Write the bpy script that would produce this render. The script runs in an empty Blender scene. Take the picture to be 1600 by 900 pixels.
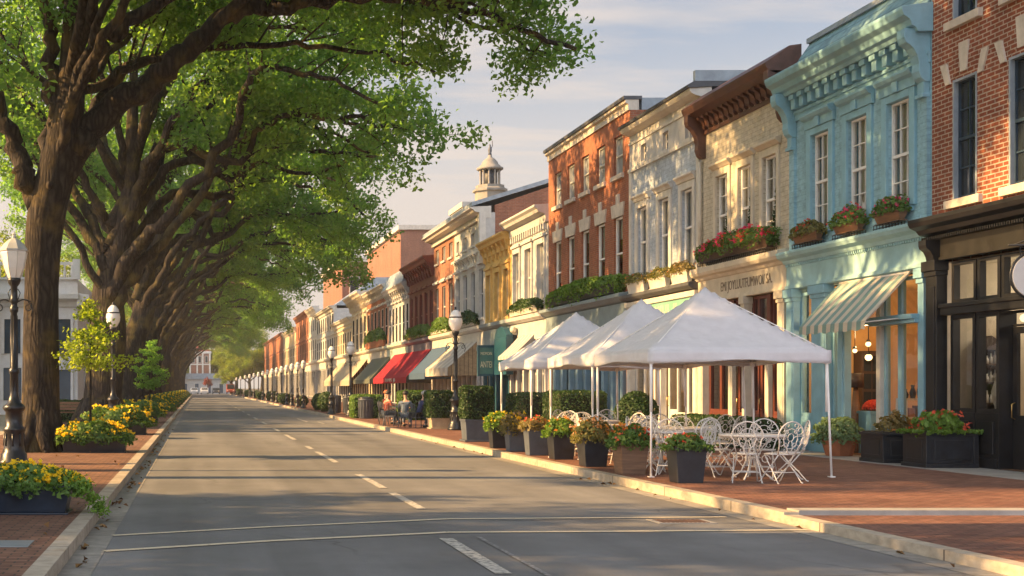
CLOUD, SUN, EXPO, GLOW, REAR_FILL, HAZE = .27, 4.9, 1.65, 3.3, .55, .00045
import bpy, math, random
import numpy as np
from mathutils import Vector

R = math.radians
random.seed(7)
scene = bpy.context.scene
COL = scene.collection
ORG = {}          # world origin of every thing / part, so that parts can be written in world coordinates

# ------------------------------------------------------------------ scene objects
def tag(o, label=None, cat=None, group=None, kind=None):
    if label: o['label'] = label
    if cat: o['category'] = cat
    if group: o['group'] = group
    if kind: o['kind'] = kind
    return o

def thing(name, label, cat, loc, group=None, rz=0.0):
    o = bpy.data.objects.new(name, None)
    COL.objects.link(o)
    o.empty_display_size = 0.2
    o.location = loc
    o.rotation_euler = (0, 0, rz)
    ORG[o.name] = Vector(loc)
    return tag(o, label, cat, group)

def dup(root, loc, rz=None, label=None, scale=None):
    def cp(o, parent):
        c = o.copy()
        COL.objects.link(c)
        if parent is not None:
            c.parent = parent
        for ch in list(o.children):
            cp(ch, c)
        return c
    r = cp(root, None)
    r.location = loc
    if rz is not None: r.rotation_euler = (0, 0, rz)
    if scale is not None: r.scale = scale
    if label: r['label'] = label
    return r

def link_mesh(name, me, mat, parent=None, origin=None):
    o = bpy.data.objects.new(name, me)
    COL.objects.link(o)
    if mat is not None:
        for m in (mat if isinstance(mat, (list, tuple)) else [mat]):
            me.materials.append(m)
    if parent is not None:
        o.parent = parent
        ORG[o.name] = ORG[parent.name]
    else:
        o.location = origin or (0, 0, 0)
        ORG[o.name] = Vector(origin or (0, 0, 0))
    return o

class MB:
    """collects faces in world coordinates and links them as one mesh object"""
    def __init__(s):
        s.V = []; s.F = []; s.S = []
    def add(s, verts, faces, smooth=False):
        b = len(s.V)
        s.V.extend([tuple(v) for v in verts])
        for f in faces:
            s.F.append([b + i for i in f]); s.S.append(smooth)
    def quad(s, a, b, c, d): s.add([a, b, c, d], [(0, 1, 2, 3)])
    def box(s, x0, x1, y0, y1, z0, z1):
        if x0 > x1: x0, x1 = x1, x0
        if y0 > y1: y0, y1 = y1, y0
        s.add([(x0,y0,z0),(x1,y0,z0),(x1,y1,z0),(x0,y1,z0),(x0,y0,z1),(x1,y0,z1),(x1,y1,z1),(x0,y1,z1)],
              [(0,3,2,1),(4,5,6,7),(0,1,5,4),(1,2,6,5),(2,3,7,6),(3,0,4,7)])
    def taper(s, x0, x1, y0, y1, z0, z1, k):
        """box whose bottom is shrunk by k metres on every side"""
        s.add([(x0+k,y0+k,z0),(x1-k,y0+k,z0),(x1-k,y1-k,z0),(x0+k,y1-k,z0),(x0,y0,z1),(x1,y0,z1),(x1,y1,z1),(x0,y1,z1)],
              [(0,3,2,1),(4,5,6,7),(0,1,5,4),(1,2,6,5),(2,3,7,6),(3,0,4,7)])
    def prism(s, poly, off):
        n = len(poly); off = Vector(off)
        a = [Vector(p) for p in poly]; b = [p + off for p in a]
        s.add(a + b, [tuple(range(n))[::-1], tuple(range(n, 2*n))] +
              [(i, (i+1) % n, n + (i+1) % n, n + i) for i in range(n)])
    def lathe(s, cx, cy, prof, n=16, smooth=True):
        vs = []; fs = []
        for r, z in prof:
            for k in range(n):
                a = 2*math.pi*(k + .5)/n
                vs.append((cx + r*math.cos(a), cy + r*math.sin(a), z))
        for j in range(len(prof)-1):
            for k in range(n):
                k2 = (k+1) % n
                fs.append((j*n+k, j*n+k2, (j+1)*n+k2, (j+1)*n+k))
        fs.append(tuple(range(n))[::-1]); fs.append(tuple(range((len(prof)-1)*n, len(prof)*n)))
        s.add(vs, fs, smooth)
    def tube(s, pts, rad, n=8, smooth=True, closed=False):
        P = [Vector(p) for p in pts]
        m = len(P)
        if not isinstance(rad, (list, tuple, np.ndarray)): rad = [rad]*m
        up = Vector((0.13, 0.21, 0.97)).normalized()
        vs = []; fs = []
        prev = None
        for i in range(m):
            if closed: t = P[(i+1) % m] - P[i-1]
            else: t = P[min(i+1, m-1)] - P[max(i-1, 0)]
            if t.length < 1e-9: t = Vector((0, 0, 1))
            t.normalize()
            if prev is None:
                u = up if abs(t.dot(up)) < .92 else Vector((1, 0, 0))
                x = (u - t*u.dot(t)).normalized()
            else:
                x = (prev - t*prev.dot(t))
                x = x.normalized() if x.length > 1e-6 else t.orthogonal().normalized()
            prev = x
            y = t.cross(x)
            for k in range(n):
                a = 2*math.pi*k/n
                vs.append(P[i] + (x*math.cos(a) + y*math.sin(a))*rad[i])
        for i in range(m if closed else m-1):
            i2 = (i+1) % m
            for k in range(n):
                k2 = (k+1) % n
                fs.append((i*n+k, i*n+k2, i2*n+k2, i2*n+k))
        if not closed:
            fs.append(tuple(range(n))[::-1]); fs.append(tuple(range((m-1)*n, m*n)))
        s.add(vs, fs, smooth)
    def sphere(s, c, r, n=12, m=8, sq=(1, 1, 1)):
        vs = []; fs = []
        for j in range(m+1):
            th = math.pi*j/m
            for k in range(n):
                a = 2*math.pi*k/n
                vs.append((c[0]+r*sq[0]*math.sin(th)*math.cos(a), c[1]+r*sq[1]*math.sin(th)*math.sin(a), c[2]-r*sq[2]*math.cos(th)))
        for j in range(m):
            for k in range(n):
                k2 = (k+1) % n
                fs.append((j*n+k, j*n+k2, (j+1)*n+k2, (j+1)*n+k))
        s.add(vs, fs, True)
    def build(s, name, mat, parent=None, origin=None, bevel=0):
        og = ORG[parent.name] if parent is not None else Vector(origin or (0, 0, 0))
        me = bpy.data.meshes.new(name)
        me.from_pydata([(v[0]-og[0], v[1]-og[1], v[2]-og[2]) for v in s.V], [], s.F)
        me.polygons.foreach_set('use_smooth', s.S)
        me.update()
        o = link_mesh(name, me, mat, parent, origin)
        if bevel:
            b = o.modifiers.new('edges', 'BEVEL'); b.width = bevel; b.segments = 2; b.limit_method = 'ANGLE'
        return o

def np_mesh(name, co, k, mat, parent=None, origin=None, smooth=False):
    """co: (N*k,3) world coordinates, every k vertices one polygon"""
    og = ORG[parent.name] if parent is not None else Vector(origin or (0, 0, 0))
    co = np.asarray(co, dtype=np.float32).reshape(-1, 3) - np.array(og[:], dtype=np.float32)
    n = len(co)//k
    me = bpy.data.meshes.new(name)
    me.vertices.add(n*k); me.vertices.foreach_set('co', co.ravel())
    me.loops.add(n*k); me.loops.foreach_set('vertex_index', np.arange(n*k, dtype=np.int32))
    me.polygons.add(n); me.polygons.foreach_set('loop_start', np.arange(n, dtype=np.int32)*k)
    me.update(calc_edges=True)
    return link_mesh(name, me, mat, parent, origin)

def leaf_co(P, size, rng, aspect=.6, bias=(0, 0, .5), fold=.12, out=None):
    """diamond leaves at the points P"""
    P = np.asarray(P, dtype=np.float64); n = len(P)
    nrm = rng.normal(size=(n, 3)) + np.asarray(bias)
    if out is not None: nrm = nrm*.75 + out
    nrm /= np.linalg.norm(nrm, axis=1, keepdims=True) + 1e-9
    t = rng.normal(size=(n, 3)); t -= nrm*np.sum(t*nrm, axis=1, keepdims=True)
    t /= np.linalg.norm(t, axis=1, keepdims=True) + 1e-9
    b = np.cross(nrm, t)
    s = size*rng.uniform(.6, 1.35, size=(n, 1))
    co = np.empty((n, 4, 3))
    co[:, 0] = P - t*s*.5
    co[:, 1] = P + b*s*aspect*.5 + nrm*s*fold - t*s*.05
    co[:, 2] = P + t*s*.5 - nrm*s*fold*.8
    co[:, 3] = P - b*s*aspect*.5 + nrm*s*fold - t*s*.05
    return co.reshape(-1, 3)

# ------------------------------------------------------------------ materials
def _new(name):
    m = bpy.data.materials.new(name); m.use_nodes = True
    nt = m.node_tree; nt.nodes.clear()
    out = nt.nodes.new('ShaderNodeOutputMaterial')
    return m, nt, out

def nd(nt, t, **kw):
    n = nt.nodes.new(t)
    for k, v in kw.items(): setattr(n, k, v)
    return n

def sock(n, **kw):
    for k, v in kw.items(): n.inputs[k.replace('_', ' ')].default_value = v
    return n

def c4(c): return (c[0], c[1], c[2], 1)

def mixc(nt, fac, a, b, mode='MIX'):
    m = nd(nt, 'ShaderNodeMix', data_type='RGBA', blend_type=mode)
    if isinstance(fac, float): m.inputs[0].default_value = fac
    else: nt.links.new(fac, m.inputs[0])
    for i, v in ((6, a), (7, b)):
        if isinstance(v, (tuple, list)): m.inputs[i].default_value = c4(v)
        else: nt.links.new(v, m.inputs[i])
    return m.outputs[2]

def ramp(nt, fac, p0, c0, p1, c1):
    r = nd(nt, 'ShaderNodeValToRGB')
    r.color_ramp.elements[0].position = p0; r.color_ramp.elements[0].color = c4(c0) if isinstance(c0, tuple) else (c0,)*3+(1,)
    r.color_ramp.elements[1].position = p1; r.color_ramp.elements[1].color = c4(c1) if isinstance(c1, tuple) else (c1,)*3+(1,)
    nt.links.new(fac, r.inputs[0])
    return r.outputs[0]

def noise(nt, vec, scale, detail=4, rough=.55):
    n = nd(nt, 'ShaderNodeTexNoise')
    n.inputs['Scale'].default_value = scale; n.inputs['Detail'].default_value = detail; n.inputs['Roughness'].default_value = rough
    if vec is not None: nt.links.new(vec, n.inputs['Vector'])
    return n.outputs['Fac']

def mapping(nt, vec, scale):
    m = nd(nt, 'ShaderNodeMapping'); m.inputs['Scale'].default_value = scale
    nt.links.new(vec, m.inputs['Vector'])
    return m.outputs[0]

def mat(name, col, rough=.6, var=.18, vs=2.5, bump=0.0, bs=40, metallic=0.0, spec=.5, dirt=0.0, sc=(1, 1, 1), coat=0.0):
    m, nt, out = _new(name)
    p = nd(nt, 'ShaderNodeBsdfPrincipled')
    p.inputs['Roughness'].default_value = rough; p.inputs['Metallic'].default_value = metallic
    p.inputs['Specular IOR Level'].default_value = spec
    p.inputs['Coat Weight'].default_value = coat
    pos = nd(nt, 'ShaderNodeNewGeometry').outputs['Position']
    v = mapping(nt, pos, sc)
    f = noise(nt, v, vs, 6, .6)
    dark = tuple(c*(1-var*1.6) for c in col); lite = tuple(min(1, c*(1+var)) for c in col)
    c = ramp(nt, f, .3, dark, .7, lite)
    if dirt:
        f2 = noise(nt, mapping(nt, pos, (1, 1, .35)), 5, 8, .7)
        c = mixc(nt, ramp(nt, f2, .48, 0.0, .75, float(dirt)), c, (.09, .08, .065))
    nt.links.new(c, p.inputs['Base Color'])
    r2 = nd(nt, 'ShaderNodeMapRange'); r2.inputs['To Min'].default_value = max(0.02, rough-.1); r2.inputs['To Max'].default_value = min(1, rough+.1)
    nt.links.new(f, r2.inputs['Value']); nt.links.new(r2.outputs[0], p.inputs['Roughness'])
    if bump:
        b = nd(nt, 'ShaderNodeBump'); b.inputs['Strength'].default_value = bump; b.inputs['Distance'].default_value = .01
        nt.links.new(noise(nt, v, bs, 5, .6), b.inputs['Height'])
        nt.links.new(b.outputs[0], p.inputs['Normal'])
    nt.links.new(p.outputs[0], out.inputs[0])
    return m

def brick(name, c1, c2, mortar, bw=.215, bh=.072, ms=.009, ground=False, rough=.85, bump=.6, stain=.3, squash=0):
    """running-bond bricks; vertical walls run along x+y, ground runs in x, y"""
    m, nt, out = _new(name)
    p = nd(nt, 'ShaderNodeBsdfPrincipled'); p.inputs['Roughness'].default_value = rough
    p.inputs['Specular IOR Level'].default_value = .3
    pos = nd(nt, 'ShaderNodeNewGeometry').outputs['Position']
    sp = nd(nt, 'ShaderNodeSeparateXYZ'); nt.links.new(pos, sp.inputs[0])
    cb = nd(nt, 'ShaderNodeCombineXYZ')
    if ground:
        nt.links.new(sp.outputs[0], cb.inputs[0]); nt.links.new(sp.outputs[1], cb.inputs[1])
    else:
        ad = nd(nt, 'ShaderNodeMath', operation='ADD'); nt.links.new(sp.outputs[0], ad.inputs[0]); nt.links.new(sp.outputs[1], ad.inputs[1])
        nt.links.new(ad.outputs[0], cb.inputs[0]); nt.links.new(sp.outputs[2], cb.inputs[1])
    b = nd(nt, 'ShaderNodeTexBrick', offset=.5)
    sock(b, Scale=1.0, Mortar_Size=ms, Mortar_Smooth=.15, Bias=0.0, Brick_Width=bw, Row_Height=bh)
    b.inputs['Color1'].default_value = c4(c1); b.inputs['Color2'].default_value = c4(c2); b.inputs['Mortar'].default_value = c4(mortar)
    nt.links.new(cb.outputs[0], b.inputs['Vector'])
    f = noise(nt, pos, .55, 6, .65)
    c = mixc(nt, 1.0, b.outputs['Color'], ramp(nt, f, .3, 1-stain, .7, 1.0+stain*.25), 'MULTIPLY')
    f2 = noise(nt, mapping(nt, pos, (7, 7, 12)), 1.0, 3)
    c = mixc(nt, 1.0, c, ramp(nt, f2, .3, .78, .7, 1.16), 'MULTIPLY')
    if not ground:      # rain streaks and weathered patches
        f3 = noise(nt, mapping(nt, pos, (1.9, 1.9, .16)), 1.0, 6, .65)
        c = mixc(nt, 1.0, c, ramp(nt, f3, .32, .82, .6, 1.03), 'MULTIPLY')
    nt.links.new(c, p.inputs['Base Color'])
    bp = nd(nt, 'ShaderNodeBump'); bp.inputs['Strength'].default_value = bump; bp.inputs['Distance'].default_value = .008
    inv = nd(nt, 'ShaderNodeMath', operation='SUBTRACT'); inv.inputs[0].default_value = 1.0
    nt.links.new(b.outputs['Fac'], inv.inputs[1])
    hh = nd(nt, 'ShaderNodeMath', operation='MULTIPLY_ADD'); nt.links.new(noise(nt, pos, 60, 3), hh.inputs[0]); hh.inputs[1].default_value = .35
    nt.links.new(inv.outputs[0], hh.inputs[2])
    nt.links.new(hh.outputs[0], bp.inputs['Height']); nt.links.new(bp.outputs[0], p.inputs['Normal'])
    nt.links.new(p.outputs[0], out.inputs[0])
    return m

def leafmat(name, dark, lite, trans=.45, warm=None, rough=.55, shine=.35):
    m, nt, out = _new(name)
    g = nd(nt, 'ShaderNodeNewGeometry')
    c = ramp(nt, g.outputs['Random Per Island'], 0.0, dark, 1.0, lite)
    # light and dark patches as grown: new shoots are yellower
    f = noise(nt, g.outputs['Position'], .45, 3, .6)
    c = mixc(nt, ramp(nt, f, .42, 0.0, .68, .55), c, warm or tuple(min(1, x*1.35) for x in lite))
    p = nd(nt, 'ShaderNodeBsdfPrincipled'); p.inputs['Roughness'].default_value = rough; p.inputs['Specular IOR Level'].default_value = shine
    nt.links.new(c, p.inputs['Base Color'])
    t = nd(nt, 'ShaderNodeBsdfTranslucent')
    c2 = mixc(nt, 1.0, c, (2.15, 2.2, .95), 'MULTIPLY')
    nt.links.new(c2, t.inputs['Color'])
    mx = nd(nt, 'ShaderNodeMixShader'); mx.inputs[0].default_value = trans
    nt.links.new(p.outputs[0], mx.inputs[1]); nt.links.new(t.outputs[0], mx.inputs[2])
    nt.links.new(mx.outputs[0], out.inputs[0])
    return m

def clothmat(name, col, trans=.2, col2=None, stripe=None, vs=3, bump=.3):
    """woven cloth; stripe=(axis, period) paints alternating bands on it"""
    m, nt, out = _new(name)
    pos = nd(nt, 'ShaderNodeNewGeometry').outputs['Position']
    c = ramp(nt, noise(nt, pos, vs, 5), .3, tuple(x*.9 for x in col), .7, col)
    if stripe:
        sp = nd(nt, 'ShaderNodeSeparateXYZ'); nt.links.new(pos, sp.inputs[0])
        md = nd(nt, 'ShaderNodeMath', operation='FRACT')
        dv = nd(nt, 'ShaderNodeMath', operation='DIVIDE'); nt.links.new(sp.outputs[stripe[0]], dv.inputs[0]); dv.inputs[1].default_value = stripe[1]
        nt.links.new(dv.outputs[0], md.inputs[0])
        gt = nd(nt, 'ShaderNodeMath', operation='GREATER_THAN'); nt.links.new(md.outputs[0], gt.inputs[0]); gt.inputs[1].default_value = .5
        c = mixc(nt, gt.outputs[0], c, col2)
    p = nd(nt, 'ShaderNodeBsdfPrincipled'); p.inputs['Roughness'].default_value = .8; p.inputs['Specular IOR Level'].default_value = .25
    nt.links.new(c, p.inputs['Base Color'])
    bp = nd(nt, 'ShaderNodeBump'); bp.inputs['Strength'].default_value = bump; bp.inputs['Distance'].default_value = .03
    nt.links.new(noise(nt, mapping(nt, pos, (1.6, 1.6, 3.5)), 1.7, 3, .5), bp.inputs['Height']); nt.links.new(bp.outputs[0], p.inputs['Normal'])
    t = nd(nt, 'ShaderNodeBsdfTranslucent'); nt.links.new(c, t.inputs['Color'])
    mx = nd(nt, 'ShaderNodeMixShader'); mx.inputs[0].default_value = trans
    nt.links.new(p.outputs[0], mx.inputs[1]); nt.links.new(t.outputs[0], mx.inputs[2])
    nt.links.new(mx.outputs[0], out.inputs[0])
    return m

def thin_glass(name, tint=(.9, .93, .92), refl=.12):
    m, nt, out = _new(name)
    t = nd(nt, 'ShaderNodeBsdfTransparent'); t.inputs[0].default_value = c4(tint)
    g = nd(nt, 'ShaderNodeBsdfGlossy'); g.inputs['Roughness'].default_value = .02
    lw = nd(nt, 'ShaderNodeLayerWeight'); lw.inputs['Blend'].default_value = .35
    mr = nd(nt, 'ShaderNodeMapRange'); mr.inputs['To Min'].default_value = refl; mr.inputs['To Max'].default_value = .85
    nt.links.new(lw.outputs['Fresnel'], mr.inputs['Value'])
    bp = nd(nt, 'ShaderNodeBump'); bp.inputs['Strength'].default_value = .12; bp.inputs['Distance'].default_value = .02
    nt.links.new(noise(nt, nd(nt, 'ShaderNodeNewGeometry').outputs['Position'], 1.6, 2), bp.inputs['Height'])
    nt.links.new(bp.outputs[0], g.inputs['Normal'])
    mx = nd(nt, 'ShaderNodeMixShader')
    nt.links.new(mr.outputs[0], mx.inputs[0]); nt.links.new(t.outputs[0], mx.inputs[1]); nt.links.new(g.outputs[0], mx.inputs[2])
    nt.links.new(mx.outputs[0], out.inputs[0])
    return m

def emit(name, col, s):
    m, nt, out = _new(name)
    e = nd(nt, 'ShaderNodeEmission'); e.inputs[0].default_value = c4(col); e.inputs[1].default_value = s
    nt.links.new(e.outputs[0], out.inputs[0])
    return m

def barkmat(name, dark, lite, moss):
    m, nt, out = _new(name)
    p = nd(nt, 'ShaderNodeBsdfPrincipled'); p.inputs['Roughness'].default_value = .9; p.inputs['Specular IOR Level'].default_value = .2
    g = nd(nt, 'ShaderNodeNewGeometry'); pos = g.outputs['Position']
    oc = nd(nt, 'ShaderNodeTexCoord').outputs['Object']
    wob = noise(nt, oc, 1.2, 3)
    mp = mapping(nt, oc, (9, 9, 1.5))
    ad = nd(nt, 'ShaderNodeVectorMath', operation='ADD'); nt.links.new(mp, ad.inputs[0])
    sc = nd(nt, 'ShaderNodeVectorMath', operation='SCALE'); sc.inputs['Scale'].default_value = 2.2
    cv = nd(nt, 'ShaderNodeCombineXYZ'); nt.links.new(wob, cv.inputs[0]); nt.links.new(wob, cv.inputs[1])
    nt.links.new(cv.outputs[0], sc.inputs[0]); nt.links.new(sc.outputs[0], ad.inputs[1])
    vo = nd(nt, 'ShaderNodeTexVoronoi', feature='DISTANCE_TO_EDGE'); vo.inputs['Scale'].default_value = 1.0
    nt.links.new(ad.outputs[0], vo.inputs['Vector'])
    fn = noise(nt, ad.outputs[0], 3.5, 6, .7)
    mul = nd(nt, 'ShaderNodeMath', operation='MULTIPLY_ADD'); nt.links.new(fn, mul.inputs[0]); mul.inputs[1].default_value = .35
    nt.links.new(vo.outputs['Distance'], mul.inputs[2])
    c = ramp(nt, mul.outputs[0], .12, dark, .55, lite)
    c = mixc(nt, ramp(nt, noise(nt, pos, 1.1, 4, .6), .5, 0.0, .68, .75), c, moss)
    nt.links.new(c, p.inputs['Base Color'])
    bp = nd(nt, 'ShaderNodeBump'); bp.inputs['Strength'].default_value = 1.0; bp.inputs['Distance'].default_value = .06
    nt.links.new(mul.outputs[0], bp.inputs['Height']); nt.links.new(bp.outputs[0], p.inputs['Normal'])
    nt.links.new(p.outputs[0], out.inputs[0])
    return m

M = {}
M['iron'] = mat('black_iron', (.012, .014, .018), .35, .3, 6, .15, 60, spec=.5)
M['frost'] = mat('frosted_lamp_glass', (.78, .76, .72), .25, .06, 4, spec=.5)
M['white_iron'] = mat('white_enamel', (.64, .61, .57), .45, .06, 9, .1, 80)
M['tent'] = clothmat('tent_cloth', (.74, .74, .78), .16, bump=.8, vs=5)
M['sash'] = mat('white_sash_paint', (.74, .74, .72), .4, .05, 4)
M['tent_leg'] = mat('white_tent_tube', (.78, .76, .74), .35, .05, 5)
M['glass'] = thin_glass('shop_glass')
M['glass_up'] = thin_glass('window_glass', (.75, .8, .8), .22)
M['dark_pane'] = mat('dark_window_pane', (.020, .026, .032), .10, .3, .8, spec=.28)
M['near_pane'] = mat('reflecting_window_pane', (.016, .022, .026), .05, .3, .8, spec=.75)
M['shade_pane'] = mat('shaded_window_opening', (.018, .021, .025), .5, .3, .8, spec=0.0)
M['mansion'] = mat('white_painted_render', (.70, .70, .72), .6, .07, 2, .15, 30, dirt=.1)
M['blue_pane'] = mat('bluish_window_pane', (.04, .07, .11), .10, .25, .8, spec=.35)
M['pale_pane'] = mat('curtained_window_pane', (.26, .28, .29), .12, .15, 1.5, spec=.4)
M['curtain'] = clothmat('white_curtain', (.80, .78, .73), .35, bump=.8)
M['sky_blue'] = brick('blue_painted_brick', (.27, .47, .56), (.25, .44, .53), (.20, .37, .45), 1.1, .13, .007, rough=.6, bump=.22, stain=.15)
M['blue_trim'] = mat('blue_painted_wood', (.22, .42, .52), .45, .1, 3, .1, 50, dirt=.12)
M['blue_frieze'] = mat('pale_aqua_paint', (.30, .50, .54), .5, .1, 2, .1, 50, dirt=.1)
M['slate_blue'] = brick('aqua_roof_shingles', (.22, .37, .40), (.17, .31, .35), (.10, .19, .22), .33, .24, .014, rough=.7, bump=.9, stain=.25)
M['cream_brick'] = brick('cream_painted_brick', (.55, .51, .41), (.52, .48, .38), (.37, .33, .26), 1.0, .12, .007, rough=.7, bump=.2, stain=.2)
M['cream_trim'] = mat('cream_painted_trim', (.53, .48, .385), .5, .1, 3, .15, 40, dirt=.18)
M['brown_wood'] = mat('dark_brown_cornice', (.10, .045, .032), .5, .25, 3, .2, 30, dirt=.15)
M['red_wood'] = mat('red_brown_joinery', (.12, .035, .022), .35, .25, 4, .15, 30, sc=(4, 4, .5))
M['pale_brick'] = brick('pale_grey_blue_painted_brick', (.42, .48, .55), (.39, .45, .52), (.30, .35, .40), 1.0, .125, .007, rough=.7, bump=.2, stain=.2)
M['white_trim'] = mat('white_painted_trim', (.55, .53, .48), .5, .09, 3, .15, 40, dirt=.22)
M['grey_trim'] = mat('weathered_stone_trim', (.50, .47, .40), .7, .16, 3, .3, 30, dirt=.3)
M['red_brick'] = brick('orange_red_brick', (.30, .085, .038), (.36, .12, .055), (.30, .21, .15), .23, .075, .009, stain=.25)
M['corner_brick'] = brick('red_corner_brick', (.225, .062, .032), (.29, .09, .045), (.46, .37, .29), .24, .085, .012, stain=.22)
M['far_brick'] = brick('weathered_brick', (.27, .10, .06), (.32, .13, .075), (.28, .2, .15), .23, .075, .009, stain=.25)
M['maroon'] = mat('dark_red_paint', (.16, .035, .025), .55, .2, 3, .2, 30)
M['ochre'] = mat('ochre_painted_front', (.60, .39, .12), .6, .14, 3, .2, 25, dirt=.2)
M['grey_white'] = mat('grey_white_painted_front', (.44, .44, .43), .6, .1, 3, .2, 30, dirt=.2)
M['tan'] = mat('tan_painted_front', (.50, .40, .26), .65, .14, 3, .2, 30, dirt=.2)
M['slate'] = mat('dark_slate_roofing', (.07, .075, .085), .6, .25, 3, .3, 25)
M['lead'] = mat('grey_lead_flashing', (.26, .31, .36), .5, .15, 3, .15, 30)
M['blue_grey'] = mat('blue_grey_paint', (.19, .25, .28), .5, .12, 3, .1, 40, dirt=.12)
M['sea_green'] = mat('sea_green_sign_paint', (.17, .40, .30), .5, .12, 3, .1, 40)
M['gold'] = mat('pale_gold_lettering', (.62, .58, .40), .5, .1, 4)
M['teal'] = mat('deep_teal_paint', (.008, .062, .095), .45, .15, 3, .1, 40)
M['teal_panel'] = mat('faded_green_panel', (.05, .15, .13), .5, .15, 4, .1, 40)
M['black_paint'] = mat('black_shopfront_paint', (.012, .013, .016), .42, .35, 3, .12, 40, spec=.32)
M['stone'] = mat('pale_limestone', (.56, .50, .42), .8, .12, 4, .35, 35, dirt=.25)
M['letters'] = mat('worn_dark_lettering', (.16, .13, .10), .6, .25, 5)
M['warm_wall'] = mat('amber_plaster', (.62, .36, .14), .8, .12, 2)
M['pale_wall'] = mat('cream_plaster', (.60, .52, .40), .8, .12, 2)
M['wood'] = mat('brown_wood', (.20, .10, .05), .5, .25, 3, .2, 20, sc=(1, 1, 6))
M['dark_wood'] = mat('dark_brown_wood', (.055, .03, .02), .5, .25, 3, .2, 20)
M['brass'] = mat('brass', (.55, .38, .14), .3, .1, 5, metallic=1.0)
M['lamp_on'] = emit('lit_lamp_glass', (1, .68, .30), 1.1)
M['terracotta'] = mat('terracotta', (.33, .12, .055), .8, .2, 4, .3, 25)
M['planter_black'] = mat('black_planter_paint', (.014, .017, .024), .42, .35, 5, .15, 40, dirt=.08)
M['planter_navy'] = mat('navy_planter_paint', (.012, .022, .040), .42, .3, 4, .12, 40, dirt=.08)
M['planter_grey'] = mat('slate_grey_planter_paint', (.075, .09, .115), .5, .2, 4, .12, 40, dirt=.1)
M['planter_tan'] = mat('tan_concrete_planter', (.38, .29, .19), .8, .15, 4, .3, 30, dirt=.15)
M['planter_wood'] = mat('brown_wood_planter', (.17, .095, .055), .65, .25, 3, .3, 18, sc=(1, 1, 9), dirt=.1)
M['soil'] = mat('planting_soil', (.03, .022, .015), .95, .3, 12, .6, 30)
M['stem'] = mat('green_stems', (.08, .10, .03), .8, .2, 6)
M['leaf_tree'] = leafmat('tree_leaves', (.060, .138, .040), (.125, .240, .070), .58, (.19, .27, .05))
M['leaf_back'] = leafmat('sunlit_tree_leaves', (.07, .115, .014), (.15, .20, .028), .55, (.24, .25, .03))
M['leaf_sap'] = leafmat('young_yellow_green_leaves', (.14, .22, .02), (.27, .34, .04), .45, (.34, .38, .05))
M['leaf_sap2'] = leafmat('young_green_leaves', (.07, .17, .025), (.14, .27, .05), .45)
M['leaf_bed'] = leafmat('bedding_leaves', (.035, .085, .018), (.11, .19, .04), .25)
M['leaf_ivy'] = leafmat('trailing_leaves', (.05, .11, .015), (.15, .25, .04), .3)
M['leaf_mix'] = leafmat('bronze_green_leaves', (.07, .10, .03), (.22, .20, .06), .25, (.28, .16, .07))
M['leaf_hedge'] = leafmat('hedge_leaves', (.014, .036, .010), (.042, .085, .022), .15)
M['hedge_core'] = mat('dark_hedge_core', (.010, .016, .006), .9, .3, 8)  # solid dark core that fills the hedge behind its leaves
M['leaf_grey'] = leafmat('grey_green_leaves', (.06, .12, .06), (.16, .24, .12), .25)
def petals(name, a, b): return leafmat(name, a, b, .3, tuple(min(1, x*1.1) for x in b), .6, .2)
M['yellow'] = petals('yellow_petals', (.62, .36, .015), (.80, .58, .03))
M['orange'] = petals('orange_petals', (.50, .14, .02), (.64, .30, .06))
M['redpink'] = petals('crimson_petals', (.52, .02, .09), (.72, .09, .24))
M['coral'] = petals('coral_petals', (.50, .04, .03), (.66, .13, .08))
M['blush'] = petals('blush_petals', (.50, .26, .16), (.66, .45, .26))
M['bark'] = barkmat('furrowed_bark', (.012, .010, .009), (.054, .044, .037), (.12, .085, .03))
M['bark2'] = barkmat('far_bark', (.012, .010, .009), (.050, .041, .035), (.12, .095, .03))
# ------------------------------------------------------------------ trees
def spline(pts, per=6):
    P = np.array(pts, dtype=float)
    P = np.vstack([2*P[0]-P[1], P, 2*P[-1]-P[-2]])
    out = []
    for i in range(1, len(P)-2):
        for k in range(per):
            t = k/per
            p0, p1, p2, p3 = P[i-1], P[i], P[i+1], P[i+2]
            out.append(.5*((2*p1) + (-p0+p2)*t + (2*p0-5*p1+4*p2-p3)*t*t + (-p0+3*p1-3*p2+p3)*t**3))
    out.append(P[-2])
    return np.array(out)

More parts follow.
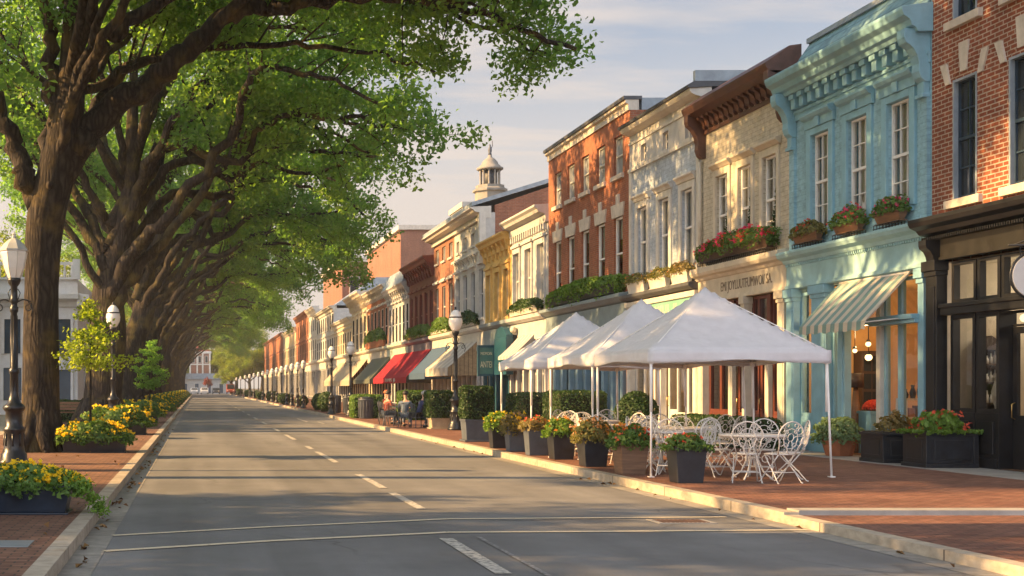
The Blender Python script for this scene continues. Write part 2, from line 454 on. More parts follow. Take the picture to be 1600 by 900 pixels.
def grow(rng, trunk, limbs, sides=10, dens=1.0, twig=1.0, lim=None):
    """trunk and limbs: (points, r0, r1[, leafy]); returns a mesh builder of the wood and the leaf cluster centres"""
    mb = MB(); cl = []
    pts, rad = trunk
    S = spline(pts, 8)
    rr = np.interp(np.linspace(0, 1, len(S)), np.linspace(0, 1, len(rad)), rad)
    mb.tube(S, list(rr), sides*2)
    for L in limbs:
        pts, r0, r1 = L[:3]
        leafy = L[3] if len(L) > 3 else .3
        S = spline(pts, 6)
        S[2:-1] += rng.normal(scale=.07, size=(len(S)-3, 3))
        n = len(S)
        rr = r0 + (r1-r0)*np.linspace(0, 1, n)**.75
        mb.tube(S, list(rr), sides)
        seg = np.linalg.norm(np.diff(S, axis=0), axis=1); cum = np.concatenate([[0], np.cumsum(seg)]); tot = cum[-1]
        def at(t):
            d = t*tot
            p = np.array([np.interp(d, cum, S[:, k]) for k in range(3)])
            i = min(max(np.searchsorted(cum, d), 1), n-1)
            tg = S[i]-S[i-1]
            return p, tg/(np.linalg.norm(tg)+1e-9), np.interp(d, cum, rr)
        n2 = max(3, int(tot*dens*(1-leafy)/.62))
        for t in np.linspace(leafy, .99, n2) + rng.uniform(-.02, .02, n2):
            p, tg, r = at(min(1, t))
            sd = rng.normal(size=3); sd -= tg*sd.dot(tg); sd /= np.linalg.norm(sd)
            d = tg*.65 + sd*.85 + np.array([0, 0, .85 if t < .8 else .15]); d /= np.linalg.norm(d)
            ln = rng.uniform(1.5, 3.3)*(1.15-.45*t)*twig
            if lim is not None and not lim(p+d*ln): continue
            q = [p, p+d*ln*.5+rng.normal(scale=.12, size=3), p+d*ln+np.array([0, 0, -.10*ln])+rng.normal(scale=.15, size=3)]
            s2 = spline(q, 3); r2 = max(.016, min(.075, r*.42))
            mb.tube(s2, list(np.linspace(r2, .012, len(s2))), 5)
            for tt in (.55, .8, 1.0):
                cl.append(s2[int(tt*(len(s2)-1))] + rng.normal(scale=.12, size=3))
            for k in range(3):
                i = rng.integers(2, len(s2)); b = s2[i]
                d3 = rng.normal(size=3); d3 = d3/np.linalg.norm(d3)*.8 + d*.6; d3[2] = d3[2]*.7 + .02
                l3 = rng.uniform(.6, 1.3)*twig
                e = b + d3*l3
                if lim is not None and not lim(e): continue
                mb.tube([b, b+d3*l3*.55+rng.normal(scale=.05, size=3), e], [.014, .010, .006], 4)
                cl.append(b + d3*l3*.6); cl.append(e + rng.normal(scale=.08, size=3))
        cl.append(S[-1])
    return mb, np.array(cl)

def cluster_leaves(rng, cl, per, sig, size, **kw):
    n = len(cl)
    w = rng.gamma(3.0, 1/3.0, n)                         # some sprays are thick, some thin
    cnt = np.maximum(4, (per*w)).astype(int)
    idx = np.repeat(np.arange(n), cnt)
    P = cl[idx] + np.clip(rng.normal(size=(len(idx), 3)), -1.7, 1.7)*np.array(sig)
    return leaf_co(P, size, rng, **kw)

GROUP_T = 'giant shade trees along the left kerb'
def finish_tree(root, mb, co, bark, leaf):
    mb.build('trunk', bark, root)
    np_mesh('crown', co, 4, leaf, root)

# the nearest tree, its limbs set out one by one
BASE1 = (-3.75, 30.0, .13)
t1 = thing('shade_tree', 'nearest giant shade tree, its thick furrowed trunk right behind the black lamp post', 'tree', BASE1, GROUP_T)
rng = np.random.default_rng(11)
def w1(px, py, dy=0.0): return ((px-310)*.015, 30+dy, 1.63+(605-py)*.015)
trunk1 = ([(-3.78, 30, -.1), (-3.74, 30, .35), (-3.70, 30, 1.2), w1(65, 450), w1(72, 340), w1(98, 230), w1(112, 120), w1(117, 0), (-2.7, 30.2, 12.6), (-2.4, 30.3, 15)],
          [.82, .56, .45, .40, .45, .45, .32, .24, .16, .06])
limbs1 = [
  ([w1(92, 275), w1(150, 190), w1(215, 142), w1(280, 92), w1(330, 45), w1(380, 14), w1(450, 16, -.1), w1(570, -2, -.2), (5.3, 29.7, 10.6), (6.9, 29.7, 10.1), (8.8, 29.8, 9.5)], .40, .05, .42),
  ([w1(112, 150), w1(150, 85), w1(190, 45), w1(260, -10), (.6, 30.6, 12.0), (2.8, 31, 12.6), (5.0, 31.2, 12.2), (6.8, 31.4, 11.2)], .27, .04, .3),
  ([w1(60, 320), w1(34, 265), w1(8, 195), w1(-18, 130), w1(-60, 60), (-6.8, 29.6, 12), (-8, 29.4, 13.2)], .30, .05, .35),
  ([w1(92, 235), w1(82, 150), w1(80, 70), w1(72, 0), (-3.9, 29.7, 12.2), (-4.6, 29.5, 14)], .27, .05, .35),
  ([w1(117, 60), w1(150, -30), (-1.4, 28.9, 12.8), (.6, 28, 13.8), (2.6, 27.3, 13.6)], .18, .04, .25),
  ([w1(75, 330, .3), (-3.6, 31.4, 8.0), (-2.4, 33, 9.6), (-.4, 34.2, 10.6), (2.2, 34.8, 11), (4.6, 35, 10.8), (6.8, 35.2, 10.4)], .19, .04, .35),
  ([w1(95, 245, -.3), (-2.3, 28.6, 9.2), (-.8, 27.2, 10.8), (.9, 26.3, 11.8), (2.8, 25.8, 12.0), (4.4, 25.6, 11.6)], .15, .04, .35),
  ([w1(330, 45), (1.8, 29.2, 11.2), (3.4, 28.7, 11.2), (5.0, 28.4, 10.6), (6.5, 28.3, 9.8)], .16, .03, .15),
  ([w1(450, 16), (3.0, 30.6, 11.3), (4.8, 31.2, 11.2), (6.8, 31.4, 10.5), (8.7, 31.5, 9.8)], .14, .03, .12),
  ([w1(82, 300, .3), (-3.0, 32, 8.2), (-1.6, 34.6, 10.4), (.2, 36.6, 11.8), (2.4, 38.0, 12.4), (4.8, 38.8, 12)], .17, .04, .35),
  ([w1(92, 260, .2), (-3.2, 31.6, 9.6), (-2.6, 33.6, 12.0), (-1.6, 35.6, 13.8), (-.6, 37, 14.8)], .13, .04, .35),
  ([w1(112, 120, -.3), (-1.6, 27.6, 11.6), (.6, 25.2, 13.2), (3.0, 22.8, 13.8), (5.6, 20.4, 13.4)], .14, .04, .3),  # this limb and the next, above the frame, are added to shade the corner
  ([w1(112, 120, -.3), (-2.0, 27.0, 12.0), (-1.2, 24.4, 14.2), (.6, 21.8, 15.4), (2.8, 19.6, 15.6)], .14, .04, .3),
  ([w1(95, 260, .3), (-3.0, 32, 9.0), (-1.4, 35, 11.6), (.8, 37.6, 13.6), (3.4, 39.6, 14.4), (6.0, 40.6, 14.0)], .15, .04, .35),  # this limb and the next are added to shade the white facade
  ([w1(98, 240, .3), (-3.2, 31.5, 10), (-2.6, 34.5, 13), (-1.2, 37.5, 15), (.6, 40, 16)], .13, .04, .3),
  ([w1(105, 180, -.3), (-1.8, 28.2, 10.4), (.3, 26.2, 11.8), (2.6, 24.4, 12.2), (4.6, 22.8, 11.9)], .13, .03, .3),  # more limbs out of view, added to shade the brick corner
  ([w1(112, 120, -.3), (-1.4, 27.8, 12.0), (1.0, 25.8, 13.4), (3.2, 23.8, 13.6), (4.4, 21.6, 13.0)], .13, .03, .3),
  ([w1(117, 20), (-1.6, 30.4, 13), (.4, 31, 15.4), (2.8, 31.6, 17.0), (5.4, 32, 17.6)], .2, .04, .3),
  ([w1(117, 20), (-1.8, 29.2, 13.2), (-.2, 27.6, 15.4), (2.0, 26.2, 16.6), (4.2, 25.4, 16.6)], .2, .04, .3),
  ([w1(117, 20), (-2.2, 31.6, 13.4), (-1.2, 33.6, 15.6), (.8, 35.6, 16.8), (3.2, 37, 17)], .2, .04, .3),
  ([w1(117, 10), (-3.2, 30, 13.5), (-4.4, 30.2, 16), (-6, 30.4, 17.6)], .18, .04, .3),
  ([(-.4, 31, 14.4), (2.0, 29.8, 15.2), (4.6, 29.2, 15.0), (6.8, 29, 14.0)], .12, .03, .1),
  ([(-.4, 31, 14.4), (2.2, 32.8, 14.8), (4.6, 34, 14.4), (6.6, 34.6, 13.4)], .12, .03, .1),
]
mb, cl = grow(rng, trunk1, limbs1, 12, 1.0, lim=lambda q: q[0] < 9.7-.62*min(9, max(0, 30-q[1])) and (q[0] < 3 or q[2] > 1.9+.24*q[1]))
# bark burrs and cut branch stubs on the trunk
for (px, py, r) in ((82, 295, .10), (147, 238, .09)):
    c = w1(px, py, -.50); mb.sphere((c[0], c[1], c[2]), r, 8, 6)
# root flare
for a in np.linspace(0, 2*math.pi, 9)[:-1]:
    ca, sa = math.cos(a+.3), math.sin(a+.3)
    mb.tube([(-3.72+.24*ca, 30+.24*sa, 1.3), (-3.74+.42*ca, 30+.42*sa, .55), (-3.75+(.80+.2*math.sin(a*3))*ca, 30+.85*sa, .07)], [.18, .20, .07], 8)
co = cluster_leaves(rng, cl, 58, (.30, .30, .20), .155)
finish_tree(t1, mb, co, M['bark'], M['leaf_tree'])

def street_tree(seed, per, size, sides=8, reach=12.9):
    """a leaning trunk that forks low and throws long limbs over the street (local x = towards the street)"""
    rng = np.random.default_rng(seed)
    j = lambda s=.3: rng.normal(scale=s)
    tr = ([(0, 0, -.1), (.02, 0, .4), (.06, 0, 1.4), (.2+j(.1), j(.1), 3.4), (.5+j(.15), j(.2), 5.2), (.9, j(.3), 7.4), (1.1, j(.4), 10), (1.2, j(.5), 13), (1.3, j(.5), 15)],
          [1.05, .78, .70, .66, .58, .40, .26, .15, .05])
    L = []
    for k, dy in enumerate((-5.6, -3.2, -.9, 1.3, 3.6, 5.8)):
        z0 = (5.0, 7.4, 4.6, 6.6, 8.2, 5.6)[k]+rng.uniform(-.3, .3); top = rng.uniform(10.4, 12.6); rx = reach+rng.uniform(-.9, .9); ez = rng.uniform(10.0, 10.9)
        L.append(([(.3, 0, z0-.5), (1.2, dy*.10, z0+1.2), (2.6, dy*.26, z0+2.9+j(.2)), (4.8, dy*.5, top-1.4), (rx*.57, dy*.75+j(), top), (rx*.78, dy*.95+j(), top-.1), (rx, dy*1.05, ez)],
                  rng.uniform(.25, .34), .05, .45))
    for dy in (-3.0, 2.4):
        L.append(([(.7, 0, 6.6), (1.5, dy*.3, 9), (3.2, dy*.7, 11.6), (5.6, dy, 13.4), (8.2, dy*1.2, 13.6)], .24, .04, .3))
    for dy in (-4.6, -1.6, 1.6, 4.6):
        z0 = rng.uniform(5.2, 8.2)
        L.append(([(.2, 0, z0-.4), (-.8, dy*.15, z0+1.4), (-2.4, dy*.4, z0+3.6), (-4.6, dy*.75, z0+5.8), (-7.4, dy, z0+7.2)], rng.uniform(.18, .27), .035, .33))
    for dy in (-5.0, -1.5, 1.8, 5.2):
        L.append(([(1.1, 0, 9.5), (2.2, dy*.3, 12.6), (4.2, dy*.7, 15.4), (6.6, dy*1.1, 17.2), (8.8, dy*1.3, 17.4)], .2, .035, .3))
    for dx, dy in ((-.6, -2), (-3.2, 3.5), (-4.5, -4), (2.0, 1.0)):
        L.append(([(1.0, 0, 8.5), (.8+dx*.3, dy*.5, 11), (.2+dx*.7, dy, 13.4), (-.6+dx, dy*1.4, 17.6)], .2, .04, .3))
    mb, cl = grow(rng, tr, L, sides, .85)
    for a in np.linspace(0, 2*math.pi, 9)[:-1]:
        ca, sa = math.cos(a), math.sin(a)
        mb.tube([(.5*ca, .5*sa, 1.0), (.82*ca, .82*sa, .42), (1.25*ca, 1.25*sa, -.06)], [.26, .27, .10], 6)
    return mb, cluster_leaves(rng, cl, per, (.34, .34, .22), size)

def offset(mb, loc):
    mb.V = [(v[0]+loc[0], v[1]+loc[1], v[2]+loc[2]) for v in mb.V]

protos = []
for i, (seed, per, size, y) in enumerate(((21, 30, .21, 47.0), (35, 28, .23, 66.0), (52, 28, .23, 84.0))):
    loc = (-3.55, y, .13)
    lab = ('second giant shade tree of the left row, trunk rising behind the thin yellow green sapling',
           'third giant shade tree of the left row, just past the second lamp post',
           'fourth giant shade tree of the left row, long arching limbs over the road')[i]
    t = thing('shade_tree', lab, 'tree', loc, GROUP_T)
    mb, co = street_tree(seed, per, size, 8, (9.9, 11.2, 12.6)[i])
    offset(mb, loc)
    finish_tree(t, mb, co + np.array(loc), M['bark2'], M['leaf_tree'])
    protos.append(t)
dup(protos[1], (-3.85, 13.6, .13), 0, 'giant shade tree added unseen beside the camera to shade the near road')  # out of view, added to keep the near road in shade
for k, y in enumerate((102, 120, 139, 158, 178, 199, 221, 244, 268)):
    p = protos[(k*2+1) % 3]
    s = 1.0 + .06*math.sin(k*2.3)
    lab = 'fifth giant shade tree of the left row, slim dark trunk leaning towards the road' if k == 0 else 'distant shade tree in the far part of the left row'
    dup(p, (-3.65+.15*math.sin(k*1.7), y, .13), 0, lab, (s, s*(-1 if k % 2 else 1), s))

# a slim high-crowned tree left of the view, added only for its shade
rng = np.random.default_rng(91)
loc = (-8.6, 23.0, .13)
t = thing('shade_tree', 'slim high-crowned tree added unseen beside the camera to shade the tents', 'tree', loc)
L = []
for k in range(13):
    a = k*2.4; c, q = math.cos(a), math.sin(a); z0 = rng.uniform(6.5, 10.5); r = rng.uniform(2.6, 4.2)
    L.append(([(0, 0, z0), (c*r*.3, q*r*.35, z0+1.2), (c*r*.7, q*r*.85, z0+2.2), (c*r, q*r*1.2, z0+2.7)], .11, .03, .25))
mb, cl = grow(rng, ([(0, 0, -.1), (.05, 0, 2), (.1, .1, 5), (0, 0, 9), (.1, 0, 13)], [.5, .34, .28, .2, .05]), L, 6, 1.1)
offset(mb, loc)
finish_tree(t, mb, cluster_leaves(rng, cl, 40, (.36, .36, .24), .2) + np.array(loc), M['bark2'], M['leaf_tree'])

# loose round trees on the open ground behind the row, bright with the low sun
def round_tree(seed, per, size, h=12.0):
    rng = np.random.default_rng(seed)
    tr = ([(0, 0, -.1), (.1, 0, 1.5), (.1, .1, 3), (0, 0, 5.5), (0, .1, 9)], [.42, .32, .28, .2, .05])
    L = []
    for k in range(11):
        a = k*2.4; z0 = rng.uniform(2.0, 5.8); reach = rng.uniform(2.8, 4.6); up = rng.uniform(1.2, 5.0)
        c, s = math.cos(a), math.sin(a)
        L.append(([(0, 0, z0), (c*reach*.3, s*reach*.3, z0+up*.4), (c*reach*.7, s*reach*.7, z0+up*.8), (c*reach, s*reach, z0+up)], .13, .03, .25))
    L.append(([(0, 0, 7), (.2, .2, 9), (.1, 0, h-1)], .12, .03, .1))
    mb, cl = grow(rng, tr, L, 6, .9)
    return mb, cluster_leaves(rng, cl, per, (.42, .42, .30), size)
BACK = 'sunlit trees on the open ground behind the left row'
bp = []
BACKLIST = [(-16, 50, 1.0), (-19, 58, 1.1), (-13.5, 96, 1.05), (-20, 15.5, 1.05), (-16, 9, 1.1), (-18, 70, 1.15), (-22, 64, 1.2), (-13, 110, 1.0), (-14, 128, 1.1), (-27, 52, 1.2), (-31, 54, 1.3), (-21, 13.5, 1.1), (-30, 64, 1.25), (-12, 150, 1.1), (-14, 172, 1.1), (-13, 198, 1.2), (-40, 56, 1.2), (-17, 1, 1.1)]  # those nearest the camera are out of view, added to shade the near road
for k, (x, y, s) in enumerate(BACKLIST):
    loc = (x, y, .0)
    lab = 'loose sunlit tree on the open ground behind the left row of giant trees'
    if k < 2:
        t = thing('background_tree', lab, 'tree', loc, BACK)
        mb, co = round_tree(70+k, 46, .24)
        offset(mb, loc)
        finish_tree(t, mb, co + np.array(loc), M['bark2'], M['leaf_back'])
        bp.append(t)
    else:
        dup(bp[k % 2], loc, k*1.3, lab, (s, s, s))
# trees that close the far end of the street
EP = 'green trees closing the far end of the street'
for k, (x, y, s) in enumerate(((7.5, 292, .95), (11.5, 285, 1.05), (15, 300, 1.2), (3.5, 335, 1.3), (-9, 310, 1.2), (-5, 345, 1.3), (10, 340, 1.4))):
    o = dup(bp[k % 2], (x, y, 0), k*2.1, 'leafy green tree closing the far end of the street beside the brick tower', (s, s, s))
    o['group'] = EP

# two slim saplings in the kerbside planters
def sapling(loc, h, leaf, label, seed, tiers, size):
    rng = np.random.default_rng(seed)
    t = thing('sapling', label, 'tree', loc)
    mb = MB()
    mb.tube([loc, (loc[0]+.01, loc[1], loc[2]+h*.5), (loc[0], loc[1], loc[2]+h)], [.032, .024, .008], 8)
    cl = []
    for (z, rad, n) in tiers:
        for k in range(n):
            a = rng.uniform(0, 2*math.pi); r = rad*rng.uniform(.55, 1.0)
            e = np.array((loc[0]+r*math.cos(a), loc[1]+r*math.sin(a), loc[2]+z+rng.uniform(-.22, .22)))
            b = np.array((loc[0], loc[1], loc[2]+z-.12*rad))
            mb.tube([b, (b+e)/2+np.array((0, 0, .04)), e], [.010, .007, .004], 5)
            for f in (.4, .65, .85, 1.0): cl.append(b+(e-b)*f)
    mb.build('trunk', M['bark2'], t)
    np_mesh('crown', cluster_leaves(rng, np.array(cl), 16, (.11, .11, .055), size), 4, leaf, t)
    return t
sapling((-2.50, 29.6, .42), 3.15, M['leaf_sap'], 'slim yellow green sapling standing in a long kerbside flower trough', 5,
        [(1.85, 1.05, 13), (2.05, .95, 11), (2.3, .6, 7), (2.55, .42, 6), (2.8, .28, 5), (3.05, .15, 4)], .085)
sapling((-2.35, 61.0, .42), 3.3, M['leaf_sap2'], 'slim bright green sapling farther down the left kerb beside the dark trunks', 6,
        [(1.3, .8, 8), (1.6, 1.0, 10), (2.0, 1.0, 11), (2.5, .8, 9), (2.9, .5, 6), (3.2, .25, 4)], .11)
# ------------------------------------------------------------------ ground, road, pavements
def asphalt():
    m, nt, out = _new('worn_asphalt')
    p = nd(nt, 'ShaderNodeBsdfPrincipled'); p.inputs['Specular IOR Level'].default_value = .35
    pos = nd(nt, 'ShaderNodeNewGeometry').outputs['Position']
    fine = noise(nt, pos, 95, 3, .7)
    c = ramp(nt, fine, .3, (.128, .128, .130), .72, (.228, .225, .22))
    lane = noise(nt, mapping(nt, pos, (.9, .035, 1)), 1.0, 5, .6)          # wheel-polished bands along the road
    c = mixc(nt, 1.0, c, ramp(nt, lane, .32, .72, .66, 1.15), 'MULTIPLY')
    blot = noise(nt, pos, .55, 8, .7)
    c = mixc(nt, 1.0, c, ramp(nt, blot, .3, .74, .72, 1.16), 'MULTIPLY')
    vo = nd(nt, 'ShaderNodeTexVoronoi', feature='DISTANCE_TO_EDGE'); vo.inputs['Scale'].default_value = .33
    wv = nd(nt, 'ShaderNodeVectorMath', operation='ADD'); nt.links.new(pos, wv.inputs[0])
    nz = nd(nt, 'ShaderNodeTexNoise'); nz.inputs['Scale'].default_value = 1.3; nt.links.new(pos, nz.inputs['Vector']); nt.links.new(nz.outputs['Color'], wv.inputs[1])
    nt.links.new(wv.outputs[0], vo.inputs['Vector'])
    crack = ramp(nt, vo.outputs['Distance'], .003, 1.0, .010, 0.0)
    msk = ramp(nt, noise(nt, pos, .21, 2), .52, 0.0, .64, .45)
    cm = nd(nt, 'ShaderNodeMath', operation='MULTIPLY'); nt.links.new(crack, cm.inputs[0]); nt.links.new(msk, cm.inputs[1])
    c = mixc(nt, cm.outputs[0], c, (.03, .03, .03))
    nt.links.new(c, p.inputs['Base Color'])
    nt.links.new(ramp(nt, lane, .3, .62, .7, .85), p.inputs['Roughness'])
    bp = nd(nt, 'ShaderNodeBump'); bp.inputs['Strength'].default_value = .5; bp.inputs['Distance'].default_value = .006
    nt.links.new(fine, bp.inputs['Height']); nt.links.new(bp.outputs[0], p.inputs['Normal'])
    nt.links.new(p.outputs[0], out.inputs[0])
    return m

def worn_paint(name, col, wear=.5):
    """road paint: white with asphalt showing through where tyres rubbed it off"""
    m, nt, out = _new(name)
    p = nd(nt, 'ShaderNodeBsdfPrincipled'); p.inputs['Roughness'].default_value = .7
    pos = nd(nt, 'ShaderNodeNewGeometry').outputs['Position']
    f = noise(nt, pos, 14, 8, .75)
    c = mixc(nt, ramp(nt, f, wear-.08, 0.0, wear+.06, 1.0), (.11, .11, .11), col)
    nt.links.new(c, p.inputs['Base Color'])
    nt.links.new(p.outputs[0], out.inputs[0])
    return m

M['asphalt'] = asphalt()
M['paint'] = worn_paint('worn_white_paint', (.52, .49, .43), .48)
M['cream_lit_paint'] = worn_paint('worn_cream_lit_paint', (.62, .53, .38), .38)
M['faint_paint'] = worn_paint('faint_old_paint', (.30, .29, .28), .52)
M['pave'] = brick('red_brick_paving', (.185, .075, .052), (.275, .130, .088), (.085, .06, .045), .21, .105, .010, True, .8, .8, .35)
M['pave2'] = brick('brown_brick_paving', (.18, .088, .06), (.28, .15, .10), (.085, .065, .05), .21, .105, .010, True, .8, .8, .35)
M['kerb'] = brick('granite_kerb_stone', (.40, .34, .26), (.44, .38, .30), (.10, .085, .07), 60, 2.4, .012, True, .8, .3, .28)
M['gutter'] = brick('concrete_gutter', (.27, .25, .22), (.30, .28, .245), (.10, .09, .08), 60, 3.1, .010, True, .85, .25, .3)
M['concrete'] = mat('grey_concrete', (.30, .285, .26), .85, .15, 2, .3, 50, dirt=.2)
M['slab'] = mat('bluish_slate_slab', (.20, .23, .245), .7, .15, 3, .2, 40)
M['earth'] = mat('dry_lawn_earth', (.10, .085, .045), .95, .35, .4, .5, 20)

def sheet(name, x0, x1, y0, y1, z, m, ny=1):
    mb = MB()
    for k in range(ny):
        a = y0+(y1-y0)*k/ny; b = y0+(y1-y0)*(k+1)/ny
        mb.quad((x0, a, z), (x1, a, z), (x1, b, z), (x0, b, z))
    return tag(mb.build(name, m), kind='structure')

sheet('ground', -900, 900, -300, 1500, -.06, M['earth'])
sheet('road', -1.3, 7.1, -12, 420, 0.0, M['asphalt'])
sheet('road_end', -70, 70, 285, 330, .006, M['asphalt'])
def slab(name, x0, x1, y0, y1, z0, z1, m):
    mb = MB(); mb.box(x0, x1, y0, y1, z0, z1)
    return tag(mb.build(name, m), kind='structure')
slab('pavement', -6.2, -1.40, -12, 285, -.05, .13, M['pave2'])
M['bounce_gravel'] = mat('pale_bounce_gravel', (.36, .31, .22), .9, .2, 1.2, .4, 60)  # pale tone added so this ground bounces sunlight up into the crowns
slab('bounce_yard', -60, -6.2, -12, 285, -.05, .10, M['bounce_gravel'])
slab('pavement.001', 7.17, 14.8, 15.6, 285, -.05, .13, M['pave'])
slab('pavement.002', 7.17, 14.8, -4, 15.28, -.05, .10, M['pave'])
slab('kerb', -1.40, -1.22, -12, 285, -.05, .137, M['kerb'])
slab('kerb.001', 6.99, 7.17, 15.28, 285, -.05, .137, M['kerb'])
slab('kerb.002', 6.99, 7.17, -4, 15.28, -.05, .106, M['kerb'])
slab('pavement_band', 7.17, 14.8, 15.28, 15.6, -.05, .16, M['concrete'])
slab('pavement_band.001', 9.2, 14.8, 12.95, 13.22, -.05, .106, M['concrete'])
slab('pavement_band.002', 13.3, 14.8, 15.6, 40, .10, .136, M['concrete'])
slab('paving_strip', -3.6, -1.6, 12.0, 12.5, .10, .136, M['slab'])
sheet('gutter', -1.22, -.93, -12, 285, .004, M['gutter'])
sheet('gutter.001', 6.70, 6.99, -4, 285, .004, M['gutter'])

mk = MB()
def strip(mb, pts, w, z=.008):
    """painted line along a ground polyline"""
    P = [Vector((p[0], p[1], 0)) for p in pts]
    for a, b in zip(P[:-1], P[1:]):
        d = (b-a).normalized(); n = Vector((-d.y, d.x, 0))*w*.5
        mb.quad((a.x-n.x, a.y-n.y, z), (b.x-n.x, b.y-n.y, z), (b.x+n.x, b.y+n.y, z), (a.x+n.x, a.y+n.y, z))
def gp(px, py): y = 2000*1.63/(py-605); return ((px-310)*y/2000, y)
for (y0, y1) in ((17.1, 19.7), (20.6, 23.9), (27.6, 32.2), (33.6, 35.2), (39.6, 43.8)):
    strip(mk, [(2.98, y0), (2.98, y1)], .13)
for k in range(22):
    y = 47+k*9.0
    strip(mk, [(2.98, y), (2.98, y+3.6)], .13)
tag(mk.build('road_markings', M['paint']), kind='structure')
mk = MB()
strip(mk, [(2.66, 11.15), (2.66, 13.75)], .15)
strip(mk, [(5.1, 60), (5.1, 66)], .12); strip(mk, [(5.6, 57), (5.6, 60)], .10)
tag(mk.build('road_markings.001', M['paint']), kind='structure')
mk = MB()
strip(mk, [gp(163, 862), gp(420, 846), gp(700, 832.5), gp(980, 831), gp(1262, 828.5)], .115)  # painted crossing lines whose cream also holds the warm light on them
strip(mk, [gp(176, 837.5), gp(420, 824), gp(700, 811.5), gp(980, 809.5), gp(1135, 808.5)], .10)
tag(mk.build('road_markings.002', M['cream_lit_paint']), kind='structure')
mk = MB()
strip(mk, [(3.02, 10.8), (3.04, 13.9)], .05); strip(mk, [(3.55, 15.6), (4.6, 15.75), (5.4, 15.7)], .04)
tag(mk.build('road_markings.003', M['faint_paint']), kind='structure')

# iron drain cover set in the road
t = thing('drain_cover', 'small rusty iron drain cover set in the road near the right kerb', 'drain cover', (5.85, 15.5, .004))
mb = MB(); mb.box(5.50, 6.20, 15.27, 15.73, .002, .009); mb.build('frame', M['concrete'], t)
mb = MB()
for k in range(11): mb.box(5.56+k*.053, 5.595+k*.053, 15.32, 15.68, .009, .014)
mb.build('grate', mat('rusty_iron', (.10, .055, .04), .7, .3, 12, .3, 60), t)

# leaves fallen along the gutters
rng = np.random.default_rng(3)
P = []
for k in range(150):
    y = 8+rng.gamma(1.6, 12)
    side = rng.random()
    x = -1.17+abs(rng.normal(scale=.09)) if side < .62 else (6.93-abs(rng.normal(scale=.10)) if side < .8 else rng.uniform(-3.4, -1.45))
    z = .137+.006 if x < -1.4 else .012
    P.append((x, y, z+rng.uniform(.004, .02)))
co = leaf_co(np.array(P), .085, rng, .65, (0, 0, 2.5), .2)
o = np_mesh('fallen_leaves', co, 4, leafmat('dry_leaves', (.10, .045, .018), (.24, .13, .045), .1))
tag(o, 'dry brown leaves fallen along the gutters', 'leaves', kind='stuff')
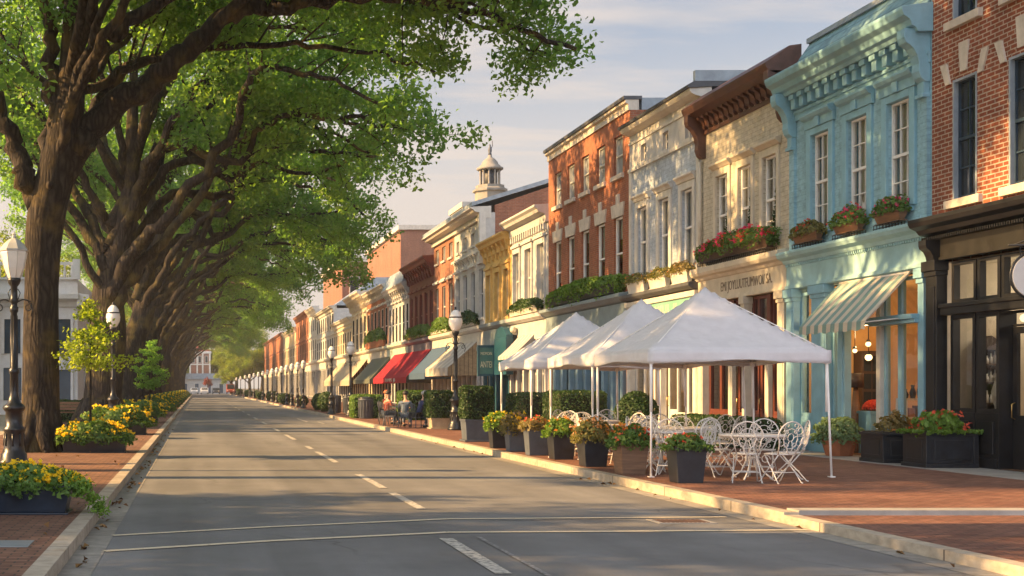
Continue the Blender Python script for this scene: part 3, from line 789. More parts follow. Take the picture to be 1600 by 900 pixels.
# ------------------------------------------------------------------ buildings along the right side (facades face the street, towards -x)
XF = 14.5
class Fac:
    """u runs along the street from the building's near edge, d outwards over the pavement, z up"""
    def __init__(s, name, label, Y0, Y1, cat='building', xf=XF):
        s.Y0 = Y0; s.W = Y1-Y0; s.Y1 = Y1; s.xf = xf
        s.root = thing(name, label, cat, (xf, (Y0+Y1)/2, .13))
    def box(s, mb, u0, u1, d0, d1, z0, z1): mb.box(s.xf-d1, s.xf-d0, s.Y0+u0, s.Y0+u1, z0, z1)
    def prof(s, mb, u0, u1, pts):
        mb.prism([(s.xf-d, s.Y0+u0, z) for d, z in pts], (0, u1-u0, 0))
    def part(s, mb, name, m, parent=None, bevel=0): return mb.build(name, m, parent or s.root, bevel=bevel)
    def wall(s, m, ztop, holes, depth=10.0, z0=-.05, reveal=.22, side_m=None):
        mb = MB(); e = .003
        us = sorted({e, s.W-e} | {h[0] for h in holes} | {h[1] for h in holes})
        zs = sorted({z0, ztop} | {h[2] for h in holes} | {h[3] for h in holes})
        P = lambda u, z, d=0.0: (s.xf-d, s.Y0+u, z)
        for a, b in zip(us[:-1], us[1:]):
            for c, d in zip(zs[:-1], zs[1:]):
                mu, mz = (a+b)/2, (c+d)/2
                if any(h[0] < mu < h[1] and h[2] < mz < h[3] for h in holes): continue
                mb.quad(P(a, c), P(a, d), P(b, d), P(b, c))
        for h in holes:
            r = -(h[4] if len(h) > 4 else reveal)
            u0, u1, a, b = h[:4]
            mb.quad(P(u0, a), P(u0, b), P(u0, b, r), P(u0, a, r))
            mb.quad(P(u1, a, r), P(u1, b, r), P(u1, b), P(u1, a))
            mb.quad(P(u0, b), P(u1, b), P(u1, b, r), P(u0, b, r))
            mb.quad(P(u0, a, r), P(u1, a, r), P(u1, a), P(u0, a))
        for u in (e, s.W-e): mb.quad(P(u, z0), P(u, ztop), P(u, ztop, -depth), P(u, z0, -depth))
        mb.quad(P(e, z0, -depth), P(e, ztop, -depth), P(s.W-e, ztop, -depth), P(s.W-e, z0, -depth))
        mb.quad(P(e, ztop), P(s.W-e, ztop), P(s.W-e, ztop, -depth), P(e, ztop, -depth))
        s.wallm = m
        return s.part(mb, 'wall', m)
    def floorslab(s, z, m=None, depth=9.9):
        mb = MB(); s.box(mb, .1, s.W-.1, -depth, -.35, z-.15, z)
        s.part(mb, 'upper_floor', m or M['dark_wood'])
    def window(s, u0, u1, z0, z1, fm, pane=None, nx=2, nz=2, fw=.055, dd=-.13, curtain=None, sill=None, head=None, jamb=None, mun=.022, meet=True, open_to=None):
        """double-hung sash: frame with glazing bars, glass, sill, head, curtain"""
        mb = MB(); t = .045
        for (a, b, c, d) in ((u0, u0+fw, z0, z1), (u1-fw, u1, z0, z1), (u0+fw, u1-fw, z0, z0+fw), (u0+fw, u1-fw, z1-fw, z1)):
            s.box(mb, a, b, dd-t, dd+t, c, d)
        zm = (z0+z1)/2
        if meet: s.box(mb, u0+fw, u1-fw, dd-.03, dd+.05, zm-.03, zm+.03)
        gu0, gu1 = u0+fw, u1-fw
        for i in range(1, nx):
            u = gu0+(gu1-gu0)*i/nx
            s.box(mb, u-mun/2, u+mun/2, dd-.012, dd+.03, z0+fw, zm-.03 if meet else z1-fw)
            if meet: s.box(mb, u-mun/2, u+mun/2, dd-.012, dd+.03, zm+.03, z1-fw)
        for (lo, hi) in (((z0+fw, zm-.03), (zm+.03, z1-fw)) if meet else ((z0+fw, z1-fw),)):
            for i in range(1, nz):
                z = lo+(hi-lo)*i/nz
                for q in range(nx):
                    a = gu0+(gu1-gu0)*q/nx+(mun/2 if q else 0); b = gu0+(gu1-gu0)*(q+1)/nx-(mun/2 if q < nx-1 else 0)
                    s.box(mb, a, b, dd-.012, dd+.03, z-mun/2, z+mun/2)
        w = s.part(mb, 'window', fm)
        g = MB(); x = s.xf-dd+.002
        g.quad((x, s.Y0+gu0, z0+fw), (x, s.Y0+gu0, z1-fw), (x, s.Y0+gu1, z1-fw), (x, s.Y0+gu1, z0+fw))
        s.part(g, 'pane', pane or M['glass_up'], w)
        if curtain:
            cm, parts = curtain
            for (a, b, c, d) in parts:          # fractions of the opening
                cb = MB(); n = 14; ua, ub = u0+(u1-u0)*a, u0+(u1-u0)*b; za, zb = z0+(z1-z0)*c, z0+(z1-z0)*d
                pts = [(s.xf-dd+.12+.025*math.sin(i*2.1), s.Y0+ua+(ub-ua)*i/n) for i in range(n+1)]
                for (p, q) in zip(pts[:-1], pts[1:]): cb.quad((p[0], p[1], za), (p[0], p[1], zb), (q[0], q[1], zb), (q[0], q[1], za))
                s.part(cb, 'curtain', cm, w)
        if sill:
            m, h, pr, ov = sill
            b = MB(); s.box(b, u0-ov, u1+ov, -.10, pr, z0-h, z0-.002); s.part(b, 'sill', m, w, .008)
        if head: head(s, w, u0, u1, z1)
        return w
    def far_window(s, u0, u1, z0, z1, fm, pane, sill=None, bars=True):
        mb = MB(); dd = -.14 if s.Y0 < 85 else -.012; f = .06; fb = .05 if s.Y0 < 85 else (.022 if s.Y0 < 130 else .016)
        for (a, b, c, d) in ((u0, u0+f, z0, z1), (u1-f, u1, z0, z1), (u0+f, u1-f, z0, z0+f), (u0+f, u1-f, z1-f, z1)):
            s.box(mb, a, b, dd-.05, dd+fb, c, d)
        if bars: s.box(mb, u0+f, u1-f, dd-.03, dd+fb-.005, (z0+z1)/2-.035, (z0+z1)/2+.035)
        w = s.part(mb, 'window', fm)
        g = MB(); x = s.xf-dd
        g.quad((x, s.Y0+u0+f, z0+f), (x, s.Y0+u0+f, z1-f), (x, s.Y0+u1-f, z1-f), (x, s.Y0+u1-f, z0+f))
        s.part(g, 'pane', pane, w)
        if sill:
            b = MB(); s.box(b, u0-.08, u1+.08, -.10, .09, z0-.12, z0-.002); s.part(b, 'sill', sill, w)
        return w
    def pilaster(s, u0, u1, z0, z1, m, d=.13, cap=True):
        mb = MB()
        s.box(mb, u0, u1, -.06, d, z0+.32, z1-.30)
        s.box(mb, u0-.03, u1+.03, -.06, d+.04, z0, z0+.32)
        if u1-u0 > .2: s.box(mb, u0+.05, u1-.05, d-.01, d+.018, z0+.5, z1-.5)
        if cap:
            s.box(mb, u0-.02, u1+.02, -.06, d+.03, z1-.30, z1-.20)
            s.box(mb, u0-.05, u1+.05, -.06, d+.07, z1-.20, z1-.002)
        return s.part(mb, 'pilaster', m, bevel=.008)
    def shop_window(s, u0, u1, zb, z1, zt0, zt1, m, dd=-.12, pane=None, mull=0, name='shop_window', panels=1, base=.13):
        """panelled stall riser, large pane, transom light"""
        f = .07
        mb = MB()
        for (a, b, c, d) in ((u0, u0+f, zb, zt1), (u1-f, u1, zb, zt1), (u0+f, u1-f, zb, zb+f), (u0+f, u1-f, z1-.04, zt0+.04), (u0+f, u1-f, zt1-f, zt1)):
            s.box(mb, a, b, dd-.05, dd+.05, c, d)
        for i in range(mull):
            u = u0+(u1-u0)*(i+1)/(mull+1); s.box(mb, u-.03, u+.03, dd-.045, dd+.045, zb+f, z1-.04); s.box(mb, u-.03, u+.03, dd-.045, dd+.045, zt0+.04, zt1-f)
        w = s.part(mb, name, m)
        x = s.xf-dd
        g = MB(); g.quad((x, s.Y0+u0+f, zb+f), (x, s.Y0+u0+f, z1-.04), (x, s.Y0+u1-f, z1-.04), (x, s.Y0+u1-f, zb+f)); s.part(g, 'pane', pane or M['glass'], w)
        g = MB(); g.quad((x, s.Y0+u0+f, zt0+.04), (x, s.Y0+u0+f, zt1-f), (x, s.Y0+u1-f, zt1-f), (x, s.Y0+u1-f, zt0+.04)); s.part(g, 'transom_pane', pane or M['glass'], w)
        b = MB(); s.box(b, u0, u1, dd-.06, dd+.06, base, zb-.002)
        for i in range(panels):
            a = u0+(u1-u0)*i/panels+.09; c = u0+(u1-u0)*(i+1)/panels-.09
            if c > a: s.box(b, a, c, dd+.05, dd+.085, base+.22, zb-.14)
        s.box(b, u0, u1, dd+.05, dd+.10, base, base+.14)
        s.part(b, 'stall_riser', m, bevel=.006)
        return w
    def door(s, u0, u1, z1, m, dd=-.5, zg=1.0, pane=None, handle=True, base=.13):
        mb = MB(); f = .12; t = .03
        for (a, b, c, d) in ((u0, u0+f, base, z1), (u1-f, u1, base, z1), (u0+f, u1-f, base, zg), (u0+f, u1-f, z1-f, z1)):
            s.box(mb, a, b, dd-t, dd+t, c, d)
        s.box(mb, u0+f+.05, u1-f-.05, dd+.02, dd+.045, base+.2, zg-.15)
        w = s.part(mb, 'door', m)
        x = s.xf-dd
        g = MB(); g.quad((x, s.Y0+u0+f, zg), (x, s.Y0+u0+f, z1-f), (x, s.Y0+u1-f, z1-f), (x, s.Y0+u1-f, zg)); s.part(g, 'pane', pane or M['glass'], w)
        if handle:
            h = MB(); uh = u1-f*.5
            h.tube([(x-.03, s.Y0+uh, 1.05), (x-.09, s.Y0+uh, 1.08), (x-.09, s.Y0+uh, 1.32), (x-.03, s.Y0+uh, 1.35)], .012, 6)
            s.part(h, 'handle', M['brass'], w)
        return w
    def inside(s, z1, m, depth=4.0, u0=.15, u1=None, d0=-.42, floor=True):
        """plastered room behind the glass (walls, ceiling, wooden floor), open to the street side"""
        u1 = u1 or s.W-.15
        P = lambda u, d, z: (s.xf-d, s.Y0+u, z)
        mb = MB()
        mb.quad(P(u0, d0, .15), P(u0, -depth, .15), P(u0, -depth, z1), P(u0, d0, z1))
        mb.quad(P(u1, d0, .15), P(u1, -depth, .15), P(u1, -depth, z1), P(u1, d0, z1))
        mb.quad(P(u0, -depth, .15), P(u1, -depth, .15), P(u1, -depth, z1), P(u0, -depth, z1))
        mb.quad(P(u0, d0, z1), P(u1, d0, z1), P(u1, -depth, z1), P(u0, -depth, z1))
        s.part(mb, 'shop_interior', m)
        mb = MB(); mb.quad(P(u0, .0, .146), P(u1, .0, .146), P(u1, -depth, .146), P(u0, -depth, .146)); s.part(mb, 'shop_floor', M['wood'])

def bracket_poly(d, h, t=.0):
    """scrolled bracket outline (depth, height from its top, both positive)"""
    pts = [(0, 0), (d, 0), (d, -.16*h), (d*.93, -.26*h), (d*.80, -.30*h), (d*.66, -.36*h), (d*.50, -.50*h), (d*.42, -.66*h), (d*.44, -.80*h), (d*.36, -.92*h), (d*.2, -h), (0, -h)]
    return pts

def lettering(fac, text, u_c, z_c, size, m, d, parent, width=None):
    cu = bpy.data.curves.new('lettering', 'FONT'); cu.body = text; cu.size = size; cu.extrude = .008
    cu.align_x = 'CENTER'; cu.align_y = 'CENTER'
    tmp = bpy.data.objects.new('lettering_source', cu); COL.objects.link(tmp)
    dg = bpy.context.evaluated_depsgraph_get()
    me = bpy.data.meshes.new_from_object(tmp.evaluated_get(dg))
    bpy.data.objects.remove(tmp)
    n = len(me.vertices); co = np.empty(n*3, dtype=np.float32); me.vertices.foreach_get('co', co); co = co.reshape(-1, 3)
    if width:
        w = co[:, 0].max()-co[:, 0].min(); co[:, 0] *= width/w
    new = np.empty_like(co)
    new[:, 0] = fac.xf-d-co[:, 2]; new[:, 1] = fac.Y0+u_c-co[:, 0]; new[:, 2] = z_c+co[:, 1]     # reads left to right seen from the street
    new -= np.array(ORG[parent.name][:], dtype=np.float32)
    me.vertices.foreach_set('co', new.ravel()); me.update()
    return link_mesh('lettering', me, m, parent)

# ================================================================ red brick corner building with the black shopfront
f = Fac('brick_building', 'red brick building with tall navy sash windows above a black shopfront', 16.5, 25.3)
f.W -= 0
ups = [(7.90, 8.65)] ; holes = []
wins = [(2.1, 2.85), (3.9, 4.65), (5.62, 6.40), (7.33, 8.10)]
navy = mat('navy_window_frames', (.022, .045, .075), .4, .15, 4)
def arch_head(fc, w, u0, u1, z1):
    uc = (u0+u1)/2; wd = u1-u0
    b = MB(); n = 9
    # rubbed brick arch between three stone voussoirs
    for k in range(n):
        a0 = -.72+1.44*k/n; a1 = -.72+1.44*(k+1)/n-.02
        q = []
        for (a, r) in ((a0, .0), (a0, .36), (a1, .36), (a1, .0)):
            q.append((fc.xf-.012, fc.Y0+uc+a*wd*.62*(1+r*.55), z1+.02+r+.13*(1-(a/.72)**2)))
        b.prism(q, (.05, 0, 0))
    fc.part(b, 'arch', M['corner_brick'], w)
    for (c, wb, wt, zb, zt) in ((0, .10, .155, .10, .66), (-.66, .075, .10, -.05, .36), (.66, .075, .10, -.05, .36)):
        x = fc.xf-.035; y = fc.Y0+uc+c*wd; sh = c*.22
        k_ = MB(); k_.prism([(x, y-wb, z1+zb), (x, y+wb, z1+zb), (x, y+sh+wt, z1+zt), (x, y+sh-wt, z1+zt)], (.10, 0, 0))
        fc.part(k_, 'keystone', M['stone'], w)
for (a, b) in wins: holes += [(a, b, 5.22, 7.52), (a, b, 8.66, 10.8)]
SH = [(.45, 8.45, .10, 4.14, .03)]
f.wall(M['corner_brick'], 13.0, holes+SH)
f.floorslab(4.6)
for (a, b) in wins:
    f.window(a, b, 5.22, 7.52, navy, M['near_pane'], 2, 2, .07, -.12, sill=(M['stone'], .16, .09, .17), head=arch_head, mun=.028)
    f.window(a, b, 8.66, 10.8, navy, M['near_pane'], 2, 2, .07, -.12, sill=(M['stone'], .16, .09, .17), head=arch_head, mun=.028)
    for (z0, z1) in ((5.22, 7.52), (8.66, 10.8)):      # grey painted brick-mould round the opening
        t = MB(); f.box(t, a+.004, a+.05, -.10, .008, z0, z1); f.box(t, b-.05, b-.004, -.10, .008, z0, z1); f.box(t, a+.05, b-.05, -.10, .008, z1-.05, z1-.004)
        f.part(t, 'window_moulding', M['lead'])
bk = M['black_paint']
mb = MB(); W = f.W
f.prof(mb, -.02, W-.02, [(0, 4.55), (.28, 4.62), (.34, 4.70), (.46, 4.76), (.50, 4.84), (.50, 4.91), (0, 4.99)])
f.part(mb, 'cornice', bk, bevel=.01)
mb = MB(); n = int(W/.07)
for k in range(n): f.box(mb, k*.07+.01, k*.07+.045, 0, .26, 4.50, 4.56)
f.part(mb, 'dentils', bk)
mb = MB(); f.box(mb, .05, W-.05, -.05, .06, 4.10, 4.50); f.box(mb, .05, W-.05, .06, .09, 4.10, 4.16)
f.part(mb, 'fascia', mat('charcoal_fascia_paint', (.015, .015, .015), .5, .3, 3, .1, 40, dirt=.08, spec=.3))
for (a, b) in ((.06, .44), (8.38, 8.74), (3.05, 3.35)): f.pilaster(a, b, .13, 4.10, bk, .16)
mb = MB()      # heavy beam under the transom lights and a bracket at each end
f.box(mb, .45, 8.37, -.20, .10, 3.02, 3.24); f.box(mb, .45, 8.37, .10, .14, 3.16, 3.24)
f.part(mb, 'transom_beam', bk, bevel=.01)
for u in (8.42, .12):
    mb = MB(); mb.prism([(f.xf-d-.06, f.Y0+u, 4.50+z) for d, z in bracket_poly(.28, .62)], (0, .26, 0)); f.part(mb, 'bracket', bk)
for (a, b) in ((7.50, 8.28), (6.78, 7.46), (3.4, 4.2), (4.22, 5.0), (.46, 1.72), (1.76, 3.02), (5.02, 5.68)):
    mb = MB(); z0, z1 = 3.26, 4.04
    for (p, q, c, d) in ((a, a+.08, z0, z1), (b-.08, b, z0, z1), (a+.08, b-.08, z0, z0+.06), (a+.08, b-.08, z1-.06, z1)): f.box(mb, p, q, -.20, -.08, c, d)
    w = f.part(mb, 'transom_window', bk)
    g = MB(); x = f.xf+.14; g.quad((x, f.Y0+a+.08, z0+.06), (x, f.Y0+a+.08, z1-.06), (x, f.Y0+b-.08, z1-.06), (x, f.Y0+b-.08, z0+.06)); f.part(g, 'pane', M['glass'], w)
    mb = MB(); z0, z1 = 1.15, 3.02
    for (p, q, c, d) in ((a, a+.08, z0, z1), (b-.08, b, z0, z1), (a+.08, b-.08, z0, z0+.08), (a+.08, b-.08, z1-.08, z1)): f.box(mb, p, q, -.20, -.06, c, d)
    w = f.part(mb, 'shop_window', bk)
    g = MB(); g.quad((x, f.Y0+a+.08, z0+.08), (x, f.Y0+a+.08, z1-.08), (x, f.Y0+b-.08, z1-.08), (x, f.Y0+b-.08, z0+.08)); f.part(g, 'pane', M['glass'], w)
    mb = MB(); f.box(mb, a, b, -.22, -.04, .13, 1.148); f.box(mb, a+.12, b-.12, -.05, -.015, .4, 1.0); f.box(mb, a, b, -.05, .0, .13, .32)
    f.part(mb, 'stall_riser', bk, bevel=.008)
for (a, b) in ((5.70, 6.74),):
    mb = MB(); z0, z1 = 3.26, 4.04
    for (p, q, c, d) in ((a, a+.08, z0, z1), (b-.08, b, z0, z1), (a+.08, b-.08, z0, z0+.06), (a+.08, b-.08, z1-.06, z1)): f.box(mb, p, q, -.20, -.08, c, d)
    w = f.part(mb, 'transom_window', bk)
    g = MB(); x = f.xf+.14; g.quad((x, f.Y0+a+.08, z0+.06), (x, f.Y0+a+.08, z1-.06), (x, f.Y0+b-.08, z1-.06), (x, f.Y0+b-.08, z0+.06)); f.part(g, 'pane', M['glass'], w)
    f.door(a+.03, b-.03, 2.72, bk, -.30, 1.12)
    mb = MB(); f.box(mb, a, a+.03, -.34, -.02, .13, 3.02); f.box(mb, b-.03, b, -.34, -.02, .13, 3.02); f.box(mb, a+.03, b-.03, -.33, -.27, 2.73, 2.77); f.box(mb, a+.03, b-.03, -.33, -.27, 2.97, 3.02)
    dw = f.part(mb, 'door_frame', bk)
    g = MB(); x = f.xf+.30; g.quad((x, f.Y0+a+.03, 2.77), (x, f.Y0+a+.03, 2.97), (x, f.Y0+b-.03, 2.97), (x, f.Y0+b-.03, 2.77)); f.part(g, 'pane', M['glass'], dw)
f.inside(4.05, M['pale_wall'], 4.5, .46, 8.44, -.035)
# thing inside: shelves with bottles seen through the window
t = thing('display_shelf', 'dark arched shelf unit with small bottles inside the black shop window', 'shelf', (15.22, 24.7, .146))
mb = MB(); x0, x1 = 15.03, 15.42
mb.box(x0, x0+.04, 24.56, 24.88, .146, 2.35); mb.box(x1-.04, x1, 24.56, 24.88, .146, 2.35); mb.box(x0+.04, x1-.04, 24.84, 24.88, .146, 2.35)
mb.prism([(x0, 24.56, 2.35), (x1, 24.56, 2.35), (x1-.05, 24.56, 2.52), ((x0+x1)/2, 24.56, 2.62), (x0+.05, 24.56, 2.52)], (0, .32, 0))
for z in (.5, .9, 1.3, 1.7, 2.05): mb.box(x0+.04, x1-.04, 24.58, 24.84, z, z+.03)
mb.build('frame', M['dark_wood'], t)
mb = MB()
for z in (.93, 1.33, 1.73, 2.08):
    for k in range(4):
        h = .16+.04*((k*7+int(z*10)) % 3); mb.lathe(x0+.09+k*.075, 24.66, [(.028, z), (.028, z+h*.6), (.012, z+h*.75), (.012, z+h)], 8)
mb.build('bottles', M['frost'], t)
t = thing('urn', 'pale tall urn standing on the sill inside the black shop window', 'urn', (14.98, 24.0, 1.15))
mb = MB(); mb.lathe(14.98, 24.0, [(.05, 1.15), (.07, 1.18), (.04, 1.24), (.09, 1.42), (.10, 1.55), (.05, 1.72), (.04, 1.80), (.07, 1.84)], 14); mb.build('body', M['white_iron'], t)
mb = MB(); mb.box(14.9, 15.06, 23.92, 24.08, .146, 1.15); mb.build('stand', M['dark_wood'], t)
brick_b = f

# round blank hanging sign on a bracket
t = thing('hanging_sign', 'blank white round sign hanging from a black bracket over the black shopfront', 'sign', (14.05, 21.5, 3.5))
mb = MB(); vs = [(14.05+.37*math.cos(a), 21.5, 3.50+.37*math.sin(a)) for a in np.linspace(0, 2*math.pi, 49)[:-1]]
mb.prism(vs, (0, .05, 0)); mb.build('disc', mat('plain_white_sign', (.74, .73, .73), .4, .03, 3), t)
mb = MB(); vs = [(14.05+.395*math.cos(a), 21.525, 3.50+.395*math.sin(a)) for a in np.linspace(0, 2*math.pi, 49)[:-1]]
mb.tube(vs, .022, 6, True, True); mb.build('rim', M['iron'], t)
mb = MB(); mb.tube([(14.45, 21.525, 4.02), (13.62, 21.525, 4.02)], .02, 8); mb.tube([(13.82, 21.525, 4.02), (13.82, 21.525, 3.82)], .008, 6); mb.tube([(14.28, 21.525, 4.02), (14.28, 21.525, 3.82)], .008, 6)
mb.tube([(14.45, 21.525, 4.4), (14.2, 21.525, 4.2), (13.72, 21.525, 4.03)], .012, 6)
mb.build('bracket', M['iron'], t)

# ================================================================ aqua blue shop
f = Fac('blue_building', 'aqua blue painted brick shop building with bracketed cornice and striped awning', 25.3, 31.35)
bt = M['blue_trim']; W = f.W
cs = [1.16, 2.82, 4.50]; ww = .43
holes = [(c-ww, c+ww, 5.32, 7.56, .26) for c in cs]
f.wall(M['sky_blue'], 9.0, holes+[(.20, 5.85, .10, 4.0, .3)])
f.floorslab(4.5)
def blue_head(fc, w, u0, u1, z1):
    b = MB()
    fc.box(b, u0-.20, u0-.003, -.05, .06, 5.33, z1+.16); fc.box(b, u1+.003, u1+.20, -.05, .06, 5.33, z1+.16)
    fc.box(b, u0-.003, u1+.003, -.05, .06, z1+.003, z1+.16)
    fc.part(b, 'casing', bt, w, .01)
    b = MB()
    fc.prof(b, u0-.26, u1+.26, [(0, z1+.165), (.08, z1+.165), (.09, z1+.36), (.16, z1+.40), (.20, z1+.47), (.20, z1+.52), (0, z1+.56)])
    uc = (u0+u1)/2; fc.box(b, uc-.10, uc+.10, .09, .13, z1+.16, z1+.38)
    fc.part(b, 'hood', bt, w, .01)
for i, c in enumerate(cs):
    f.window(c-ww, c+ww, 5.32, 7.56, M['sash'], M['glass'], 3, 2, .05, -.11, head=blue_head,
             curtain=(M['curtain'], [(0.03, .47, .0, .98), (.53, .97, 0, .98)]), sill=(bt, .10, .06, .1))
mb = MB()    # frieze, dentil band, projecting cornice
f.box(mb, .02, W-.02, 0, .05, 8.06, 8.30); f.box(mb, .02, W-.02, .05, .09, 8.22, 8.30)
f.part(mb, 'frieze', bt, bevel=.01)
u = .45
while u < W-.5:
    mb = MB(); f.box(mb, u, u+.19, 0, .22, 8.31, 8.66); f.box(mb, u-.02, u+.21, 0, .27, 8.54, 8.66); u += .41
    f.part(mb, 'dentil', bt, bevel=.01)
mb = MB(); f.prof(mb, -.05, W+.05, [(0, 8.66), (.30, 8.66), (.34, 8.74), (.42, 8.78), (.46, 8.90), (.58, 8.98), (.62, 9.10), (.62, 9.16), (0, 9.24)])
f.part(mb, 'cornice', bt, bevel=.01)
for u in (.05, W-.33):
    mb = MB(); mb.prism([(f.xf-d, f.Y0+u, 8.74+z) for d, z in bracket_poly(.52, 1.05)], (0, .28, 0))
    f.box(mb, u+.03, u+.25, 0, .12, 7.45, 7.70); f.box(mb, u+.0, u+.28, 0, .16, 7.38, 7.46)
    f.part(mb, 'bracket', bt, bevel=.012)
for u in (.06, W-.32):
    mb = MB(); f.box(mb, u, u+.24, 0, .07, 4.92, 7.38); f.part(mb, 'corner_pilaster', M['sky_blue'])
mb = MB(); f.prof(mb, .0, W, [(-.02, 9.22), (.10, 9.22), (-.45, 10.0), (-.48, 10.10), (-.62, 10.10), (-.62, 9.22)])
f.part(mb, 'roof', M['slate_blue'])
mb = MB(); f.box(mb, -.02, W+.02, -.72, -.40, 10.04, 10.16); f.part(mb, 'ridge_cap', M['lead'])
mb = MB(); f.prof(mb, -.02, W+.02, [(0, 4.62), (.16, 4.62), (.20, 4.70), (.32, 4.76), (.36, 4.84), (.36, 4.90), (0, 4.95)]); f.part(mb, 'shop_cornice', M['blue_frieze'], bevel=.01)
mb = MB(); f.box(mb, .0+.004, W-.004, -.05, .10, 4.0, 4.62); f.box(mb, .0+.004, W-.004, .10, .14, 4.02, 4.10)
n = int(W/.09)
for k in range(n): f.box(mb, k*.09+.02, k*.09+.065, .10, .15, 4.555, 4.615)
f.part(mb, 'fascia', M['blue_frieze'])
f.pilaster(5.60, 5.98, .13, 4.0, bt, .14); f.pilaster(.06, .26, .13, 4.0, bt, .14)
f.shop_window(4.74, 5.60, .95, 3.0, 3.06, 3.9, bt, -.10)
f.pilaster(4.05, 4.74, .13, 4.0, bt, .12)
f.shop_window(3.56, 4.05, .85, 3.0, 3.06, 3.9, bt, -.10)
f.pilaster(3.24, 3.56, .13, 4.0, bt, .10, False)
mb = MB(); f.box(mb, 1.98, 3.24, -.16, .02, 2.98, 3.12); f.box(mb, 1.98, 3.24, -.16, -.02, 3.82, 4.0); f.part(mb, 'door_head', bt)
g = MB(); x = f.xf+.06; g.quad((x, f.Y0+1.98, 3.12), (x, f.Y0+1.98, 3.82), (x, f.Y0+3.24, 3.82), (x, f.Y0+3.24, 3.12)); f.part(g, 'transom_pane', M['glass'])
f.pilaster(1.82, 1.98, .13, 4.0, M['white_trim'], .06, False)
f.shop_window(1.22, 1.82, .62, 3.0, 3.06, 3.9, bt, -.08)
f.shop_window(.26, 1.22, .62, 3.0, 3.06, 3.9, bt, -.08)
mb = MB(); f.box(mb, .2, 1.9, .0, .30, 3.0, 3.10); f.box(mb, .2, 1.95, .0, .24, 2.92, 3.0); f.part(mb, 'canopy_ledge', bt, bevel=.01)
f.inside(3.98, M['warm_wall'], 5.0, .22, 5.83, -.35)
# the open door leaf folded into the room
# awning
t = thing('striped_awning', 'green and cream striped awning over the open door of the blue shop', 'awning', (14.5, 27.2, 3.96))
M['stripe'] = clothmat('striped_awning_cloth', (.66, .60, .49), .25, (.24, .36, .33), (1, .36), bump=.15)
mb = MB(); ya, yb = 25.95, 28.78; n = 24
for k in range(n):
    y0 = ya+(yb-ya)*k/n; y1 = ya+(yb-ya)*(k+1)/n
    for (d0, z0, d1, z1) in ((.06, 3.98, .34, 3.70), (.34, 3.70, .64, 3.36), (.64, 3.36, .99, 2.98)):
        mb.quad((14.5-d0, y0, z0), (14.5-d0, y1, z0), (14.5-d1, y1, z1), (14.5-d1, y0, z1))
    zz0 = 2.80+.02*math.sin(k*1.7); zz1 = 2.80+.02*math.sin((k+1)*1.7)
    mb.quad((14.5-.99, y0, 2.98), (14.5-.99, y1, 2.98), (14.5-1.0, y1, zz1), (14.5-1.0, y0, zz0))
o = mb.build('cloth', M['stripe'], t); so = o.modifiers.new('thickness', 'SOLIDIFY'); so.thickness = .006
mb = MB()
for y in (ya+.02, yb-.02):
    mb.tube([(14.44, y, 3.05), (13.53, y, 2.95)], .014, 6); mb.tube([(14.44, y, 3.95), (13.53, y, 2.97)], .012, 6)
mb.tube([(13.53, ya, 2.96), (13.53, yb, 2.96)], .016, 6); mb.tube([(14.42, ya, 3.96), (14.42, yb, 3.96)], .03, 8)
mb.build('frame', M['white_iron'], t)
# lit room of the blue shop
def pend(y, x, z, r, lab):
    t = thing('pendant_lamp', lab, 'lamp', (x, y, 3.98), 'lit globe lamps inside the blue shop')
    mb = MB(); mb.sphere((x, y, z), r, 14, 10); mb.build('globe', M['lamp_on'], t)
    mb = MB(); mb.tube([(x, y, z+r*.9), (x, y, 3.98)], .008, 6); mb.lathe(x, y, [(.05, z+r*.85), (.03, z+r+.05)], 8); mb.build('cord', M['iron'], t)
pend(29.5, 15.13, 2.47, .05, 'larger lit globe lamp hanging in the blue shop doorway')
pend(30.0, 15.70, 2.64, .06, 'smaller lit globe lamp deeper inside the blue shop')
pend(30.5, 15.97, 2.34, .08, 'lit globe lamp before the tall cabinet in the blue shop')
t = thing('tall_cabinet', 'tall dark glazed cabinet against the amber wall inside the blue shop', 'cabinet', (16.15, 30.9, .146))
mb = MB(); mb.box(15.92, 16.40, 30.72, 31.1, .146, 2.5); mb.build('body', M['dark_wood'], t)
mb = MB()
for k in range(5): mb.box(15.97, 16.14, 30.70, 30.72, .3+k*.43, .66+k*.43); mb.box(16.18, 16.35, 30.70, 30.72, .3+k*.43, .66+k*.43)
mb.build('pane', M['dark_pane'], t)
t = thing('standard_lamp', 'floor lamp with a dark drum shade on a wooden stand inside the blue shop', 'lamp', (14.97, 29.15, .146))
mb = MB(); mb.lathe(14.97, 29.15, [(.16, .146), (.15, .19), (.09, .24), (.11, .9), (.05, 1.62)], 12); mb.build('stand', M['wood'], t)
mb = MB(); mb.lathe(14.97, 29.15, [(.17, 1.62), (.16, 1.95)], 18); mb.build('lamp_shade', M['dark_wood'], t)
t = thing('display_table', 'small blue painted table under red flowers inside the blue shop', 'table', (15.05, 28.6, .146))
mb = MB(); mb.box(14.86, 15.36, 28.3, 28.9, 1.04, 1.10); mb.box(14.89, 15.33, 28.33, 28.87, .5, 1.04); mb.build('table_top', bt, t)
for (x, y) in ((14.92, 28.36), (15.30, 28.36), (14.92, 28.84), (15.30, 28.84)):
    mb = MB(); mb.box(x-.03, x+.03, y-.03, y+.03, .146, .5); mb.build('leg', bt, t)
t = thing('display_shelf', 'low white display shelf with dark vases inside the right window of the blue shop', 'shelf', (15.6, 27.6, .146))
mb = MB()
for z in (.146, .55, .95, 1.35): mb.box(15.2, 16.4, 27.5, 27.9, z, z+.04)
mb.box(15.2, 15.24, 27.5, 27.9, .186, 1.35); mb.box(16.36, 16.4, 27.5, 27.9, .186, 1.35); mb.build('frame', M['white_trim'], t)
mb = MB()
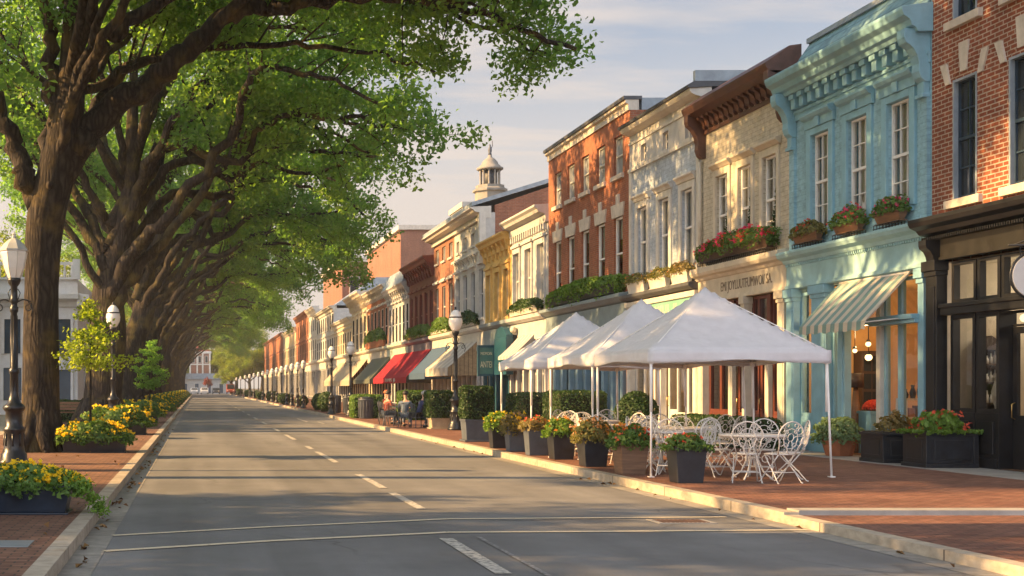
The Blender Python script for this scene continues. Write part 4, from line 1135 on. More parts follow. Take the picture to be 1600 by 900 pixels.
for k in range(7):
    x = 15.3+k*.16; h = .2+.09*((k*5) % 4); mb.lathe(x, 27.7, [(.05, 1.39), (.07, 1.39+h*.4), (.03, 1.39+h*.8), (.04, 1.39+h)], 8)
mb.build('vases', M['iron'], t)
mb = MB()
for k in range(5): mb.box(15.3+k*.2, 15.42+k*.2, 27.55, 27.8, .99, 1.18+.05*(k % 3))
mb.build('boxes', M['terracotta'], t)
rng = np.random.default_rng(8)
t = thing('flower_bowl', 'wide bowl heaped with red flowers on the blue table inside the shop', 'flowers', (15.1, 28.6, 1.10))
mb = MB(); mb.lathe(15.1, 28.6, [(.10, 1.10), (.18, 1.16), (.2, 1.18)], 16); mb.build('bowl', M['terracotta'], t)
a = rng.normal(size=(900, 3)); a /= np.linalg.norm(a, axis=1, keepdims=True); a[:, 2] = abs(a[:, 2])
np_mesh('blossoms', leaf_co(np.array((15.1, 28.6, 1.14))+a*np.array((.22, .26, .20)), .055, rng), 4, M['coral'], t)
for (x, y, z, p) in ((15.3, 29.4, 2.75, 26), (16.4, 27.0, 2.9, 30)):
    li = bpy.data.lights.new('shop_fill_light', 'POINT'); li.energy = p; li.color = (1, .66, .32); li.shadow_soft_size = .12
    lo = bpy.data.objects.new('shop_fill_light', li); COL.objects.link(lo); lo.location = (x, y, z)
for (x, y, z, p) in ((16.0, 24.0, 3.3, 12), (16.9, 22.6, 3.3, 16), (16.8, 20.2, 3.5, 16)):  # fill lights without fixtures, added to brighten the black shop
    li = bpy.data.lights.new('shop_fill_light', 'POINT'); li.energy = p; li.color = (1, .84, .64); li.shadow_soft_size = .12
    lo = bpy.data.objects.new('shop_fill_light', li); COL.objects.link(lo); lo.location = (x, y, z)
t = thing('pendant_lamp', 'lit lamp hanging behind the door of the black shopfront', 'lamp', (15.75, 24.4, 4.0))
mb = MB(); mb.sphere((15.75, 24.4, 2.95), .08, 12, 8); mb.build('globe', M['lamp_on'], t)
mb = MB(); mb.tube([(15.75, 24.4, 3.02), (15.75, 24.4, 4.0)], .008, 6); mb.build('cord', M['iron'], t)

# ================================================================ cream building with the brown cornice
f = Fac('cream_building', 'cream painted brick building with heavy dark brown cornice and red flower box', 31.35, 36.9)
W = f.W; ct = M['cream_trim']
cs = [1.10, 2.58, 4.05]; ww = .40
f.wall(M['cream_brick'], 9.5, [(c-ww, c+ww, 5.30, 7.50, .24) for c in cs]+[(.42, 5.15, .10, 4.02, .3)])
f.floorslab(4.5)
def cream_head(fc, w, u0, u1, z1):
    b = MB()
    fc.box(b, u0-.16, u0-.003, -.05, .05, 5.31, z1+.20); fc.box(b, u1+.003, u1+.16, -.05, .05, 5.31, z1+.20); fc.box(b, u0-.003, u1+.003, -.05, .05, z1+.003, z1+.20)
    fc.part(b, 'casing', ct, w, .01)
    b = MB(); fc.prof(b, u0-.24, u1+.24, [(0, z1+.205), (.06, z1+.205), (.12, z1+.27), (.17, z1+.31), (.17, z1+.37), (0, z1+.40)]); fc.part(b, 'hood', ct, w, .01)
rng = np.random.default_rng(19)
for c in cs:
    w = f.window(c-ww, c+ww, 5.30, 7.50, M['sash'], M['glass'], 2, 2, .05, -.11, head=cream_head, curtain=(M['curtain'], [(.03, .97, .05, .98)]), sill=(ct, .10, .06, .1))
    # ivy growing up the lower part of the window
    n = 520; h = rng.power(.6, n)*1.35
    P = np.stack([np.full(n, f.xf+.10)-rng.uniform(0, .10, n), f.Y0+c-ww+.02+rng.uniform(0, 1, n)*.38*(1.15-h/1.5), 5.32+h], 1)
    np_mesh('ivy', leaf_co(P, .085, rng), 4, M['leaf_hedge'], w)
bw = M['brown_wood']
mb = MB(); f.prof(mb, .05, W-.02, [(0, 9.02), (.10, 9.06), (.14, 9.26), (.36, 9.34), (.52, 9.40), (.58, 9.52), (.60, 9.60), (0.0, 10.02), (-.3, 10.06), (-.3, 9.02)]); f.part(mb, 'cornice', bw, bevel=.01)
u = .4
while u < W-.45:
    mb = MB(); mb.prism([(f.xf-d, f.Y0+u, 9.34+z) for d, z in bracket_poly(.30, .40)], (0, .13, 0)); u += .33
    f.part(mb, 'bracket', bw)
mb = MB(); f.box(mb, .1, W-.1, 0, .06, 8.84, 8.94); f.part(mb, 'frieze_moulding', bw)
for u in (.05, W-.34):
    mb = MB(); mb.prism([(f.xf-d, f.Y0+u, 9.42+z) for d, z in bracket_poly(.54, 1.25)], (0, .26, 0)); f.part(mb, 'bracket', bw, bevel=.012)
mb = MB(); mb.tube([(f.xf-.08, f.Y0+W-.1, 8.1), (f.xf-.08, f.Y0+W-.1, 5.1)], .05, 8); f.part(mb, 'downpipe', ct)
mb = MB(); f.prof(mb, -.01, W+.01, [(0, 4.66), (.14, 4.66), (.20, 4.74), (.30, 4.78), (.34, 4.86), (.34, 5.0), (0, 5.05)]); f.part(mb, 'shop_cornice', ct, bevel=.01)
mb = MB(); f.box(mb, .01, W-.01, -.05, .10, 4.02, 4.66); f.box(mb, .01, W-.01, .10, .14, 4.03, 4.10)
sf = f.part(mb, 'fascia', ct)
lettering(f, "EMI JOYLUUTFUMWOI/ SA.", 2.35, 4.37, .36, M['letters'], .101, sf, 3.15)
for (a, b) in ((.05, .42), (5.13, 5.5), (2.30, 2.48)): f.pilaster(a, b, .13, 4.02, ct, .14)
rw = M['red_wood']
for (a, b, kind) in ((.42, 1.10, 'w'), (1.10, 1.30, 'c'), (1.30, 1.92, 'd'), (1.92, 2.30, 'w'), (2.48, 3.3, 'd'), (3.3, 3.55, 'c'), (3.55, 4.35, 'w'), (4.35, 5.13, 'w')):
    if kind == 'c': f.pilaster(a, b, .13, 3.2, ct, .06)
    if kind == 'd':
        f.door(a, b, 3.0, rw, -.14, .95)
        mb = MB(); f.box(mb, a, b, -.2, -.06, 3.0, 3.16); f.box(mb, a, a+.06, -.2, -.06, 3.16, 4.0); f.box(mb, b-.06, b, -.2, -.06, 3.16, 4.0); f.box(mb, a+.06, b-.06, -.2, -.06, 3.92, 4.0)
        w = f.part(mb, 'transom_window', rw)
        g = MB(); x = f.xf+.12; g.quad((x, f.Y0+a+.06, 3.16), (x, f.Y0+a+.06, 3.92), (x, f.Y0+b-.06, 3.92), (x, f.Y0+b-.06, 3.16)); f.part(g, 'pane', M['glass_up'], w)
    if kind == 'w': f.shop_window(a, b, .95, 3.0, 3.16, 4.0, rw, -.12)
for (a, b) in ((1.10, 1.30), (3.3, 3.55)):
    mb = MB(); f.box(mb, a, b, -.2, .0, 3.2, 4.0); f.part(mb, 'transom_post', rw)
f.inside(4.0, M['pale_wall'], 4.0)

# ================================================================ white and blue-grey building
f = Fac('white_building', 'white and pale blue painted building with small attic windows and a green shop sign', 36.9, 43.0)
W = f.W; wt = M['white_trim']
cs = [1.02, 2.9, 4.85]; ww = .44
at_c = [.95, 2.8, 4.75]
f.wall(M['pale_brick'], 8.86, [(c-ww, c+ww, 5.25, 7.50, .24) for c in cs]+[(.3, 5.8, .10, 3.75, .3)])
f.floorslab(4.4)
mb = MB(); zs = [(8.86, 8.98), (9.55, 10.06)]
for (a, b) in zs: f.box(mb, .003, W-.003, -.3, .02, a, b)
eds = [.003] + sum([[c-.24, c+.24] for c in at_c], []) + [W-.003]
for i in range(0, len(eds), 2): f.box(mb, eds[i], eds[i+1], -.3, .02, 8.98, 9.55)
f.box(mb, .003, W-.003, -9.9, -.3, 8.86, 10.06)
f.part(mb, 'attic_wall', M['grey_white'])
for c in at_c: f.far_window(c-.24, c+.24, 8.98, 9.55, wt, M['dark_pane'], wt)
def white_head(fc, w, u0, u1, z1):
    b = MB()
    fc.box(b, u0-.20, u0-.003, -.05, .06, 5.26, z1+.22); fc.box(b, u1+.003, u1+.20, -.05, .06, 5.26, z1+.22); fc.box(b, u0-.003, u1+.003, -.05, .06, z1+.003, z1+.22)
    fc.part(b, 'casing', wt, w, .01)
    b = MB(); fc.prof(b, u0-.27, u1+.27, [(0, z1+.225), (.08, z1+.225), (.12, z1+.32), (.18, z1+.37), (.18, z1+.43), (0, z1+.46)]); fc.part(b, 'hood', wt, w, .01)
for c in cs: f.window(c-ww, c+ww, 5.25, 7.50, M['sash'], M['glass'], 1, 1, .06, -.12, head=white_head, sill=(wt, .12, .08, .12), curtain=(M['curtain'], [(.03, .40, 0, .98), (.60, .97, .0, .98)]))
mb = MB(); f.box(mb, 0.01, W-.01, 0, .08, 8.80, 8.92); f.box(mb, .01, W-.01, .02, .06, 9.72, 9.80); f.part(mb, 'string_course', wt)
mb = MB(); f.prof(mb, 0, W, [(0, 10.02), (.16, 10.06), (.28, 10.12), (.34, 10.20), (.34, 10.26), (-.3, 10.30), (-.3, 10.02)]); f.part(mb, 'cornice', wt)
mb = MB(); f.prof(mb, -.05, W+.02, [(.40, 10.26), (.42, 10.34), (-.25, 10.72), (-5, 10.72), (-5, 10.3), (-.28, 10.30)]); f.part(mb, 'roof', M['slate'])
mb = MB(); f.box(mb, -.06, .10, -3.0, .2, 10.45, 10.76); f.part(mb, 'parapet', M['lead'])
for u in (.05, W-.25):
    mb = MB(); f.box(mb, u, u+.2, 0, .06, 4.8, 8.8); f.part(mb, 'corner_pilaster', wt)
mb = MB(); f.prof(mb, 0, W, [(0, 4.44), (.30, 4.50), (.38, 4.58), (.38, 4.68), (0, 4.72)]); f.part(mb, 'shop_cornice', M['slate'], bevel=.01)
mb = MB(); f.box(mb, 0.01, W-.01, -.05, .20, 4.28, 4.44); f.box(mb, .01, W-.01, -.05, .12, 3.75, 4.28); f.part(mb, 'fascia', wt)
mb = MB(); f.box(mb, .3, W-.5, .12, .16, 3.80, 4.24); sg = f.part(mb, 'shop_sign', M['sea_green'])
lettering(f, "HIUULMILIL JI", 3.3, 4.02, .34, M['gold'], .161, sg, 3.6)
for (a, b) in ((.03, .34), (5.75, 6.07), (2.9, 3.15)): f.pilaster(a, b, .13, 3.75, wt, .13)
for (a, b, k) in ((.34, 1.2, 'w'), (1.2, 2.05, 'w'), (2.05, 2.9, 'd'), (3.15, 4.0, 'w'), (4.0, 4.9, 'w'), (4.9, 5.75, 'w')):
    if k == 'w': f.shop_window(a, b, .8, 2.85, 2.95, 3.7, wt, -.12)
    else:
        f.door(a, b, 2.9, wt, -.14, .95)
        mb = MB(); f.box(mb, a, b, -.2, -.06, 2.9, 3.75); f.part(mb, 'door_head', wt)
f.inside(3.74, M['pale_wall'], 3.5)
for (y, x, z, lab) in ((38.6, 15.4, 2.45, 'amber wall lamp glowing inside the white shopfront, nearer one'), (41.2, 15.4, 2.5, 'amber wall lamp glowing inside the white shopfront, farther one')):
    t = thing('shop_lamp', lab, 'lamp', (x, y, z))
    mb = MB(); mb.sphere((x, y, z), .13, 12, 8); mb.build('globe', emit('amber_lamp', (1, .55, .15), 3.0), t)
    mb = MB(); mb.tube([(x, y, z+.12), (x, y, 3.74)], .01, 6); mb.build('cord', M['iron'], t)

# ================================================================ tall orange-red brick building
f = Fac('brick_building', 'tall three storey orange red brick building with white stone lintels and stone coping', 43.0, 53.0)
W = f.W
cs = [1.2, 3.12, 4.98, 6.82, 8.62]; ww = .46
f.wall(M['red_brick'], 10.95, [(c-ww, c+ww, 5.0, 7.50, .24) for c in cs]+[(c-ww, c+ww, 8.95, 10.30, .22) for c in cs]+[(.4, 9.6, .10, 3.7, .3)])
f.floorslab(4.4)
def brick_head(fc, w, u0, u1, z1):
    uc = (u0+u1)/2; x = fc.xf-.05; b = MB()
    b.prism([(x, fc.Y0+u0-.10, z1), (x, fc.Y0+u1+.10, z1), (x, fc.Y0+u1+.22, z1+.46), (x, fc.Y0+uc+.14, z1+.46), (x, fc.Y0+uc+.16, z1+.78), (x, fc.Y0+uc-.16, z1+.78), (x, fc.Y0+uc-.14, z1+.46), (x, fc.Y0+u0-.22, z1+.46)], (.12, 0, 0))
    fc.part(b, 'lintel', M['stone'], w)
for c in cs:
    f.window(c-ww, c+ww, 5.0, 7.50, M['sash'], M['glass'], 1, 1, .07, -.12, curtain=(M['curtain'], [(.03, .97, .35+.12*((int(c*7)) % 5), .98)]), head=brick_head, sill=(M['stone'], .14, .08, .12))
    f.window(c-ww, c+ww, 8.95, 10.30, wt, M['pale_pane'], 1, 1, .07, -.13, sill=(M['stone'], .16, .10, .14))
mb = MB(); f.prof(mb, 0, W, [(-.3, 10.95), (.06, 10.95), (.06, 11.15), (.16, 11.20), (.16, 11.32), (-.3, 11.36)]); f.part(mb, 'coping', M['stone'])
mb = MB(); f.box(mb, -.02, W+.02, -.4, .22, 11.30, 11.42); f.part(mb, 'roof_edge', M['slate'])
mb = MB(); f.box(mb, .0, .35, -4.5, -.4, 10.96, 11.36); f.part(mb, 'parapet', M['lead'])
bg = M['blue_grey']
mb = MB(); f.prof(mb, 0, W, [(0, 4.48), (.18, 4.54), (.30, 4.62), (.40, 4.68), (.40, 4.80), (0, 4.86)]); f.part(mb, 'shop_cornice', bg, bevel=.01)
mb = MB(); f.box(mb, .01, W-.01, -.05, .12, 3.7, 4.48); f.box(mb, .01, W-.01, .12, .17, 3.72, 3.82); f.part(mb, 'fascia', bg)
M['blue_shop'] = mat('grey_blue_shopfront_paint', (.17, .27, .34), .5, .12, 3, .1, 40)
for k in range(9):
    u = .42+k*1.02
    f.pilaster(u, u+.22, .13, 3.7, M['blue_shop'], .12)
    if k in (2, 6):
        f.door(u+.22, u+1.02, 2.9, M['blue_shop'], -.14, .95, M['dark_pane'])
        mb = MB(); f.box(mb, u+.22, u+1.02, -.2, -.06, 2.9, 3.7); f.part(mb, 'door_head', M['blue_shop'])
    elif k < 9: f.shop_window(u+.22, u+1.02, .75, 2.8, 2.9, 3.65, M['blue_shop'], -.12, M['blue_pane'])
# ------------------------------------------------------------------ the rest of the right-hand row
def far_shop(f, m, panem, zt=3.7, bay=1.15, doors=(2,)):
    if f.Y0 > 85: panem = M['shade_pane']; bay = 1.5
    n = max(2, int((f.W-.3)/bay)); b = (f.W-.3)/n
    for k in range(n):
        u = .1+k*b
        pw = .24 if f.Y0 < 85 else .42; pd = .10 if f.Y0 < 85 else (.03 if f.Y0 < 130 else .004)
        mb = MB(); f.box(mb, u, u+pw, -.05, pd, .13, zt); f.box(mb, u-.03, u+pw+.03, -.05, pd+(.03 if f.Y0 < 130 else .004), zt-.2, zt-.001); f.part(mb, 'pilaster', m)
        if k in doors: f.far_window(u+pw, u+b, .14, 3.0, m, panem, None, False)
        else: f.far_window(u+pw, u+b, .45 if f.Y0 > 85 else .75, zt-.05, m, panem, None, f.Y0 < 85)
    mb = MB(); f.box(mb, f.W-.22, f.W-.01, -.05, .10, .13, zt); f.part(mb, 'pilaster', m)

def row_building(name, label, Y0, Y1, ztop, wm, tm, nwin, wz, pane, cornice=(.5, .55), shop=None, shop_pane=None, fascia=None, extra=None, brackets=True, wr=.5, frame=None, surround=False, doors=(2,), depth=10):
    f = Fac(name, label, Y0, Y1)
    if Y0 > 75: pane = M['shade_pane']
    pit = f.W/nwin; ww = pit*wr/2
    cs = [pit*(i+.5) for i in range(nwin)]
    rv = .22 if Y0 < 85 else .03; sd = .08 if Y0 < 85 else .02
    holes = [(c-ww, c+ww, wz[0], wz[1], rv) for c in cs]
    if extra: holes += [(c-ww*extra[2], c+ww*extra[2], extra[0], extra[1], min(.2, rv)) for c in cs]
    zt = 3.7
    f.wall(wm, ztop-cornice[1]*.5, holes+[(.1, f.W-.1, .10, zt, .3 if Y0 < 85 else .03)], depth)
    for c in cs:
        w = f.far_window(c-ww, c+ww, wz[0], wz[1], frame or tm, pane, tm)
        b = MB()
        if surround:
            f.box(b, c-ww-.13, c-ww-.002, -.03, sd, wz[0], wz[1]+.24); f.box(b, c+ww+.002, c+ww+.13, -.03, sd, wz[0], wz[1]+.24); f.box(b, c-ww-.002, c+ww+.002, -.03, sd, wz[1]+.002, wz[1]+.24)
        f.box(b, c-ww-.2, c+ww+.2, 0, .15, wz[1]+.25, wz[1]+.37); f.box(b, c-ww-.13, c+ww+.13, 0, .07, wz[1]+.37, wz[1]+.46)
        f.part(b, 'hood', tm, w)
        if extra: f.far_window(c-ww*extra[2], c+ww*extra[2], extra[0], extra[1], frame or tm, extra[3] if len(extra) > 3 else pane, tm, False)
    d, h = cornice
    mb = MB(); z = ztop
    f.prof(mb, -.02, f.W+.02, [(-.3, z-h), (d*.2, z-h), (d*.25, z-h*.55), (d*.7, z-h*.42), (d*.8, z-h*.25), (d, z-h*.12), (d, z), (-.3, z+.05)]); f.part(mb, 'cornice', tm)
    if brackets:
        n = max(3, int(f.W/.9))
        for k in range(n+1):
            mb = MB(); u = .05+(f.W-.28)*k/n; mb.prism([(f.xf-q, f.Y0+u, z-h*.42+zz) for q, zz in bracket_poly(d*.62, h*.95)], (0, .18, 0))
            f.part(mb, 'bracket', tm)
    fm = fascia or tm
    mb = MB(); f.prof(mb, 0, f.W, [(0, 4.46), (.2, 4.5), (.34, 4.6), (.36, 4.76), (0, 4.8)]); f.part(mb, 'shop_cornice', fm)
    mb = MB(); f.box(mb, .01, f.W-.01, -.05, .10, zt, 4.46); f.part(mb, 'fascia', fm)
    far_shop(f, shop or tm, shop_pane or M['dark_pane'], zt, doors=doors)
    return f

wt = M['white_trim']
f = row_building('white_building', 'narrow grey white building with plain deep cornice beside the tall red brick one', 53.0, 59.2, 9.2, M['grey_white'], M['grey_white'], 3, (5.2, 7.7), M['pale_pane'], (.6, .7), M['grey_white'], M['blue_pane'], None, None, False, .52, wt, True)
mb = MB()
n = 16
for k in range(n): f.box(mb, .2+k*.37, .36+k*.37, 0, .16, 8.2, 8.48)
f.box(mb, .05, f.W-.05, 0, .06, 7.98, 8.12); f.part(mb, 'dentils', M['grey_white'])
row_building('ochre_building', 'ochre yellow building with bracketed ochre cornice between two white fronts', 59.2, 64.7, 8.85, M['ochre'], M['ochre'], 3, (4.95, 7.2), M['dark_pane'], (.5, .75), M['teal'], M['dark_pane'], M['blue_grey'], None, True, .5, M['tan'], True)
# long pair under one white eave
f = row_building('white_building', 'taller grey white building with blue windows and a brick gable wall behind the ochre one', 64.7, 72.5, 10.75, M['grey_white'], wt, 4, (5.2, 7.7), M['blue_pane'], (.75, .55), M['grey_white'], M['dark_pane'], None, (9.1, 9.75, .8, M['pale_pane']), False, .5, M['grey_white'])
mb = MB(); f.box(mb, .02, f.W-.02, 0, .20, 8.55, 8.68); n = 12
for k in range(n): mb.prism([(f.xf-q, f.Y0+.1+k*.63, 8.55+zz) for q, zz in bracket_poly(.17, .42)], (0, .2, 0))
f.part(mb, 'string_course', wt)
mb = MB()   # brick gable end wall and sloping roof
mb.prism([(15.0, 64.702, 8.0), (30.0, 64.702, 8.0), (30, 64.702, 11.0), (22.0, 64.702, 13.2), (15.0, 64.702, 10.85)], (0, .3, 0)); f.part(mb, 'gable_wall', M['far_brick'])
mb = MB(); mb.prism([(13.8, 64.62, 10.78), (22, 64.62, 13.26), (30, 64.62, 11.0), (30, 64.62, 11.2), (22, 64.62, 13.5), (13.8, 64.62, 10.98)], (0, 14.2, 0)); f.part(mb, 'roof', M['lead'])
mb = MB(); f.box(mb, -.03, .35, -.02, .3, 7.9, 10.7); f.part(mb, 'corner_pilaster', wt)
f = row_building('brick_building', 'narrow red brick building with white arched lintels sharing the long white eave', 72.5, 78.8, 10.75, M['far_brick'], wt, 3, (5.2, 7.6), M['dark_pane'], (.75, .55), M['grey_trim'], M['dark_pane'], M['grey_trim'], (9.1, 9.95, 1.0, M['pale_pane']), False, .5, wt)
row_building('dark_red_building', 'dark red painted building with deep bracketed cornice above the red awning', 78.8, 88.0, 9.75, M['maroon'], M['maroon'], 5, (4.9, 7.7), M['dark_pane'], (.7, .9), M['grey_white'], M['dark_pane'], mat('plum_fascia', (.14, .12, .17), .5), None, True, .55, M['maroon'])
f = row_building('grey_building', 'grey white building with dark tall windows and a grey mansard roof', 88.0, 97.6, 8.9, M['grey_white'], M['grey_white'], 6, (4.9, 7.5), M['blue_pane'], (.6, .8), M['grey_white'], M['dark_pane'], mat('pale_green_fascia', (.42, .50, .42), .5), None, True, .55)
mb = MB(); f.prof(mb, 0, f.W, [(.5, 8.92), (.1, 9.95), (-4, 9.95), (-4, 8.92)]); f.part(mb, 'roof', M['lead'])
row_building('brick_building', 'orange brick building with a white cornice and long window box beyond the grey mansard', 97.6, 110.0, 9.55, M['red_brick'], M['grey_trim'], 6, (4.9, 7.8), M['dark_pane'], (.55, .7), M['tan'], M['dark_pane'], M['grey_trim'], None, True, .5)
row_building('cream_building', 'narrow cream building whose pale gold cornice catches the sun', 110.0, 121.0, 9.9, M['tan'], M['cream_trim'], 4, (5.0, 7.9), M['dark_pane'], (.9, 1.0), M['tan'], M['dark_pane'], None, None, True, .5, None, True)
row_building('tan_building', 'low tan building with a row of narrow windows above tan awning', 121.0, 137.0, 8.3, M['tan'], M['grey_trim'], 8, (4.9, 7.0), M['dark_pane'], (.5, .6), M['grey_white'], M['dark_pane'], None, None, False, .5)
f = row_building('grey_building', 'pale grey building with a steep mauve side roof and two rows of windows', 137.0, 157.0, 10.4, M['grey_white'], M['grey_trim'], 8, (4.9, 7.0), M['dark_pane'], (.5, .6), M['grey_white'], M['dark_pane'], None, (8.0, 9.6, 1.0), False, .5)
mb = MB(); mb.prism([(14.6, 136.9, 10.4), (24, 136.9, 10.4), (24, 136.9, 13.4), (19, 136.9, 13.4)], (0, 20, 0)); f.part(mb, 'roof', M['lead'])
row_building('white_building', 'slim white building glowing in the sun beside an orange brick front', 157.0, 168.0, 11.6, wt, wt, 4, (5.0, 7.6), M['dark_pane'], (.6, .7), wt, M['dark_pane'], None, (8.6, 10.2, .9), True, .45)
row_building('brick_building', 'tall orange brick building deep in the row beyond the white front', 168.0, 190.0, 11.8, M['red_brick'], M['far_brick'], 7, (5.0, 7.6), M['dark_pane'], (.5, .6), M['grey_white'], M['dark_pane'], M['grey_trim'], (8.6, 10.4, .9), True, .45)
row_building('tan_building', 'tan building deep in the row partly behind the tree crowns', 190.0, 218.0, 10.6, M['tan'], M['cream_trim'], 8, (5.0, 7.6), M['dark_pane'], (.5, .6), M['grey_white'], M['dark_pane'], None, None, True, .45)
row_building('brick_building', 'sunlit orange brick building at the far end of the row', 218.0, 282.0, 11.0, M['red_brick'], M['far_brick'], 14, (5.0, 7.6), M['dark_pane'], (.5, .6), M['grey_white'], M['dark_pane'], M['grey_trim'], None, False, .4)

# awnings
def awning(label, Y0, Y1, z1, z0, d, m, val=.28, sides=True, side_m=None, name='shop_awning'):
    t = thing(name, label, 'awning', (XF, (Y0+Y1)/2, z1))
    mb = MB(); n = max(6, int((Y1-Y0)/.5))
    for k in range(n):
        a = Y0+(Y1-Y0)*k/n; b = Y0+(Y1-Y0)*(k+1)/n
        for i in range(4):
            p, q = i/4, (i+1)/4; sg = lambda s_: -.06*math.sin(math.pi*s_)
            mb.quad((XF-.06-d*p, a, z1+(z0-z1)*p+sg(p)), (XF-.06-d*p, b, z1+(z0-z1)*p+sg(p)), (XF-.06-d*q, b, z1+(z0-z1)*q+sg(q)), (XF-.06-d*q, a, z1+(z0-z1)*q+sg(q)))
        mb.quad((XF-.06-d, a, z0), (XF-.06-d, b, z0), (XF-.07-d, b, z0-val), (XF-.07-d, a, z0-val))
    o = mb.build('cloth', m, t); so = o.modifiers.new('thickness', 'SOLIDIFY'); so.thickness = .012
    if sides:
        for y in (Y0+.02, Y1-.02):
            mb = MB(); mb.prism([(XF-.06, y, z1-.03), (XF-.06-d, y, z0-.02), (XF-.06-d, y, z0-val), (XF-.06, y, z0-val)], (0, .02, 0))
            mb.build('side_panel', side_m or m, t)
    mb = MB()
    for y in (Y0+.05, (Y0+Y1)/2, Y1-.05): mb.tube([(XF-.05, y, z0-.1), (XF-.06-d, y, z0-.05)], .03, 6)
    mb.build('frame', M['iron'], t)
    return t
M['aw_red'] = clothmat('crimson_awning_cloth', (.34, .018, .035), .15, bump=.15)
M['aw_blue'] = clothmat('dusty_blue_awning_cloth', (.06, .11, .19), .15, bump=.15)
M['aw_white'] = clothmat('cream_white_awning_cloth', (.60, .57, .50), .2, (.44, .41, .36), (1, 1.3), bump=.15)
M['aw_green'] = clothmat('grey_green_awning_cloth', (.13, .145, .115), .15, bump=.15)
M['aw_tan'] = clothmat('tan_awning_cloth', (.44, .38, .28), .2, bump=.15)
M['board'] = brick('tan_board_cheek', (.40, .28, .16), (.43, .31, .18), (.2, .14, .08), .22, 20, .02, rough=.7, bump=.3)
aw = awning('cream white striped awning with tan board cheek beside the teal hanging sign', 66.2, 72.7, 4.05, 2.65, 1.55, M['aw_white'], .42, True, M['board'])
aw = awning('dusty blue awning between the red awning and the white one', 73.2, 78.7, 4.05, 2.45, 1.5, M['aw_blue'], .35, True)
aw = awning('long crimson red awning with small white lettering on its valance', 79.2, 94.0, 4.05, 2.25, 1.6, M['aw_red'], .36, True, mat('dark_awning_side', (.02, .018, .02), .7))
cl = [c for c in aw.children if c.name.startswith('cloth')][0]
class _A: pass
fa = _A(); fa.xf = XF; fa.Y0 = 79.2
lettering(fa, "TAMPS  JB", 6.4, 2.09, .30, wt, 1.70, cl, 4.5)
awning('grey green awning beyond the red one', 96.0, 106.0, 4.0, 2.2, 1.6, M['aw_green'], .3, True)
awning('long pale tan awning behind two tall lamp posts', 109.0, 131.0, 4.1, 2.2, 1.6, M['aw_tan'], .45, False)
M['stripe2'] = clothmat('faint_striped_awning_cloth', (.55, .53, .50), .2, (.34, .34, .33), (1, .55), bump=.15)
awning('grey striped awning just beyond the rear white tent', 54.9, 57.6, 3.95, 3.0, .95, M['stripe2'], .15, True)

# teal sign board with a scalloped profile
t = thing('projecting_sign', 'deep teal projecting sign with a faded green panel beside the white awning', 'sign', (14.5, 60.6, 2.2))
mb = MB(); mb.box(13.86, 14.2, 57.7, 60.0, 2.2, 3.9)
mb.prism([(13.88, 57.7, 3.9), (13.88, 60.0, 3.9), (13.88, 60.0, 4.05), (13.88, 59.6, 4.3), (13.88, 58.9, 4.42), (13.88, 58.2, 4.3), (13.88, 57.7, 4.0)], (.3, 0, 0)); mb.build('board', M['teal'], t, bevel=.02)
mb = MB(); mb.box(14.2, 14.5, 57.8, 58.0, 4.0, 4.3); mb.sphere((14.2, 57.75, 4.22), .15, 10, 8); mb.build('ornament', M['grey_trim'], t)
mb = MB(); mb.box(13.17, 13.82, 60.0, 60.12, 2.25, 3.48); p1 = mb.build('panel', M['teal_panel'], t)
mb = MB(); mb.box(13.10, 13.86, 59.97, 60.15, 3.48, 3.60); mb.box(13.10, 13.86, 59.97, 60.15, 2.15, 2.25); mb.box(13.10, 13.17, 59.97, 60.15, 2.25, 3.48); mb.box(13.82, 13.86, 59.97, 60.15, 2.25, 3.48); mb.build('frame', M['teal'], t)
def flat_text(text, x, y, z, size, m, parent, width):
    cu = bpy.data.curves.new('lettering', 'FONT'); cu.body = text; cu.size = size; cu.extrude = .006; cu.align_x = 'CENTER'; cu.align_y = 'CENTER'
    tmp = bpy.data.objects.new('lettering_source', cu); COL.objects.link(tmp)
    me = bpy.data.meshes.new_from_object(tmp.evaluated_get(bpy.context.evaluated_depsgraph_get())); bpy.data.objects.remove(tmp)
    n = len(me.vertices); co = np.empty(n*3, dtype=np.float32); me.vertices.foreach_get('co', co); co = co.reshape(-1, 3)
    co[:, 0] *= width/(co[:, 0].max()-co[:, 0].min())
    new = np.stack([x+co[:, 0], y-co[:, 2], z+co[:, 1]], 1) - np.array(ORG[parent.name][:], dtype=np.float32)
    me.vertices.foreach_set('co', new.astype(np.float32).ravel()); me.update()
    return link_mesh('lettering', me, m, parent)
flat_text("MIDMOIN", 13.495, 59.99, 3.20, .20, M['gold'], p1, .52)
flat_text("ANTEI", 13.495, 59.99, 2.68, .42, M['gold'], p1, .54)

# ------------------------------------------------------------------ larger buildings behind the row
t = thing('brick_block', 'large plain orange brick block rising behind the dark red building', 'building', (32, 152, 0))
fb = MB(); fb.box(21.8, 40, 138, 165, -.05, 18.6); fb.build('wall', M['far_brick'], t)
fb = MB(); fb.box(21.5, 40.3, 137.7, 165.3, 18.6, 19.1); fb.build('coping', M['stone'], t)
for k in range(2):
    for x in (26.2, 28.2):
        fb = MB(); fb.box(x, x+1.1, 137.9, 138.1, 10.2+k*-5, 13.0+k*-5); w = fb.build('window', M['white_trim'], t)
        fb = MB(); fb.box(x+.12, x+.98, 137.86, 137.9, 10.3+k*-5, 12.9+k*-5); fb.build('pane', M['pale_pane'], w)
t = thing('brick_block', 'lower salmon brick block with pale roof seen past the tree crown edge', 'building', (27, 190, 0))
fb = MB(); fb.box(20.0, 32, 178, 205, -.05, 19.0); fb.build('wall', M['far_brick'], t)
fb = MB(); fb.box(19.5, 32.5, 177.5, 205.5, 19.0, 19.7); fb.build('coping', M['stone'], t)
